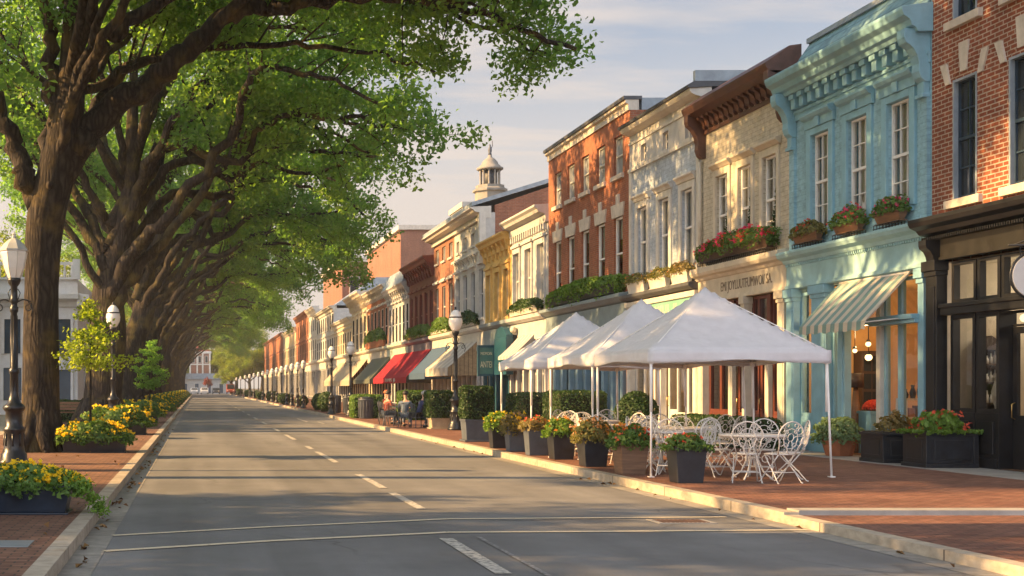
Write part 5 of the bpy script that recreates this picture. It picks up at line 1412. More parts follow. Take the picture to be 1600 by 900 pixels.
for k in range(4):
    fb = MB(); fb.box(21+k*2.6, 22.4+k*2.6, 177.8, 178.1, 14, 17); w = fb.build('window', M['white_trim'], t)
    fb = MB(); fb.box(21.1+k*2.6, 22.3+k*2.6, 177.74, 177.8, 14.1, 16.9); fb.build('pane', M['dark_pane'], w)

# domed cupola of a public building with a statue on top
cx, cy = 20.5, 90.0
t = thing('cupola_tower', 'pale stone cupola with columned lantern and small statue rising behind the white roof', 'tower', (cx, cy, 0))
mb = MB(); mb.box(cx-2.2, cx+2.0, cy-1.5, cy+3, -.05, 14.4); mb.box(cx-2.3, cx+2.1, cy-1.6, cy+3.1, 14.1, 14.45); mb.build('base', M['grey_trim'], t)
st = mat('weathered_dark_stone', (.24, .22, .185), .8, .15, 3, .3, 30, dirt=.3)
mb = MB(); mb.lathe(cx, cy, [(1.05, 14.4), (1.05, 15.3), (1.22, 15.36), (1.22, 15.5), (1.0, 15.62), (1.0, 15.8)], 8, False); mb.build('drum', st, t)
mb = MB()
for k in range(10):
    a = 2*math.pi*k/10; mb.lathe(cx+.66*math.cos(a), cy+.66*math.sin(a), [(.10, 15.8), (.075, 15.9), (.07, 16.75), (.10, 16.86)], 8)
mb.build('columns', st, t)
mb = MB(); mb.lathe(cx, cy, [(.42, 15.8), (.42, 16.86)], 8); mb.build('lantern_core', M['slate'], t)
mb = MB(); mb.lathe(cx, cy, [(.80, 16.86), (.92, 16.92), (.92, 17.04), (.74, 17.1), (.72, 17.2), (.60, 17.26), (.54, 17.45), (.36, 17.66), (.16, 17.78), (.13, 17.95)], 16); mb.build('dome', st, t)
mb = MB(); mb.lathe(cx, cy, [(.13, 17.95), (.10, 18.1), (.14, 18.3), (.10, 18.48), (.05, 18.53), (.07, 18.62), (.02, 18.72)], 10); mb.tube([(cx+.07, cy, 18.4), (cx+.18, cy, 18.6), (cx+.16, cy, 18.95)], .03, 6); mb.build('statue', M['slate'], t)

# ------------------------------------------------------------------ left side: white building, brick tower at the end
t = thing('white_mansion', 'white building with balustrade and deep cornice behind the left tree trunks', 'building', (-18, 78, .1))
mb = MB(); mb.box(-34, -6.7, 71, 90, 0, 7.6); mb.build('wall', M['mansion'], t)
mb = MB(); mb.prism([(-6.7, 0, 6.1), (-6.5, 0, 6.1), (-6.4, 0, 6.35), (-6.05, 0, 6.5), (-6.0, 0, 6.75), (-6.7, 0, 6.8)], (0, 20.1, 0))
mb.V = [(v[0], v[1]+70.5, v[2]) for v in mb.V]
mb.prism([(-34, 71, 6.1), (-34, 70.85, 6.1), (-34, 70.75, 6.35), (-34, 70.3, 6.5), (-34, 70.25, 6.75), (-34, 71, 6.8)], (27.4, 0, 0)); mb.build('cornice', M['mansion'], t)
mb = MB(); mb.box(-34, -6.6, 70.75, 70.95, 7.6, 7.72); mb.box(-34, -6.6, 70.75, 70.95, 8.4, 8.55)
for k in range(68): mb.lathe(-33.8+k*.4, 70.85, [(.06, 7.72), (.10, 7.95), (.05, 8.25), (.08, 8.4)], 6)
for x in (-33.9, -27, -20, -13.5, -6.75): mb.box(x-.2, x+.2, 70.65, 71.05, 7.6, 8.7)
mb.build('balustrade', M['mansion'], t)
for (x, w_, z0, z1) in ((-7.45, .75, 3.5, 5.4), (-10.3, .9, 3.5, 5.4), (-15, .9, 3.6, 5.4), (-7.45, .75, .2, 2.6), (-10.3, 1.0, .9, 2.7), (-15, 1.0, .9, 2.7), (-18.5, .9, 3.6, 5.4), (-18.5, 1.0, .9, 2.7)):
    mb = MB(); mb.box(x-w_/2-.15, x-w_/2, 70.85, 71, z0, z1+.15); mb.box(x+w_/2, x+w_/2+.15, 70.85, 71, z0, z1+.15); mb.box(x-w_/2, x+w_/2, 70.85, 71, z1, z1+.15)
    w = mb.build('window', M['mansion'], t)
    mb = MB(); mb.box(x-w_/2, x+w_/2, 70.95, 70.99, z0, z1); mb.build('pane', M['blue_pane'], w)
for x in (-9.2, -13.2, -8.4):
    mb = MB(); mb.box(x-.25, x+.25, 70.8, 71, .0, 6.1); mb.build('pilaster', M['mansion'], t)
for k in range(3):
    y = 75+k*5
    mb = MB(); mb.box(-6.7, -6.6, y, y+.15, 1, 4.6); mb.box(-6.7, -6.6, y+1.15, y+1.3, 1, 4.6); mb.box(-6.7, -6.6, y+.15, y+1.15, 4.45, 4.6); w = mb.build('window', M['mansion'], t)
    mb = MB(); mb.box(-6.70, -6.66, y+.15, y+1.15, 1, 4.45); mb.build('pane', M['dark_pane'], w)

def left_block(label, y0, y1, h, m):
    t = thing('row_building', label, 'building', (-9, (y0+y1)/2, 0))
    mb = MB(); mb.box(-19, -8.2, y0, y1, -.05, h); mb.build('wall', m, t)
    mb = MB(); mb.box(-19.2, -7.8, y0-.1, y1+.1, h, h+.4); mb.build('cornice', M['white_trim'], t)
    n = int((y1-y0)/4)
    for k in range(n):
        for z in (1.0, 4.8):
            mb = MB(); y = y0+2+k*4
            mb.box(-8.2, -8.1, y-.7, y-.55, z, z+2.3); mb.box(-8.2, -8.1, y+.55, y+.7, z, z+2.3); mb.box(-8.2, -8.1, y-.55, y+.55, z+2.15, z+2.3); w = mb.build('window', M['white_trim'], t)
            mb = MB(); mb.box(-8.20, -8.16, y-.55, y+.55, z, z+2.15); mb.build('pane', M['dark_pane'], w)
left_block('cream building far down the left side behind the trunks', 205, 235, 9, M['tan'])
left_block('brick building farthest down the left side behind the trunks', 240, 280, 9.5, M['far_brick'])

t = thing('brick_tower', 'red brick tower with white trim standing at the far end of the street', 'building', (.5, 330, 0))
mb = MB(); mb.box(-2.2, 3.0, 326, 334, 0, 10.2); mb.build('wall', M['far_brick'], t)
mb = MB(); mb.box(-2.5, 3.3, 325.7, 334.3, 10.2, 10.8); mb.box(-.5, -.1, 325.8, 326, 4.6, 10.2); mb.box(.9, 1.3, 325.8, 326, 4.6, 10.2); mb.box(-2.3, -1.9, 325.8, 326, 4.6, 10.2); mb.box(2.7, 3.1, 325.8, 326, 4.6, 10.2); mb.box(-2.3, 3.1, 325.75, 325.8, 7.3, 7.6); mb.build('trim', M['white_trim'], t)
for x in (-1.6, 0, 1.7):
    mb = MB(); mb.box(x-.05, x+.75, 325.9, 326, 7.8, 9.6); w = mb.build('window', M['white_trim'], t)
    mb = MB(); mb.box(x+.05, x+.65, 325.86, 325.9, 7.9, 9.5); mb.build('pane', M['dark_pane'], w)
mb = MB(); mb.prism([(-2.3, 326, 10.8), (3.1, 326, 10.8), (.4, 330, 12.6)], (0, 6, 0)); mb.build('roof', M['maroon'], t)
t = thing('white_pavilion', 'low white pavilion with dark doorway in front of the brick tower', 'building', (0, 318, 0))
mb = MB(); mb.box(-6, 8, 314, 322, 0, 3.6); mb.build('wall', M['grey_white'], t)
mb = MB(); mb.prism([(-6.6, 313.5, 3.6), (8.6, 313.5, 3.6), (6.5, 313.5, 5.0), (-4.5, 313.5, 5.0)], (0, 9, 0)); mb.build('roof', M['lead'], t)
for x in (-3.2, -.4, 2.6, 5.6):
    mb = MB(); mb.box(x-.6, x+.6, 313.9, 314, .1, 2.7); w = mb.build('window', M['white_trim'], t)
    mb = MB(); mb.box(x-.45, x+.45, 313.86, 313.9, .2, 2.5); mb.build('pane', M['blue_pane'], w)
# ------------------------------------------------------------------ white pop-up tents
def tent(label, x0, x1, y0, y1, seed):
    rng = np.random.default_rng(seed)
    t = thing('canopy_tent', label, 'tent', ((x0+x1)/2, (y0+y1)/2, .13), 'white pop-up canopy tents along the kerb')
    ze, zp = 2.25, 3.42; zb = 2.03
    cx, cy = (x0+x1)/2, (y0+y1)/2; hx, hy = (x1-x0)/2+.05, (y1-y0)/2+.05
    mb = MB(); N = 24
    def pt(i, j):
        a, b = -1+2*i/N, -1+2*j/N; m = max(abs(a), abs(b)); q = min(abs(a), abs(b))/(m+1e-6)
        h = (1-m)**1.14
        sag = .055*math.sin(math.pi*min(1, m))*(1-q)**.8         # cloth hangs in between the ridge poles
        return (cx+a*hx, cy+b*hy, ze+(zp-ze)*h-sag*(.4+.6*m))
    V = [pt(i, j) for i in range(N+1) for j in range(N+1)]
    F = [(i*(N+1)+j, (i+1)*(N+1)+j, (i+1)*(N+1)+j+1, i*(N+1)+j+1) for i in range(N) for j in range(N)]
    mb.add(V, F, True)
    K = 30
    for (ax, ay, bx, by) in ((-1, -1, 1, -1), (1, -1, 1, 1), (1, 1, -1, 1), (-1, 1, -1, -1)):
        ph = rng.uniform(0, 6, 3); vs = []
        for k in range(K+1):
            s = k/K; x = cx+(ax+(bx-ax)*s)*hx; y = cy+(ay+(by-ay)*s)*hy
            nx, ny = (ay-by)/2*-1, (bx-ax)/2*-1
            nx, ny = (0, ay) if ay == by else (ax, 0)
            e = math.sin(math.pi*s)
            w = e*(.018*math.sin(9*s+ph[0])+.012*math.sin(23*s+ph[1]))
            top = V[0][2] if s in (0, 1) else ze-.055*math.sin(math.pi)*.0
            for f, z in ((0, ze), (.35, ze-.07), (.7, ze-.15), (1, zb+.05*e**2+.012*math.sin(13*s+ph[2])*e)):
                vs.append((x+nx*w*f, y+ny*w*f, z))
        mb.add(vs, [(k*4+r, (k+1)*4+r, (k+1)*4+r+1, k*4+r+1) for k in range(K) for r in range(3)], True)
    o = mb.build('canopy', M['tent'], t); so = o.modifiers.new('thickness', 'SOLIDIFY'); so.thickness = .004
    for (x, y, sx, sy) in ((x0, y0, -.0, -.0), (x1, y0, .07, -.02), (x0, y1, .0, 0), (x1, y1, .03, .0)):
        mb = MB()
        mb.tube([(x+sx, y+sy, .14), (x+sx*.5, y+sy*.5, 1.15), (x, y, 2.22)], .019, 8)
        mb.tube([(x, y, 1.22), (x, y, 2.24)], .025, 8)
        mb.box(x+sx-.045, x+sx+.045, y+sy-.045, y+sy+.045, .13, .145); mb.box(x-.035, x+.035, y-.035, y+.035, 2.02, 2.10)
        mb.build('leg', M['tent_leg'], t)
    mb = MB()
    c8 = [(x0, y0), (x1, y0), (x1, y1), (x0, y1)]
    for k in range(4):
        a, b = c8[k], c8[(k+1) % 4]
        for q in range(2):
            p0 = (a[0]+(b[0]-a[0])*q/2, a[1]+(b[1]-a[1])*q/2); p1 = (a[0]+(b[0]-a[0])*(q+1)/2, a[1]+(b[1]-a[1])*(q+1)/2)
            mb.tube([(p0[0], p0[1], 2.20), (p1[0], p1[1], 2.09)], .012, 6); mb.tube([(p0[0], p0[1], 2.09), (p1[0], p1[1], 2.20)], .012, 6)
        mx, my = (a[0]+b[0])/2, (a[1]+b[1])/2
        mb.tube([(mx, my, 2.2), (cx, cy, 2.55)], .010, 6)
        mb.tube([(a[0], a[1], 2.24), (cx, cy, 3.36)], .010, 6)
    mb.tube([(cx, cy, 2.5), (cx, cy, 3.39)], .018, 8)
    mb.build('truss', M['tent_leg'], t)
    return t
tent('nearest white canopy tent, its front edge reaching towards the blue shop', 7.55, 10.48, 21.35, 24.2, 1)
tent('middle white canopy tent directly behind the nearest one', 7.53, 10.4, 24.45, 27.35, 2)
tent('rear white canopy tent, farthest and smallest of the tents', 7.53, 10.4, 28.95, 31.8, 3)

# ------------------------------------------------------------------ ornate white iron furniture
def make_chair(loc, label):
    """bistro chair, local front towards +y: built at loc, later copied and turned"""
    t = thing('garden_chair', label, 'chair', loc, 'white wrought iron garden chairs at the tent tables')
    X, Y, Z = loc
    P = lambda x, y, z: (X+x, Y+y, Z+z)
    mb = MB()
    ring = [P(.205*math.cos(a), .02+.205*math.sin(a), .455) for a in np.linspace(0, 2*math.pi, 25)[:-1]]
    mb.tube(ring, .011, 6, True, True)
    for r in (.13, .06): mb.tube([P(r*math.cos(a), .02+r*math.sin(a), .46) for a in np.linspace(0, 2*math.pi, 17)[:-1]], .0065, 5, True, True)
    for k in range(10):
        a = 2*math.pi*k/10; b = a+.5
        mb.tube([P(.055*math.cos(a), .02+.055*math.sin(a), .46), P(.13*math.cos(b), .02+.13*math.sin(b), .462), P(.20*math.cos(a+.3), .02+.20*math.sin(a+.3), .458)], .007, 4)
    mb.build('seat', M['white_iron'], t)
    mb = MB()
    tilt = lambda z: -.19-.16*(z-.45)
    out = []
    for k in range(29):                       # balloon-shaped back hoop
        a = -.32+ (math.pi+.64)*k/28
        x = .235*math.cos(a)*(1.0 if math.sin(a) > 0 else .86); z = .70+.265*math.sin(a)
        out.append(P(x, tilt(z), z))
    out = [P(.15, -.13, .455)]+out+[P(-.15, -.13, .455)]
    mb.tube(out, .011, 6)
    bt_ = lambda x, z: P(x, tilt(z)+.002, z)
    mb.tube([bt_(.125*math.cos(a), .70+.155*math.sin(a)) for a in np.linspace(0, 2*math.pi, 21)[:-1]], .0065, 5, True, True)
    mb.tube([bt_(.055*math.cos(a), .72+.06*math.sin(a)) for a in np.linspace(0, 2*math.pi, 13)[:-1]], .0065, 5, True, True)
    for sx in (-1, 1):
        for (cx_, cz_, r0, t0, t1) in ((.155, .83, .075, -2.6, 4.2), (.165, .63, .065, 2.0, 8.4), (.075, .90, .05, -1.6, 4.6), (.08, .52, .055, 1.2, 7.6), (.075, .61, .05, -3, 3.2), (.08, .80, .04, 0, 6)):
            sp = []
            for k in range(15):
                s = k/14; a = t0+(t1-t0)*s; r = r0*(1-.72*s); sp.append(bt_(sx*(cx_+r*math.cos(a)), cz_+r*math.sin(a)))
            mb.tube(sp, .006, 4)
        mb.tube([bt_(sx*.01, .46), bt_(sx*.06, .56), bt_(sx*.02, .66)], .008, 4)
        mb.tube([bt_(sx*.06, .72), bt_(sx*.12, .74), bt_(sx*.22, .74)], .007, 4)
    mb.build('backrest', M['white_iron'], t)
    for (sx, sy) in ((-1, 1), (1, 1), (-1, -1), (1, -1)):      # scissor legs, crossing at each side
        mb = MB(); o_ = .012*sy
        mb.tube([P(sx*(.15+o_), .02+sy*.15, .455), P(sx*(.165+o_), .02+sy*.05, .33), P(sx*(.185+o_), .02-sy*.11, .16), P(sx*(.20+o_), .02-sy*.22, .02), P(sx*(.205+o_), .02-sy*.25, .008)], [.011, .010, .009, .009, .012], 6)
        mb.build('leg', M['white_iron'], t)
    mb = MB()
    mb.tube([P(-.19, -.10, .17), P(.19, -.10, .17)], .008, 5); mb.tube([P(-.19, .14, .17), P(.19, .14, .17)], .008, 5)
    mb.build('stretcher', M['white_iron'], t)
    return t

def make_table(loc, r, label):
    t = thing('garden_table', label, 'table', loc, 'white iron tables under the tents')
    X, Y, Z = loc
    mb = MB(); mb.lathe(X, Y, [(r-.03, Z+.695), (r, Z+.70), (r+.012, Z+.715), (r+.012, Z+.735), (r-.02, Z+.742)], 40)
    n = 40
    for k in range(n):
        a = 2*math.pi*k/n
        mb.tube([(X+(r-.01)*math.cos(a), Y+(r-.01)*math.sin(a), Z+.70), (X+(r-.005)*math.cos(a+.08), Y+(r-.005)*math.sin(a+.08), Z+.655), (X+(r-.01)*math.cos(a+.157), Y+(r-.01)*math.sin(a+.157), Z+.70)], .005, 4)
    mb.build('table_top', M['white_iron'], t)
    for k in range(4):
        a = math.pi/4+k*math.pi/2; c, s = math.cos(a), math.sin(a)
        mb = MB()
        mb.tube([(X+c*(r*.62), Y+s*(r*.62), Z+.70), (X+c*r*.34, Y+s*r*.34, Z+.55), (X+c*.08, Y+s*.08, Z+.36), (X+c*r*.35, Y+s*r*.35, Z+.14), (X+c*r*.66, Y+s*r*.66, Z+.015)], [.014, .013, .014, .012, .016], 6)
        sp = [(X+c*(r*.42+.08*math.cos(q)*(1-q/12)), Y+s*(r*.42+.08*math.cos(q)*(1-q/12)), Z+.34+.08*math.sin(q)*(1-q/12)) for q in np.linspace(0, 8, 14)]
        mb.tube(sp, .008, 4)
        mb.build('leg', M['white_iron'], t)
    mb = MB(); mb.tube([(X+.12*math.cos(a), Y+.12*math.sin(a), Z+.36) for a in np.linspace(0, 2*math.pi, 17)[:-1]], .010, 5, True, True)
    mb.build('stretcher', M['white_iron'], t)
    return t

tb = make_table((8.98, 20.75, .13), .50, 'nearest round white iron table, beside the dark planter box at the tent front')
t2 = dup(tb, (8.15, 22.55, .13), .3, 'second round white iron table, just behind the nearest planter box', (1.1, 1.1, 1))
t3 = dup(tb, (9.35, 24.4, .13), .2, 'white iron table between the nearest and middle tents, on the shop side')
t4 = dup(tb, (8.25, 25.9, .13), .5, 'white iron table near the kerb under the middle tent', (1.1, 1.1, 1))
t5 = dup(tb, (9.2, 29.6, .13), .1, 'white iron table under the rear tent')
ch = make_chair((8.62, 20.15, .13), 'white scrollwork chair nearest the camera, back to the road end, left of the front table')
ch.rotation_euler = (0, 0, R(-18))
CH = [((9.12, 20.05), R(14), 'white scrollwork chair in front of the nearest table, half turned to the right'),
      ((9.50, 20.55), R(75), 'rightmost white scrollwork chair, seen side-on facing left to the nearest table'),
      ((9.45, 21.45), R(150), 'white scrollwork chair behind the nearest table on the shop side'),
      ((8.70, 21.50), R(190), 'white scrollwork chair behind the nearest table on the road side')]
rest = 'white scrollwork chair among the tables under the tents behind the front group'
for (p, a) in (((7.50, 22.2), -70), ((7.75, 21.75), -25), ((8.6, 21.95), 25), ((8.85, 22.75), 100), ((8.25, 23.35), 175), ((7.55, 23.1), -120), ((9.0, 23.75), -30), ((9.85, 23.85), 40), ((10.05, 24.8), 120),
               ((9.2, 25.2), 185), ((8.65, 24.6), -80), ((7.75, 25.3), -40), ((8.75, 25.4), 40), ((8.9, 26.4), 120), ((8.05, 26.7), 180), ((7.55, 26.2), -100), ((8.6, 29.1), -50), ((9.8, 29.2), 50), ((9.6, 30.3), 150), ((8.7, 30.2), 215), ((7.9, 28.3), 10), ((8.3, 27.6), -20)):
    CH.append((p, R(a), rest))
for (p, a, lab) in CH: dup(ch, (max(p[0], 8.02) if lab is rest else p[0], p[1], .13), a, lab)

# ------------------------------------------------------------------ planting helpers
def mound(rng, n, c, r, lump=.18, lo=-.25):
    """points in a lumpy shell over a planter; c centre, r radii"""
    a = rng.normal(size=(n, 3)); a /= np.linalg.norm(a, axis=1, keepdims=True)
    a[:, 2] = np.where(a[:, 2] < lo, -a[:, 2], a[:, 2])
    l = 1+lump*(np.sin(a[:, 0]*5.3+rng.uniform(0, 6))*np.cos(a[:, 1]*4.1+rng.uniform(0, 6))+.6*np.sin(a[:, 2]*7+a[:, 0]*9))
    rad = (1-rng.power(3, n)*.0-abs(rng.normal(scale=.16, size=n)))*l
    return np.asarray(c)+a*np.asarray(r)*rad[:, None], a

def blooms(rng, P, size, k=4):
    """each blossom a few petals round its centre"""
    n = len(P); Q = np.repeat(P, k, axis=0)+rng.normal(scale=size*.28, size=(n*k, 3))
    return leaf_co(Q, size*.85, rng, .85, (0, -.6, .9), .15)

def drooping(rng, n, box, zt, drop, out=.06):
    """leaves hanging over the rim of a box (x0,x1,y0,y1)"""
    x0, x1, y0, y1 = box; P = np.empty((n, 3)); s = rng.integers(0, 4, n); u = rng.uniform(0, 1, n)
    d = rng.power(.55, n)*drop*(.35+.65*np.abs(np.sin(u*9+s)))
    o = out*(1+rng.uniform(-.6, .6, n))
    P[:, 0] = np.where(s == 0, x0-o, np.where(s == 1, x1+o, x0+(x1-x0)*u)); P[:, 1] = np.where(s == 2, y0-o, np.where(s == 3, y1+o, y0+(y1-y0)*u)); P[:, 2] = zt-d
    return P

GR = 'planter boxes of mixed flowers along the right kerb'
def planter(name, label, box, h, potm, leafm, flow=None, fl_n=120, fl_s=.05, leaf_n=1800, leaf_s=.07, top=.3, spread=.12, droop=.2, seed=1, style='taper', group=None, cat='planter', z=.13, flow2=None, pot_h0=0):
    """box planter with its plants: pot, soil, foliage, blossoms"""
    rng = np.random.default_rng(seed)
    x0, x1, y0, y1 = box; cx, cy = (x0+x1)/2, (y0+y1)/2
    t = thing(name, label, cat, (cx, cy, z), group)
    mb = MB()
    if style == 'taper':
        mb.taper(x0+.02, x1-.02, y0+.02, y1-.02, z, z+h-.05, .045*min(1, (x1-x0)/.5)); mb.box(x0, x1, y0, y1, z+h-.05, z+h)
        mb.box(x0+.07, x1-.07, y0+.07, y1-.07, z, z+.04)
    elif style == 'trough':
        mb.taper(x0+.02, x1-.02, y0+.02, y1-.02, z+.02, z+h-.04, .05); mb.box(x0, x1, y0, y1, z+h-.04, z+h); mb.box(x0+.03, x1-.03, y0+.03, y1-.03, z, z+.02)
    elif style == 'panel':
        mb.box(x0+.02, x1-.02, y0+.02, y1-.02, z+.08, z+h-.06); mb.box(x0-.01, x1+.01, y0-.01, y1+.01, z+h-.06, z+h); mb.box(x0-.005, x1+.005, y0-.005, y1+.005, z, z+.08)
        for (a, b) in ((x0-.002, x0+.09), (x1-.09, x1+.002)): mb.box(a, b, y0-.002, y0+.03, z+.08, z+h-.06)
        mb.box(x0+.16, x1-.16, y0+.006, y0+.03, z+.16, z+h-.14)
        mb.box(x0+.006, x0+.03, y0+.16, y1-.16, z+.16, z+h-.14)
    elif style == 'octagon':
        r = (x1-x0)/2; mb.lathe(cx, cy, [(r*.68, z), (r*.72, z+.03), (r*.97, z+h-.06), (r*1.05, z+h-.055), (r*1.05, z+h)], 8, False)
    mb.build('pot', potm, t, bevel=.008)
    mb = MB()
    if style == 'octagon': mb.lathe(cx, cy, [(r*.9, z+h), (r*.9, z+h+.02)], 8)
    else: mb.box(x0+.03, x1-.03, y0+.03, y1-.03, z+h, z+h+.02)
    mb.build('soil', M['soil'], t)
    if group == GR: top *= .82; spread *= .8
    rx, ry = (x1-x0)/2+spread, (y1-y0)/2+spread
    P, a = mound(rng, leaf_n, (cx, cy, z+h+.02), (rx, ry, top))
    parts = [leaf_co(P, leaf_s, rng, .65, out=a*1.2)]
    if droop: parts.append(leaf_co(drooping(rng, leaf_n//3, (x0, x1, y0, y1), z+h+.03, droop), leaf_s*.9, rng, .65))
    np_mesh('foliage', np.concatenate(parts), 4, leafm, t)
    for fm, k in ((flow, 1.0), (flow2, .5)):
        if fm is None: continue
        P, a = mound(rng, int(fl_n*k), (cx, cy, z+h+.04), (rx*1.03, ry*1.03, top*1.06), lo=0)
        # flowers stand in drifts
        keep = np.sin(P[:, 0]*6+seed)+np.cos(P[:, 1]*5+seed*2)+rng.normal(scale=.6, size=len(P)) > -.55
        np_mesh('blossoms', blooms(rng, P[keep], fl_s), 4, fm, t)
    return t

GL = 'long troughs of yellow flowers along the left kerb'
P_ = planter('flower_trough', 'nearest navy trough of yellow flowers, cut off by the left picture edge', (-3.0, -1.50, 15.0, 15.62), .34, M['planter_navy'], M['leaf_bed'], M['yellow'], 400, .058, 4600, .075, .22, .08, .17, 31, 'trough', GL)
# one trailing shoot reaching over the kerb
rng = np.random.default_rng(77); n = 700; s = rng.uniform(0, 1, n)
Pt = np.stack([-1.55+.42*s+rng.normal(scale=.05, size=n), 15.2+.1*np.sin(s*9)+rng.normal(scale=.10, size=n), .50-.33*s**1.7+.05*np.sin(s*5)+rng.normal(scale=.035, size=n)], 1)
np_mesh('foliage', leaf_co(Pt, .065, rng, .4), 4, M['leaf_ivy'], P_)
planter('flower_trough', 'black trough of yellow flowers beside the nearest big trunk, holding the thin sapling', (-3.15, -1.62, 29.2, 29.95), .34, M['planter_black'], M['leaf_bed'], M['yellow'], 330, .075, 3600, .10, .34, .14, .2, 32, 'trough', GL)
planter('flower_trough', 'third trough of yellow flowers, around the second lamp post', (-3.5, -1.60, 40.2, 41.3), .36, M['planter_black'], M['leaf_bed'], M['yellow'], 260, .10, 3000, .13, .50, .2, .15, 33, 'trough', GL)
planter('flower_trough', 'fourth trough of yellow flowers, low beyond the second lamp post', (-3.4, -1.65, 53.5, 54.8), .36, M['planter_black'], M['leaf_bed'], M['yellow'], 170, .13, 2200, .17, .55, .25, .12, 34, 'trough', GL)
fp = planter('flower_trough', 'small distant trough of yellow flowers far down the left kerb', (-3.5, -1.65, 68, 69.4), .36, M['planter_black'], M['leaf_bed'], M['yellow'], 80, .18, 1400, .22, .6, .3, .12, 35, 'trough', GL)
for y in (82, 97, 112, 129, 147, 168, 190, 214): dup(fp, (-2.57, y, .13), 0)

# right kerb: planter boxes round the tents
GR = 'planter boxes of mixed flowers along the right kerb'
planter('flower_planter', 'dark square planter box of pink and red flowers standing alone before the nearest tent', (7.42, 7.94, 19.9, 20.4), .56, M['planter_black'], M['leaf_bed'], M['coral'], 60, .042, 1500, .06, .22, .05, .10, 41, 'taper', GR)
planter('flower_planter', 'brown planter box brimming with orange and red flowers left of the nearest tent leg', (6.98+.22, 7.72, 21.85, 22.4), .55, M['planter_wood'], M['leaf_bed'], M['orange'], 130, .05, 2000, .065, .32, .12, .16, 42, 'taper', GR, flow2=M['coral'])
planter('flower_planter', 'planter box of bronze and pale orange flowers between two tent legs', (7.22, 7.74, 24.0, 24.55), .56, M['planter_black'], M['leaf_mix'], M['blush'], 110, .055, 1700, .07, .36, .14, .16, 43, 'taper', GR, flow2=M['orange'])
planter('flower_planter', 'black planter box with a bright orange flower clump by the paired tent legs', (7.30, 7.82, 26.4, 26.95), .56, M['planter_black'], M['leaf_ivy'], M['orange'], 60, .055, 1500, .075, .32, .08, .14, 44, 'taper', GR)
planter('flower_planter', 'tall dark tapered planter of dusty red flowers, third from the rear of the row', (7.20, 7.74, 28.0, 28.5), .62, M['planter_grey'], M['leaf_mix'], M['coral'], 50, .045, 1400, .075, .22, .12, .12, 45, 'taper', GR)
planter('flower_planter', 'dark planter spilling yellow green flowers, second from the rear of the row', (7.18, 7.70, 29.7, 30.2), .58, M['planter_grey'], M['leaf_mix'], M['yellow'], 110, .055, 1600, .08, .36, .16, .3, 46, 'taper', GR, flow2=M['blush'])
planter('flower_planter', 'black planter with lime green trailing leaves, last of the row before the grey hedge box', (7.16, 7.64, 31.3, 31.8), .58, M['planter_black'], M['leaf_ivy'], M['yellow'], 60, .05, 1500, .08, .34, .14, .22, 47, 'taper', GR)

# planters against the shopfronts
planter('shrub_planter', 'round terracotta pot with a low green shrub beside the blue shop door', (13.60, 14.36, 27.55, 28.31), .44, M['terracotta'], M['leaf_grey'], None, 0, .05, 2600, .075, .38, .12, .22, 51, 'octagon', None)
planter('shrub_planter', 'wide black panelled planter box with a sparse shrub under the blue shop window', (13.45, 14.42, 25.15, 26.05), .60, M['planter_black'], M['leaf_mix'], None, 0, .05, 900, .075, .34, -.12, 0, 52, 'panel', None)
planter('shrub_planter', 'black panelled planter box of red flowers in front of the black shopfront', (13.45, 14.42, 23.65, 24.5), .66, M['planter_black'], M['leaf_ivy'], M['coral'], 80, .07, 1700, .085, .36, -.02, .06, 53, 'panel', None)
planter('shrub_planter', 'low black planter box linking the two panelled planters by the black pilaster', (14.0, 14.42, 24.56, 25.1), .58, M['planter_black'], M['leaf_mix'], None, 0, .05, 300, .07, .08, -.05, 0, 54, 'panel', None)

# ------------------------------------------------------------------ clipped hedges
def hedge(name, label, x0, x1, y0, y1, z0, z1, pot=None, pot_h=0.0, r=.12, size=.06, n=None, seed=1, group=None, ball=False, cat='hedge', potm=None, leafm=None):
    rng = np.random.default_rng(seed)
    t = thing(name, label, cat, ((x0+x1)/2, (y0+y1)/2, z0), group)
    zb = z0+pot_h
    if pot:
        px0, px1, py0, py1 = pot; mb = MB()
        mb.taper(px0+.02, px1-.02, py0+.02, py1-.02, z0+.05, zb-.06, .04); mb.box(px0, px1, py0, py1, zb-.06, zb); mb.box(px0, px1, py0, py1, z0, z0+.05)
        mb.build('pot', potm or M['planter_grey'], t, bevel=.01)
    cx, cy, cz = (x0+x1)/2, (y0+y1)/2, (zb+z1)/2; hx, hy, hz = (x1-x0)/2, (y1-y0)/2, (z1-zb)/2
    area = 8*(hx*hy+hx*hz+hy*hz)
    n = n or int(min(9000, area*950*(.06/size)**2))
    if ball:
        a = rng.normal(size=(n, 3)); a /= np.linalg.norm(a, axis=1, keepdims=True); s = a.copy()
    else:
        a = rng.uniform(-1, 1, size=(n, 3)); w = np.array([hy*hz, hx*hz, hx*hy]); ax = rng.choice(3, n, p=w/w.sum())
        a[np.arange(n), ax] = np.sign(a[np.arange(n), ax]); s = np.zeros_like(a); s[np.arange(n), ax] = a[np.arange(n), ax]
        q = np.linalg.norm(a**4, axis=1)**.25; a = a/np.maximum(1, q)[:, None]**.8
    lum = .03*np.sin(a[:, 0]*hx*5+seed)*np.sin(a[:, 1]*hy*4+a[:, 2]*5)
    P = np.array([cx, cy, cz])+a*np.array([hx, hy, hz])+s*(lum-abs(rng.normal(scale=.045, size=n))+.02)[:, None]
    np_mesh('foliage', leaf_co(P, size, rng, .7, out=s*1.1), 4, leafm or M['leaf_hedge'], t)
    mb = MB(); k = .11
    if ball: mb.sphere((cx, cy, cz), 1.0, 14, 10, (hx-k, hy-k, hz-k))
    else: mb.box(cx-hx+k, cx+hx-k, cy-hy+k, cy+hy-k, zb, z1-k)
    mb.build('dark_core', M['hedge_core'], t)
    return t
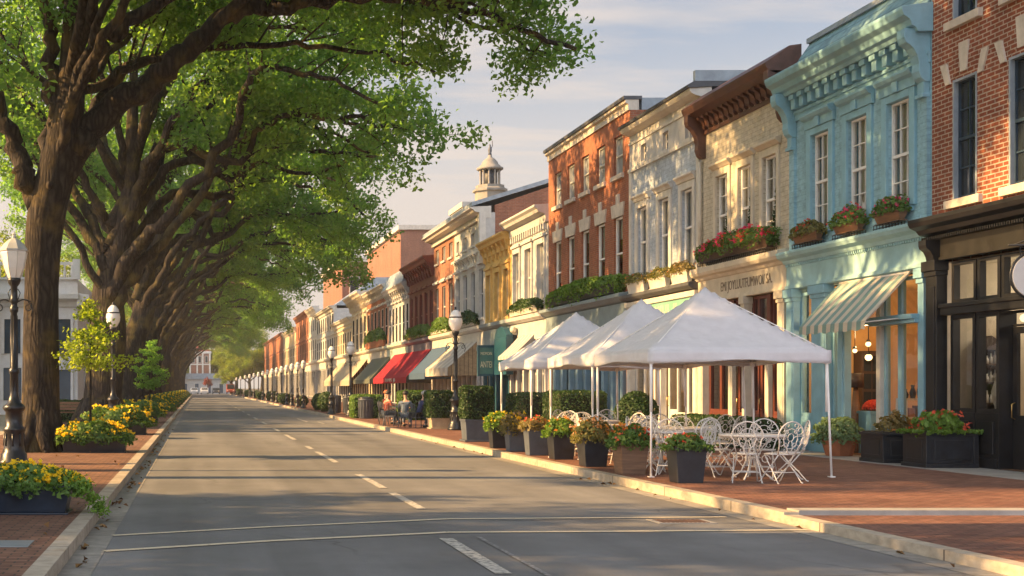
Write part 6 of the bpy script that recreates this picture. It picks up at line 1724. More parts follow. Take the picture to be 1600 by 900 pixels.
hedge('hedge_planter', 'square clipped hedge in a slate grey planter box at the kerb before the rear tent', 7.28, 8.10, 35.0, 35.85, .13, 1.66, (7.30, 8.06, 35.05, 35.8), .62, seed=1)
hedge('hedge_planter', 'round topped clipped hedge in a tan concrete box just left of the black lamp post', 8.22, 9.12, 45.6, 46.8, .13, 1.50, (8.3, 9.04, 45.7, 46.7), .40, seed=2, potm=M['planter_tan'])
hedge('clipped_hedge', 'long tall clipped hedge behind the rear tent', 11.2, 13.0, 44.0, 47.0, .13, 1.42, seed=3)
hedge('clipped_hedge', 'tall block of clipped hedge behind the middle tent', 11.4, 13.0, 40.5, 42.6, .13, 1.50, seed=4)
hedge('clipped_bush', 'round clipped bush behind the nearest tent, right of the tall hedge block', 12.1, 13.3, 36.5, 37.7, .13, 1.48, seed=5, ball=True)
hedge('clipped_hedge', 'low clipped box hedge running along the cream shopfront behind the chairs', 13.2, 13.75, 29.9, 36.0, .13, .88, seed=6)
hedge('clipped_hedge', 'dark hedge beyond the rear tent on the shop side', 9.6, 11.0, 50.5, 52.5, .13, 1.35, seed=7)
for k, (x, y, h, lab) in enumerate(((10.2, 58.5, 1.35, 'bushy dark green hedge behind the seated cafe guests'), (10.6, 63, 1.45, 'pale bushy hedge behind the navy dressed guest'), (8.2, 62.5, 1.25, 'loose bush in front of the dark bins'),)):
    hedge('hedge_planter', lab, x-.75, x+.75, y-.8, y+.8, .13, h, seed=11+k, size=.11, leafm=M['leaf_bed'] if k else M['leaf_hedge'])
fh = hedge('hedge_planter', 'small dark bush in the far row of kerbside bushes on the right', 7.35, 8.35, 78, 79.6, .13, 1.35, seed=21, size=.14, ball=True, group='far row of bushes along the right kerb')
for k, (y, s) in enumerate(((84, .9), (101, .7), (112, .8), (124, .75), (139, .9), (156, .8), (176, .9), (204, .9), (236, 1.0))):
    dup(fh, (7.9+.3*math.sin(k*2.2), y, .13), k*1.1, None, (s, s, s))
hedge('clipped_hedge', 'low clipped hedge behind the bench on the left between the big trunks', -6.9, -4.9, 55.4, 56.4, .10, 1.05, seed=30, size=.09)

# ------------------------------------------------------------------ flower boxes on the shop ledges
def window_box(label, fac_x, y0, y1, z, potm, leafm, flow, seed, fl_n=90, top=.28, droop=.16, depth=.24, h=.22, out=.05, group=None, leaf_n=900, flow2=None, leaf_s=.07, fl_s=.055, stand=True):
    t = planter('window_box', label, (fac_x-out-depth, fac_x-out, y0, y1), h, potm, leafm, flow, fl_n, fl_s, leaf_n, leaf_s, top, .10, droop, seed, 'trough', group, 'flower box', z+(.10 if stand else 0), flow2)
    if stand:
        mb = MB(); x0, x1 = fac_x-out-depth, fac_x-out
        n = max(3, int((y1-y0)/.12))
        for k in range(n+1):
            y = y0+.03+(y1-y0-.06)*k/n; mb.tube([(x0+.02, y, z), (x0+.02, y, z+.10)], .008, 4); mb.tube([(x1-.02, y, z), (x1-.02, y, z+.10)], .008, 4)
        mb.tube([(x0+.02, y0, z+.02), (x0+.02, y1, z+.02)], .010, 4); mb.tube([(x0+.02, y0, z+.095), (x0+.02, y1, z+.095)], .010, 4)
        mb.build('iron_stand', M['iron'], t)
    return t
GB = 'flower boxes on the blue shop ledge'
window_box('right flower box on the blue ledge, red blooms, closest to the brick corner', 14.5, 26.0, 27.0, 4.93, M['wood'], M['leaf_bed'], M['redpink'], 61, 55, .30, .08, group=GB, leaf_n=1000)
window_box('middle flower box on the blue ledge, brimming with crimson blooms', 14.5, 27.65, 28.75, 4.93, M['wood'], M['leaf_bed'], M['redpink'], 62, 75, .32, .14, group=GB, leaf_n=1000, flow2=M['coral'])
window_box('left flower box on the blue ledge, mostly green with few rusty blooms', 14.5, 29.5, 30.7, 4.93, M['wood'], M['leaf_mix'], M['coral'], 63, 40, .26, .14, group=GB, leaf_n=1100)
window_box('long flower box heaped with crimson and pink blooms on the cream ledge', 14.5, 31.95, 36.4, 5.03, M['dark_wood'], M['leaf_bed'], M['redpink'], 64, 820, .36, .26, .30, .26, .04, None, 3800, M['coral'], .08, .075)
GW = 'pale troughs on the white building ledge'
for k, (a, b, lab) in enumerate(((37.25, 38.6, 'nearest pale trough of bronze greenery on the white building ledge'), (39.0, 40.5, 'middle pale trough of bronze greenery on the white building ledge'), (40.9, 42.5, 'farthest pale trough of bronze greenery on the white building ledge'))):
    window_box(lab, 14.5, a, b, 4.70, M['white_trim'], M['leaf_mix'], M['orange'], 65+k, 30, .26, .16, .26, .36, .05, GW, 1000, stand=False)
window_box('long black ledge box with thick trailing bright green plants on the tall brick building', 14.5, 43.5, 52.0, 4.86, M['planter_black'], M['leaf_ivy'], None, 70, 0, .36, .55, .34, .36, .04, None, 5200, leaf_s=.12, stand=False)
window_box('dark green ledge box on the narrow grey white building', 14.5, 53.8, 58.6, 4.82, M['grey_trim'], M['leaf_hedge'], None, 71, 0, .34, .25, .3, .3, .04, None, 1800, leaf_s=.13, stand=False)
window_box('ledge box of dark greenery under the blue windows of the grey white building', 14.5, 66, 71.5, 4.82, M['grey_trim'], M['leaf_hedge'], None, 72, 0, .5, .3, .3, .3, .04, None, 1500, leaf_s=.16, stand=False)
window_box('ledge box of dark greenery on the narrow red brick front', 14.5, 73.2, 78.4, 4.82, M['grey_trim'], M['leaf_bed'], None, 73, 0, .6, .4, .3, .3, .04, None, 1500, leaf_s=.17, stand=False)
window_box('ledge box of dark greenery along the dark red front', 14.5, 79.5, 87.5, 4.82, M['wood'], M['leaf_bed'], None, 74, 0, .5, .4, .3, .3, .04, None, 1700, leaf_s=.18, stand=False)
window_box('rusty ledge box of dark greenery on the far orange brick front', 14.5, 98.5, 109, 4.82, M['terracotta'], M['leaf_bed'], None, 75, 0, .7, .3, .3, .7, .04, None, 1600, leaf_s=.24, stand=False)

# ------------------------------------------------------------------ street lamps
def lamp(loc, label, H=4.5, style='lantern', group=None, arms=True, n=16):
    t = thing('street_lamp', label, 'street lamp', loc, group)
    X, Y, Z = loc; s = H/4.5
    mb = MB()
    pr = [(.30, 0), (.30, .06), (.26, .09), (.25, .20), (.215, .24), (.20, .34), (.19, .62), (.215, .66), (.215, .70), (.17, .74), (.165, 1.02), (.20, 1.05), (.225, 1.10), (.20, 1.15), (.13, 1.20), (.10, 1.30), (.082, 1.36), (.075, 1.75), (.10, 1.77), (.10, 1.85), (.075, 1.87), (.062, 2.95), (.085, 2.98), (.085, 3.06), (.065, 3.08), (.065, 3.14), (.10, 3.18), (.07, 3.24), (.065, 3.46), (.11, 3.52), (.13, 3.58), (.13, 3.63)]
    mb.lathe(X, Y, [(r*s, Z+z*s) for r, z in pr], n)
    for k in range(8):
        a = 2*math.pi*k/8; c, q = math.cos(a), math.sin(a)
        mb.tube([(X+.20*s*c, Y+.20*s*q, Z+.36*s), (X+.19*s*c, Y+.19*s*q, Z+.60*s)], .018*s, 5)
        mb.tube([(X+.075*s*c, Y+.075*s*q, Z+1.4*s), (X+.062*s*c, Y+.062*s*q, Z+2.9*s)], .010*s, 4)
    mb.build('post', M['iron'], t)
    if arms:
        mb = MB()
        for q in (-1, 1):
            mb.tube([(X+q*(.06+.26*u)*s, Y, Z+(3.16+.05*math.sin(u*math.pi))*s) for u in np.linspace(0, 1, 8)], .014*s, 6)
            sp = [(X+q*(.27+.075*math.sin(a)*(1-a/11))*s, Y, Z+(3.06+.09*math.cos(a)*(1-a/14))*s) for a in np.linspace(0, 7, 16)]
            mb.tube(sp, .011*s, 5)
            mb.tube([(X+q*.34*s, Y, Z+3.14*s), (X+q*.36*s, Y, Z+3.0*s), (X+q*.33*s, Y, Z+2.88*s)], .011*s, 5)
            mb.tube([(X+q*.07*s, Y, Z+3.42*s), (X+q*.12*s, Y, Z+3.34*s), (X+q*.08*s, Y, Z+3.22*s)], .010*s, 5)
        mb.build('scroll_arm', M['iron'], t)
    if style == 'lantern':
        m = 8
        mb = MB(); mb.lathe(X, Y, [(.125*s, Z+3.63*s), (.20*s, Z+3.82*s), (.262*s, Z+4.12*s), (.25*s, Z+4.16*s)], m, False); mb.build('globe', M['frost'], t)
        mb = MB(); mb.lathe(X, Y, [(.285*s, Z+4.155*s), (.285*s, Z+4.185*s), (.20*s, Z+4.30*s), (.10*s, Z+4.385*s), (.045*s, Z+4.41*s), (.045*s, Z+4.44*s), (.03*s, Z+4.46*s), (.045*s, Z+4.49*s), (.01*s, Z+4.52*s)], m, False); mb.build('cap', mat('grey_lamp_cap', (.42, .43, .42), .5, .1, 4), t)
        mb = MB()
        for k in range(m):
            a = 2*math.pi*(k+.5)/m; c, q = math.cos(a), math.sin(a)
            mb.tube([(X+.127*s*c, Y+.127*s*q, Z+3.63*s), (X+.203*s*c, Y+.203*s*q, Z+3.82*s), (X+.266*s*c, Y+.266*s*q, Z+4.13*s)], .006*s, 4)
        mb.build('glazing_bars', mat('pale_lamp_bars', (.55, .54, .50), .5, .1, 4), t)
    else:
        pr = [(.10, 3.63), (.16, 3.70), (.24, 3.86), (.255, 4.0), (.235, 4.12), (.22, 4.16), (.19, 4.28), (.11, 4.38), (.06, 4.42)]
        mb = MB(); mb.lathe(X, Y, [(r*s, Z+z*s) for r, z in pr], n); mb.build('globe', M['frost'], t)
        mb = MB(); mb.lathe(X, Y, [(.248*s, Z+4.125*s), (.252*s, Z+4.15*s), (.225*s, Z+4.17*s)], n); mb.lathe(X, Y, [(.07*s, Z+4.41*s), (.045*s, Z+4.45*s), (.03*s, Z+4.47*s), (.04*s, Z+4.50*s), (.01*s, Z+4.54*s)], 8); mb.build('cap', M['iron'], t)
    return t
lamp((-3.60, 25.0, .13), 'tall black lamp post with white lantern in front of the nearest big trunk', 4.5, 'lantern')
l2 = lamp((-2.93, 44.0, .13), 'second black lamp post on the left, acorn globe beside the sapling crown', 4.4, 'acorn', None, False)
lr = lamp((9.0, 44.8, .13), 'black lamp post with round white globe between the clipped hedges on the right', 4.28, 'acorn')
dup(lr, (8.0, 67.3, .13), 0, 'right one of the paired lamp posts before the tan awning', (.93, .93, .93))
dup(lr, (7.42, 71.3, .13), 0, 'left one of the paired lamp posts before the tan awning', (.90, .90, .90))
FL = 'far row of lamp posts along the right kerb'
first = None
for y in (92, 98, 104, 110, 117, 124, 132, 141, 151, 162, 175, 190, 208, 230, 256):
    if first is None:
        first = lamp((7.55, y, .13), 'small black lamp post with white globe in the far row along the right kerb', 3.5, 'acorn', FL, False, 10)
    else: dup(first, (7.6, y, .13), 0)
ll = dup(l2, (-3.5, 84, .13), 0, 'third dark lamp post on the left, before the shaded trunks')

# ------------------------------------------------------------------ bench by the left trunks
t = thing('park_bench', 'brown slatted park bench half hidden behind the nearest big trunk', 'bench', (-5.6, 54.2, .13))
mb = MB()
for k in range(4): mb.box(-6.6, -4.7, 53.9+k*.12, 54.0+k*.12, .55, .59)
mb.build('seat', M['wood'], t)
mb = MB()
for k in range(3): mb.box(-6.6, -4.7, 54.42+k*.02, 54.45+k*.02, .66+k*.12, .76+k*.12)
mb.build('backrest', M['wood'], t)
for x in (-6.45, -4.85):
    mb = MB(); mb.tube([(x, 53.92, .13), (x, 53.95, .55), (x, 54.4, .55), (x, 54.48, 1.02)], .025, 6); mb.tube([(x, 54.42, .13), (x, 54.38, .55)], .025, 6); mb.build('leg', M['iron'], t)

# ------------------------------------------------------------------ bins beyond the guests
for k, (x, y, lab) in enumerate(((8.0, 61.2, 'dark litter bin behind the guest in orange'), (7.95, 74.5, 'dark litter bin between the paired lamp posts and the bush'), (8.6, 73.0, 'dark litter bin just right of the paired lamp posts'))):
    t = thing('litter_bin', lab, 'bin', (x, y, .13))
    mb = MB(); mb.lathe(x, y, [(.30, .13), (.33, .18), (.34, 1.0), (.37, 1.02), (.37, 1.08)], 16)
    for q in range(16):
        a = 2*math.pi*q/16; mb.tube([(x+.345*math.cos(a), y+.345*math.sin(a), .2), (x+.35*math.cos(a), y+.35*math.sin(a), 1.0)], .012, 4)
    mb.build('body', M['planter_grey'], t)
    mb = MB(); mb.lathe(x, y, [(.37, 1.08), (.34, 1.14), (.18, 1.17), (.18, 1.15)], 16); mb.build('lid', M['iron'], t)
# ------------------------------------------------------------------ people at the pavement cafe
def skin_mesh(name, verts, edges, mat_, parent, root=0, sub=2):
    """verts: (x, y, z, r) in world coordinates"""
    og = ORG[parent.name]
    me = bpy.data.meshes.new(name)
    me.from_pydata([(v[0]-og[0], v[1]-og[1], v[2]-og[2]) for v in verts], edges, [])
    o = link_mesh(name, me, mat_, parent)
    sm = o.modifiers.new('flesh', 'SKIN'); sm.use_smooth_shade = True; sm.branch_smoothing = .6
    sk = me.skin_vertices[0].data
    for i, v in enumerate(verts):
        r = v[3]; sk[i].radius = r if isinstance(r, tuple) else (r, r)
        sk[i].use_root = (i == root)
    o.modifiers.new('round', 'SUBSURF').levels = sub
    o.modifiers['round'].render_levels = sub
    return o

def person(label, loc, rz, top, legs, hair, arms, lean=.10, stand=False, cap=None, skin=None, hem=None):
    """arms: [(elbow, wrist) left, right] in local metres; the figure faces local +y"""
    t = thing('person', label, 'person', loc, None)
    c, s = math.cos(rz), math.sin(rz); X, Y, Z = loc
    T = lambda x, y, z: (X+x*c-y*s, Y+x*s+y*c, Z+z)
    hp = .90 if stand else .50
    L = lean
    sk = skin or mat('skin', (.50, .29, .20), .55, .08, 8)
    V = []; E = []
    def v(x, y, z, r): V.append(T(x, y, z)+(r,)); return len(V)-1
    def e(*ids):
        for a, b in zip(ids[:-1], ids[1:]): E.append((a, b))
    pel = v(0, 0, hp, (.155, .115)); sp = v(0, L*.3, hp+.20, (.135, .105)); chs = v(0, L*.75, hp+.40, (.16, .115)); nk = v(0, L*1.0, hp+.535, .058); nk2 = v(0, L*1.1+.01, hp+.59, .052)
    hd = v(0, L*1.15+.03, hp+.67, (.075, .09)); hd2 = v(0, L*1.15+.03, hp+.76, (.078, .095)); hd3 = v(0, L*1.15+.015, hp+.82, (.055, .07))
    e(pel, sp, chs, nk, nk2, hd, hd2, hd3)
    arm_pts = []
    for sd, (el, wr) in zip((-1, 1), arms):
        sh = v(sd*.185, L*.85, hp+.46, .062); a = v(el[0], el[1], el[2], .045); w = v(wr[0], wr[1], wr[2], .030)
        d = (Vector(wr)-Vector(el)).normalized(); sid = d.cross(Vector((0, 0, 1))).normalized()
        p = Vector(wr)+d*.055; pm = v(p.x, p.y, p.z, (.036, .018))
        e(chs, sh, a, w, pm)
        for k, ln in ((-1.5, .062), (-.5, .075), (.5, .080), (1.5, .070)):
            q = p+d*.035+sid*(k*.018); r_ = q+d*ln*.5-Vector((0, 0, .012)); f3 = q+d*ln*.85-Vector((0, 0, .035))
            e(pm, v(q.x, q.y, q.z, .010), v(r_.x, r_.y, r_.z, .009), v(f3.x, f3.y, f3.z, .008))
        th = Vector(wr)+d*.03-sid*sd*.032; t2 = th+d*.04-sid*sd*.015
        e(w, v(th.x, th.y, th.z, .011), v(t2.x, t2.y, t2.z, .009))
        arm_pts.append((sd, el, wr))
    leg_pts = []
    for sd, (kn, an) in zip((-1, 1), legs[1]):
        h = v(sd*.095, .01, hp-.03, .085); k = v(kn[0], kn[1], kn[2], .062); a = v(an[0], an[1], an[2], .042); to = v(an[0]+an[3] if len(an) > 3 else an[0], an[1]+.15, an[2]-.05, (.042, .028))
        e(pel, h, k, a, to); leg_pts.append((sd, kn, an))
    skin_mesh('body', V, E, sk, t)
    # face
    hc = Vector((0, L*1.15+.03, hp+.735))
    fm = MB()
    for q in (-1, 1):
        p = T(q*.032, hc.y+.088, hc.z+.012); fm.sphere(p, .012, 8, 6)
    fm.build('eyes', M['iron'], t)
    fm = MB(); a, b, d_ = T(0, hc.y+.092, hc.z+.02), T(0, hc.y+.118, hc.z-.028), T(0, hc.y+.090, hc.z-.036)
    fm.tube([a, b, d_], [.008, .015, .010], 6)
    for q in (-1, 1): fm.sphere(T(q*.083, hc.y-.005, hc.z-.01), .022, 8, 6, (.5, 1, 1.3))
    fm.build('nose_and_ears', sk, t)
    fm = MB(); fm.tube([T(-.024, hc.y+.090, hc.z-.062), T(0, hc.y+.097, hc.z-.064), T(.024, hc.y+.090, hc.z-.062)], .006, 5); fm.build('mouth', M['coral'], t)
    # hair or cap
    hm = MB(); vs = []; fs = []
    for j in range(7):
        th = math.pi*.60*j/6
        for k in range(14):
            a = 2*math.pi*k/14; front = math.sin(a)
            r = .103; zz = math.cos(th)
            cut = 1.0 if front < .35 else min(1, .62)
            tt = th*cut
            x, y, z = T(math.sin(tt)*math.cos(a)*r*.93, hc.y-.006+math.sin(tt)*math.sin(a)*r*1.08, hc.z+.028+math.cos(tt)*r*1.02)
            vs.append((x, y, z))
    for j in range(6):
        for k in range(14): fs.append((j*14+k, j*14+(k+1) % 14, (j+1)*14+(k+1) % 14, (j+1)*14+k))
    hm.add(vs, fs, True)
    if cap: hm.tube([T(-.07, hc.y+.09, hc.z+.055), T(0, hc.y+.16, hc.z+.045), T(.07, hc.y+.09, hc.z+.055)], .014, 6)
    ho = hm.build('cap' if cap else 'hair', cap or hair, t); so = ho.modifiers.new('thickness', 'SOLIDIFY'); so.thickness = .018
    # clothes
    V = []; E = []
    g = .016
    b0 = v(0, -.005, hp-.05 if not hem else hp-hem, (.172+g, .128+g)); b1 = v(0, L*.3, hp+.20, (.150+g, .118+g)); b2 = v(0, L*.75, hp+.40, (.172+g, .124+g)); b3 = v(0, L*.95, hp+.50, (.085, .075))
    e(b0, b1, b2, b3)
    for sd, el, wr in arm_pts:
        sh = v(sd*.19, L*.85, hp+.46, .074); a = v(el[0], el[1], el[2], .060); w = Vector(el).lerp(Vector(wr), .88); w = v(w.x, w.y, w.z, .046); e(b2, sh, a, w)
    skin_mesh('jacket', V, E, top, t, 0, 1)
    V = []; E = []
    b0 = v(0, 0, hp+.02, (.158+g, .118+g))
    for sd, kn, an in leg_pts:
        h = v(sd*.098, .01, hp-.03, .100); k = v(kn[0], kn[1], kn[2], .076); a = Vector(kn).lerp(Vector(an[:3]), .90); a = v(a.x, a.y, a.z, .058); e(b0, h, k, a)
    skin_mesh('trousers', V, E, legs[0], t, 0, 1)
    for sd, kn, an in leg_pts:
        m = MB(); m.tube([T(an[0], an[1]-.06, an[2]-.03), T(an[0], an[1]+.02, an[2]-.02), T(an[0], an[1]+.13, an[2]-.045), T(an[0], an[1]+.19, an[2]-.055)], [.045, .055, .050, .03], 8)
        m.build('shoe', M['iron'], t)
    return t

SIT = [((-.11, .43, .50), (-.12, .46, .09)), ((.11, .43, .50), (.13, .40, .09))]
SITX = [((-.11, .43, .50), (-.14, .62, .09)), ((.11, .42, .50), (.10, .20, .09))]
AR1 = [((-.25, .14, .74), (-.16, .40, .74)), ((.25, .14, .74), (.15, .40, .74))]
AR2 = [((-.27, .04, .72), (-.18, .28, .62)), ((.27, .10, .74), (.10, .36, .78))]
denim = mat('grey_blue_trousers', (.09, .12, .16), .8, .2, 8, .2, 60); black = mat('black_trousers', (.016, .016, .02), .8, .2, 8)
hair_d = mat('dark_hair', (.02, .014, .010), .6, .2, 20); hair_g = mat('grey_hair', (.30, .28, .26), .6, .15, 20)
person('person in an orange red top and grey trousers sitting at the kerbside cafe table', (7.55, 51.4, .13), R(-70), mat('orange_red_top', (.36, .06, .03), .8, .15, 8), (denim, SITX), hair_d, AR2, .06)
person('person seen from behind in a slate blue jacket, tallest of the seated guests', (7.72, 47.9, .13), R(-20), mat('slate_blue_jacket', (.095, .13, .18), .8, .2, 6), (denim, SIT), hair_d, AR1, .10)
person('person in a navy coat with grey hair bending over the black table', (8.15, 47.4, .13), R(-75), mat('navy_coat', (.018, .03, .095), .8, .2, 6), (black, SITX), hair_g, AR1, .18)
person('person in a dark red top and orange cap sitting behind the other guests', (8.15, 56.0, .13), R(-120), mat('dark_red_top', (.13, .03, .03), .8, .2, 6), (black, SIT), hair_d, AR2, .05, cap=mat('orange_cap', (.42, .11, .04), .7, .1, 6))

def cafe_chair(loc, label):
    t = thing('cafe_chair', label, 'chair', loc, 'dark metal cafe chairs under the seated guests')
    X, Y, Z = loc; m = M['planter_grey']
    mb = MB(); mb.box(X-.20, X+.20, Y-.20, Y+.20, Z+.37, Z+.40)
    mb.build('seat', m, t, bevel=.008)
    for (sx, sy) in ((-1, -1), (1, -1), (-1, 1), (1, 1)):
        mb = MB(); mb.tube([(X+sx*.18, Y+sy*.18, Z+.37), (X+sx*.21, Y+sy*.21, Z)], .016, 6); mb.build('leg', m, t)
    mb = MB(); mb.tube([(X-.19, Y-.19, Z+.38), (X-.20, Y-.25, Z+.86), (X, Y-.29, Z+.90), (X+.20, Y-.25, Z+.86), (X+.19, Y-.19, Z+.38)], .014, 6)
    for k in range(5): mb.tube([(X-.13+k*.065, Y-.20, Z+.40), (X-.13+k*.065, Y-.27, Z+.88)], .007, 4)
    mb.build('backrest', m, t)
    return t
cc = cafe_chair((7.55, 51.4, .13), 'dark metal chair under the guest in orange red'); cc.rotation_euler = (0, 0, R(-70))
dup(cc, (7.72, 47.9, .13), R(-20), 'dark metal chair under the guest in the slate blue jacket')
dup(cc, (8.15, 47.4, .13), R(-75), 'dark metal chair under the guest in the navy coat')
dup(cc, (8.15, 56.0, .13), R(-120), 'dark metal chair under the guest with the orange cap')
dup(cc, (7.35, 49.2, .13), R(160), 'empty dark metal chair between the seated guests')
def cafe_table(loc, label, m):
    t = thing('cafe_table', label, 'table', loc, 'small square cafe tables of the seated guests')
    X, Y, Z = loc
    mb = MB(); mb.box(X-.36, X+.36, Y-.36, Y+.36, Z+.70, Z+.73); mb.build('table_top', m, t, bevel=.006)
    mb = MB(); mb.tube([(X, Y, Z+.03), (X, Y, Z+.70)], .03, 8); mb.build('post', M['iron'], t)
    mb = MB()
    for k in range(4): a = math.pi/4+k*math.pi/2; mb.tube([(X, Y, Z+.06), (X+.3*math.cos(a), Y+.3*math.sin(a), Z+.015)], .018, 6)
    mb.build('foot', M['iron'], t)
    return t
cafe_table((8.1, 51.15, .13), 'small dark green cafe table beside the guest in orange red', M['teal_panel'])
cafe_table((8.85, 47.6, .13), 'black cafe table beside the guest in the navy coat', M['iron'])

# ------------------------------------------------------------------ vehicles and small things at the far end of the street
def car(label, loc, m, rz=0, h=1.5, van=False):
    t = thing('delivery_van' if van else 'parked_car', label, 'van' if van else 'car', loc, None)
    X, Y, Z = loc
    L, W = (4.6, 1.85) if van else (4.3, 1.75)
    pf = [(0, .35), (0, .75), (.05, .92), (1.15, 1.0), (1.75, h-.06), (2.1, h), (3.5, h), (4.0, 1.02 if not van else h-.05), (L, .92 if not van else h-.3), (L, .35)]
    mb = MB(); mb.prism([(X-W/2, Y+y, Z+z) for y, z in pf], (W, 0, 0)); mb.build('body', m, t, bevel=.06)
    mb = MB(); mb.prism([(X-W/2+.12, Y+1.22, Z+1.04), (X+W/2-.12, Y+1.22, Z+1.04), (X+W/2-.2, Y+1.66, Z+h-.12), (X-W/2+.2, Y+1.66, Z+h-.12)], (0, -.04, .03))
    for q in (-1, 1): mb.box(X+q*(W/2-.01), X+q*(W/2+.006), Y+1.75, Y+3.4, Z+1.04, Z+h-.14)
    mb.build('windows', M['dark_pane'], t)
    for (sx, y) in ((-1, .8), (1, .8), (-1, L-.85), (1, L-.85)):
        mb = MB(); mb.prism([(X+sx*(W/2-.1)-.1, Y+y+.33*math.cos(a), Z+.33+.33*math.sin(a)) for a in np.linspace(0, 2*math.pi, 17)[:-1]], (.2, 0, 0)); mb.build('wheel', M['iron'], t)
    for q in (-1, 1):
        mb = MB(); mb.sphere((X+q*(W/2-.28), Y+.01, Z+.72), .11, 8, 6, (1.4, .4, .8)); mb.build('headlight', M['frost'], t)
    return t
cw = mat('white_car_paint', (.62, .63, .65), .25, .05, 3, coat=.5); cd = mat('dark_car_paint', (.05, .06, .08), .25, .1, 3, coat=.5); cr = mat('red_car_paint', (.40, .07, .04), .3, .1, 3, coat=.5)
car('small white car facing the camera at the far end of the street', (1.4, 291, .008), cw)
car('dark car parked at the far end of the street beside the white one', (4.1, 293, .008), cd)
car('small silver blue car at the far left of the street end', (-.9, 296, .008), mat('silver_car_paint', (.35, .40, .46), .25, .05, 3, coat=.5))
car('reddish orange van near the far right kerb at the street end', (7.3, 289, .13), cr, 0, 2.2, True)
t = thing('red_leaved_tree', 'small red leaved tree in front of the white pavilion at the street end', 'tree', (2.2, 300, 0))
rng = np.random.default_rng(5)
mb = MB(); mb.tube([(2.2, 300, 0), (2.2, 300, 2.4)], .08, 8); mb.build('trunk', M['bark2'], t)
np_mesh('crown', cluster_leaves(rng, np.array((2.2, 300, 3.0))+rng.normal(size=(40, 3))*np.array((.5, .5, .5)), 14, (.2, .2, .2), .3), 4, leafmat('red_leaves', (.16, .035, .03), (.26, .07, .05), .2), t)
# ------------------------------------------------------------------ sky, sun, camera
SUN_EL, SUN_AZ = 27.0, 0.0       # elevation; azimuth 0 = exactly from the left (-x), positive = from ahead
w = bpy.data.worlds.new('World'); scene.world = w; w.use_nodes = True
nt = w.node_tree; nt.nodes.clear()
out = nt.nodes.new('ShaderNodeOutputWorld')
sky = nd(nt, 'ShaderNodeTexSky', sky_type='NISHITA'); sky.sun_disc = False
sky.sun_elevation = R(SUN_EL); sky.sun_rotation = R(270+SUN_AZ); sky.altitude = 50; sky.air_density = 1.0; sky.dust_density = 1.6; sky.ozone_density = 1.2
bg = nd(nt, 'ShaderNodeBackground'); bg.inputs['Strength'].default_value = .050; nt.links.new(sky.outputs[0], bg.inputs[0])
# thin evening cloud: streaks laid on a plane high above, so they shrink towards the horizon
tc = nd(nt, 'ShaderNodeTexCoord').outputs['Generated']
sp = nd(nt, 'ShaderNodeSeparateXYZ'); nt.links.new(tc, sp.inputs[0])
zz = nd(nt, 'ShaderNodeMath', operation='ADD'); nt.links.new(sp.outputs[2], zz.inputs[0]); zz.inputs[1].default_value = .10
zm = nd(nt, 'ShaderNodeMath', operation='MAXIMUM'); nt.links.new(zz.outputs[0], zm.inputs[0]); zm.inputs[1].default_value = .04
cb = nd(nt, 'ShaderNodeCombineXYZ')
for i in (0, 1):
    dv = nd(nt, 'ShaderNodeMath', operation='DIVIDE'); nt.links.new(sp.outputs[i], dv.inputs[0]); nt.links.new(zm.outputs[0], dv.inputs[1]); nt.links.new(dv.outputs[0], cb.inputs[i])
mp = nd(nt, 'ShaderNodeMapping'); mp.inputs['Rotation'].default_value = (0, 0, R(38)); mp.inputs['Scale'].default_value = (.55, 1.5, 1); mp.inputs['Location'].default_value = (.4, 1.3, 0)
nt.links.new(cb.outputs[0], mp.inputs['Vector'])
n1 = noise(nt, mp.outputs[0], .85, 7, .6)
c = ramp(nt, n1, .47, .0, .66, .9)
lowr = nd(nt, 'ShaderNodeMapRange'); lowr.inputs['From Min'].default_value = .13; lowr.inputs['From Max'].default_value = .31; lowr.inputs['To Min'].default_value = 1.0; lowr.inputs['To Max'].default_value = .0
nt.links.new(sp.outputs[2], lowr.inputs['Value'])
mx = nd(nt, 'ShaderNodeMath', operation='ADD', use_clamp=True); nt.links.new(lowr.outputs[0], mx.inputs[0]); nt.links.new(c, mx.inputs[1])
ml = nd(nt, 'ShaderNodeMath', operation='MULTIPLY'); nt.links.new(mx.outputs[0], ml.inputs[0]); ml.inputs[1].default_value = .95
bg2 = nd(nt, 'ShaderNodeBackground'); 
gl = nd(nt, 'ShaderNodeMapRange', clamp=True); gl.inputs['From Min'].default_value = -.3; gl.inputs['From Max'].default_value = -1.0; gl.inputs['To Min'].default_value = CLOUD; gl.inputs['To Max'].default_value = CLOUD*GLOW
nt.links.new(sp.outputs[0], gl.inputs['Value']); nt.links.new(gl.outputs[0], bg2.inputs['Strength'])   # cloud is brighter towards the low sun
nt.links.new(ramp(nt, sp.outputs[2], .02, (1.0, .86, .75), .36, (1.0, .90, .84)), bg2.inputs[0])
ms = nd(nt, 'ShaderNodeMixShader'); nt.links.new(ml.outputs[0], ms.inputs[0]); nt.links.new(bg.outputs[0], ms.inputs[1]); nt.links.new(bg2.outputs[0], ms.inputs[2])
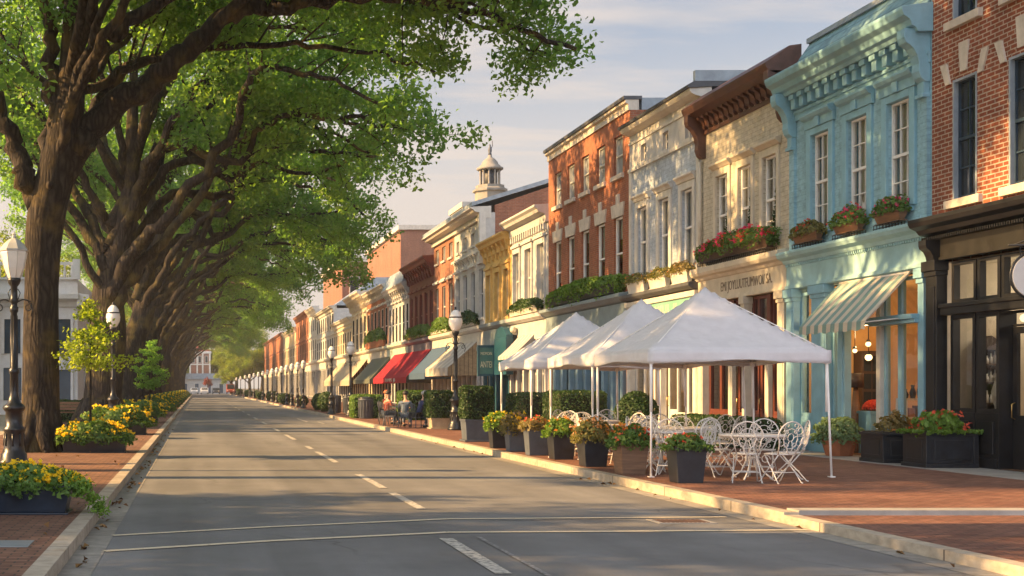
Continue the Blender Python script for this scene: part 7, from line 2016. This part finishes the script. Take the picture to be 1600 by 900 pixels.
# broad pale glow added to the unseen sky behind the camera as fill
nv = nd(nt, 'ShaderNodeVectorMath', operation='DOT_PRODUCT'); nt.links.new(tc, nv.inputs[0]); nv.inputs[1].default_value = (-.32, -.90, .30)
bk_ = nd(nt, 'ShaderNodeMapRange', clamp=True); bk_.inputs['From Min'].default_value = .15; bk_.inputs['From Max'].default_value = .9; bk_.inputs['To Min'].default_value = 0; bk_.inputs['To Max'].default_value = REAR_FILL
nt.links.new(nv.outputs['Value'], bk_.inputs['Value'])
bg3 = nd(nt, 'ShaderNodeBackground'); bg3.inputs[0].default_value = (.90, .92, 1.0, 1); nt.links.new(bk_.outputs[0], bg3.inputs['Strength'])
ad3 = nd(nt, 'ShaderNodeAddShader'); nt.links.new(ms.outputs[0], ad3.inputs[0]); nt.links.new(bg3.outputs[0], ad3.inputs[1])
nt.links.new(ad3.outputs[0], out.inputs[0])

if HAZE:
    m, nt2, o2 = _new('evening_haze')
    pv = nd(nt2, 'ShaderNodeVolumePrincipled'); pv.inputs['Density'].default_value = HAZE; pv.inputs['Color'].default_value = (.88, .91, .95, 1); pv.inputs['Anisotropy'].default_value = .3
    nt2.links.new(pv.outputs[0], o2.inputs['Volume'])
    hz = MB(); hz.box(-70, 60, -20, 400, -1.2, 26); tag(hz.build('haze', m), kind='stuff')
sl = bpy.data.lights.new('sun', 'SUN'); sl.energy = SUN; sl.angle = R(.6); sl.color = (1.0, .60, .24)
so = bpy.data.objects.new('sun', sl); COL.objects.link(so)
d = Vector((math.cos(R(SUN_EL))*math.cos(R(SUN_AZ)), -math.cos(R(SUN_EL))*math.sin(R(SUN_AZ)), -math.sin(R(SUN_EL))))
so.rotation_euler = d.to_track_quat('-Z', 'Y').to_euler()
so.location = (-60, 40, 40)

cam = bpy.data.cameras.new('camera'); co_ = bpy.data.objects.new('camera', cam); COL.objects.link(co_)
cam.sensor_width = 36; cam.lens = 45.0; cam.clip_end = 3000; cam.clip_start = .1
cam.shift_x = (800-310)/1600; cam.shift_y = (605-450)/1600
co_.location = (0, 0, 1.63); co_.rotation_euler = (R(90), 0, 0)
scene.camera = co_
scene.view_settings.view_transform = 'Standard'; scene.view_settings.look = 'None'; scene.view_settings.exposure = EXPO; scene.view_settings.gamma = 1; scene.view_settings.use_curve_mapping = False
scene.cycles.use_denoising = True
scene.cycles.max_bounces = 10; scene.cycles.diffuse_bounces = 6; scene.cycles.transparent_max_bounces = 12; scene.cycles.sample_clamp_indirect = 6
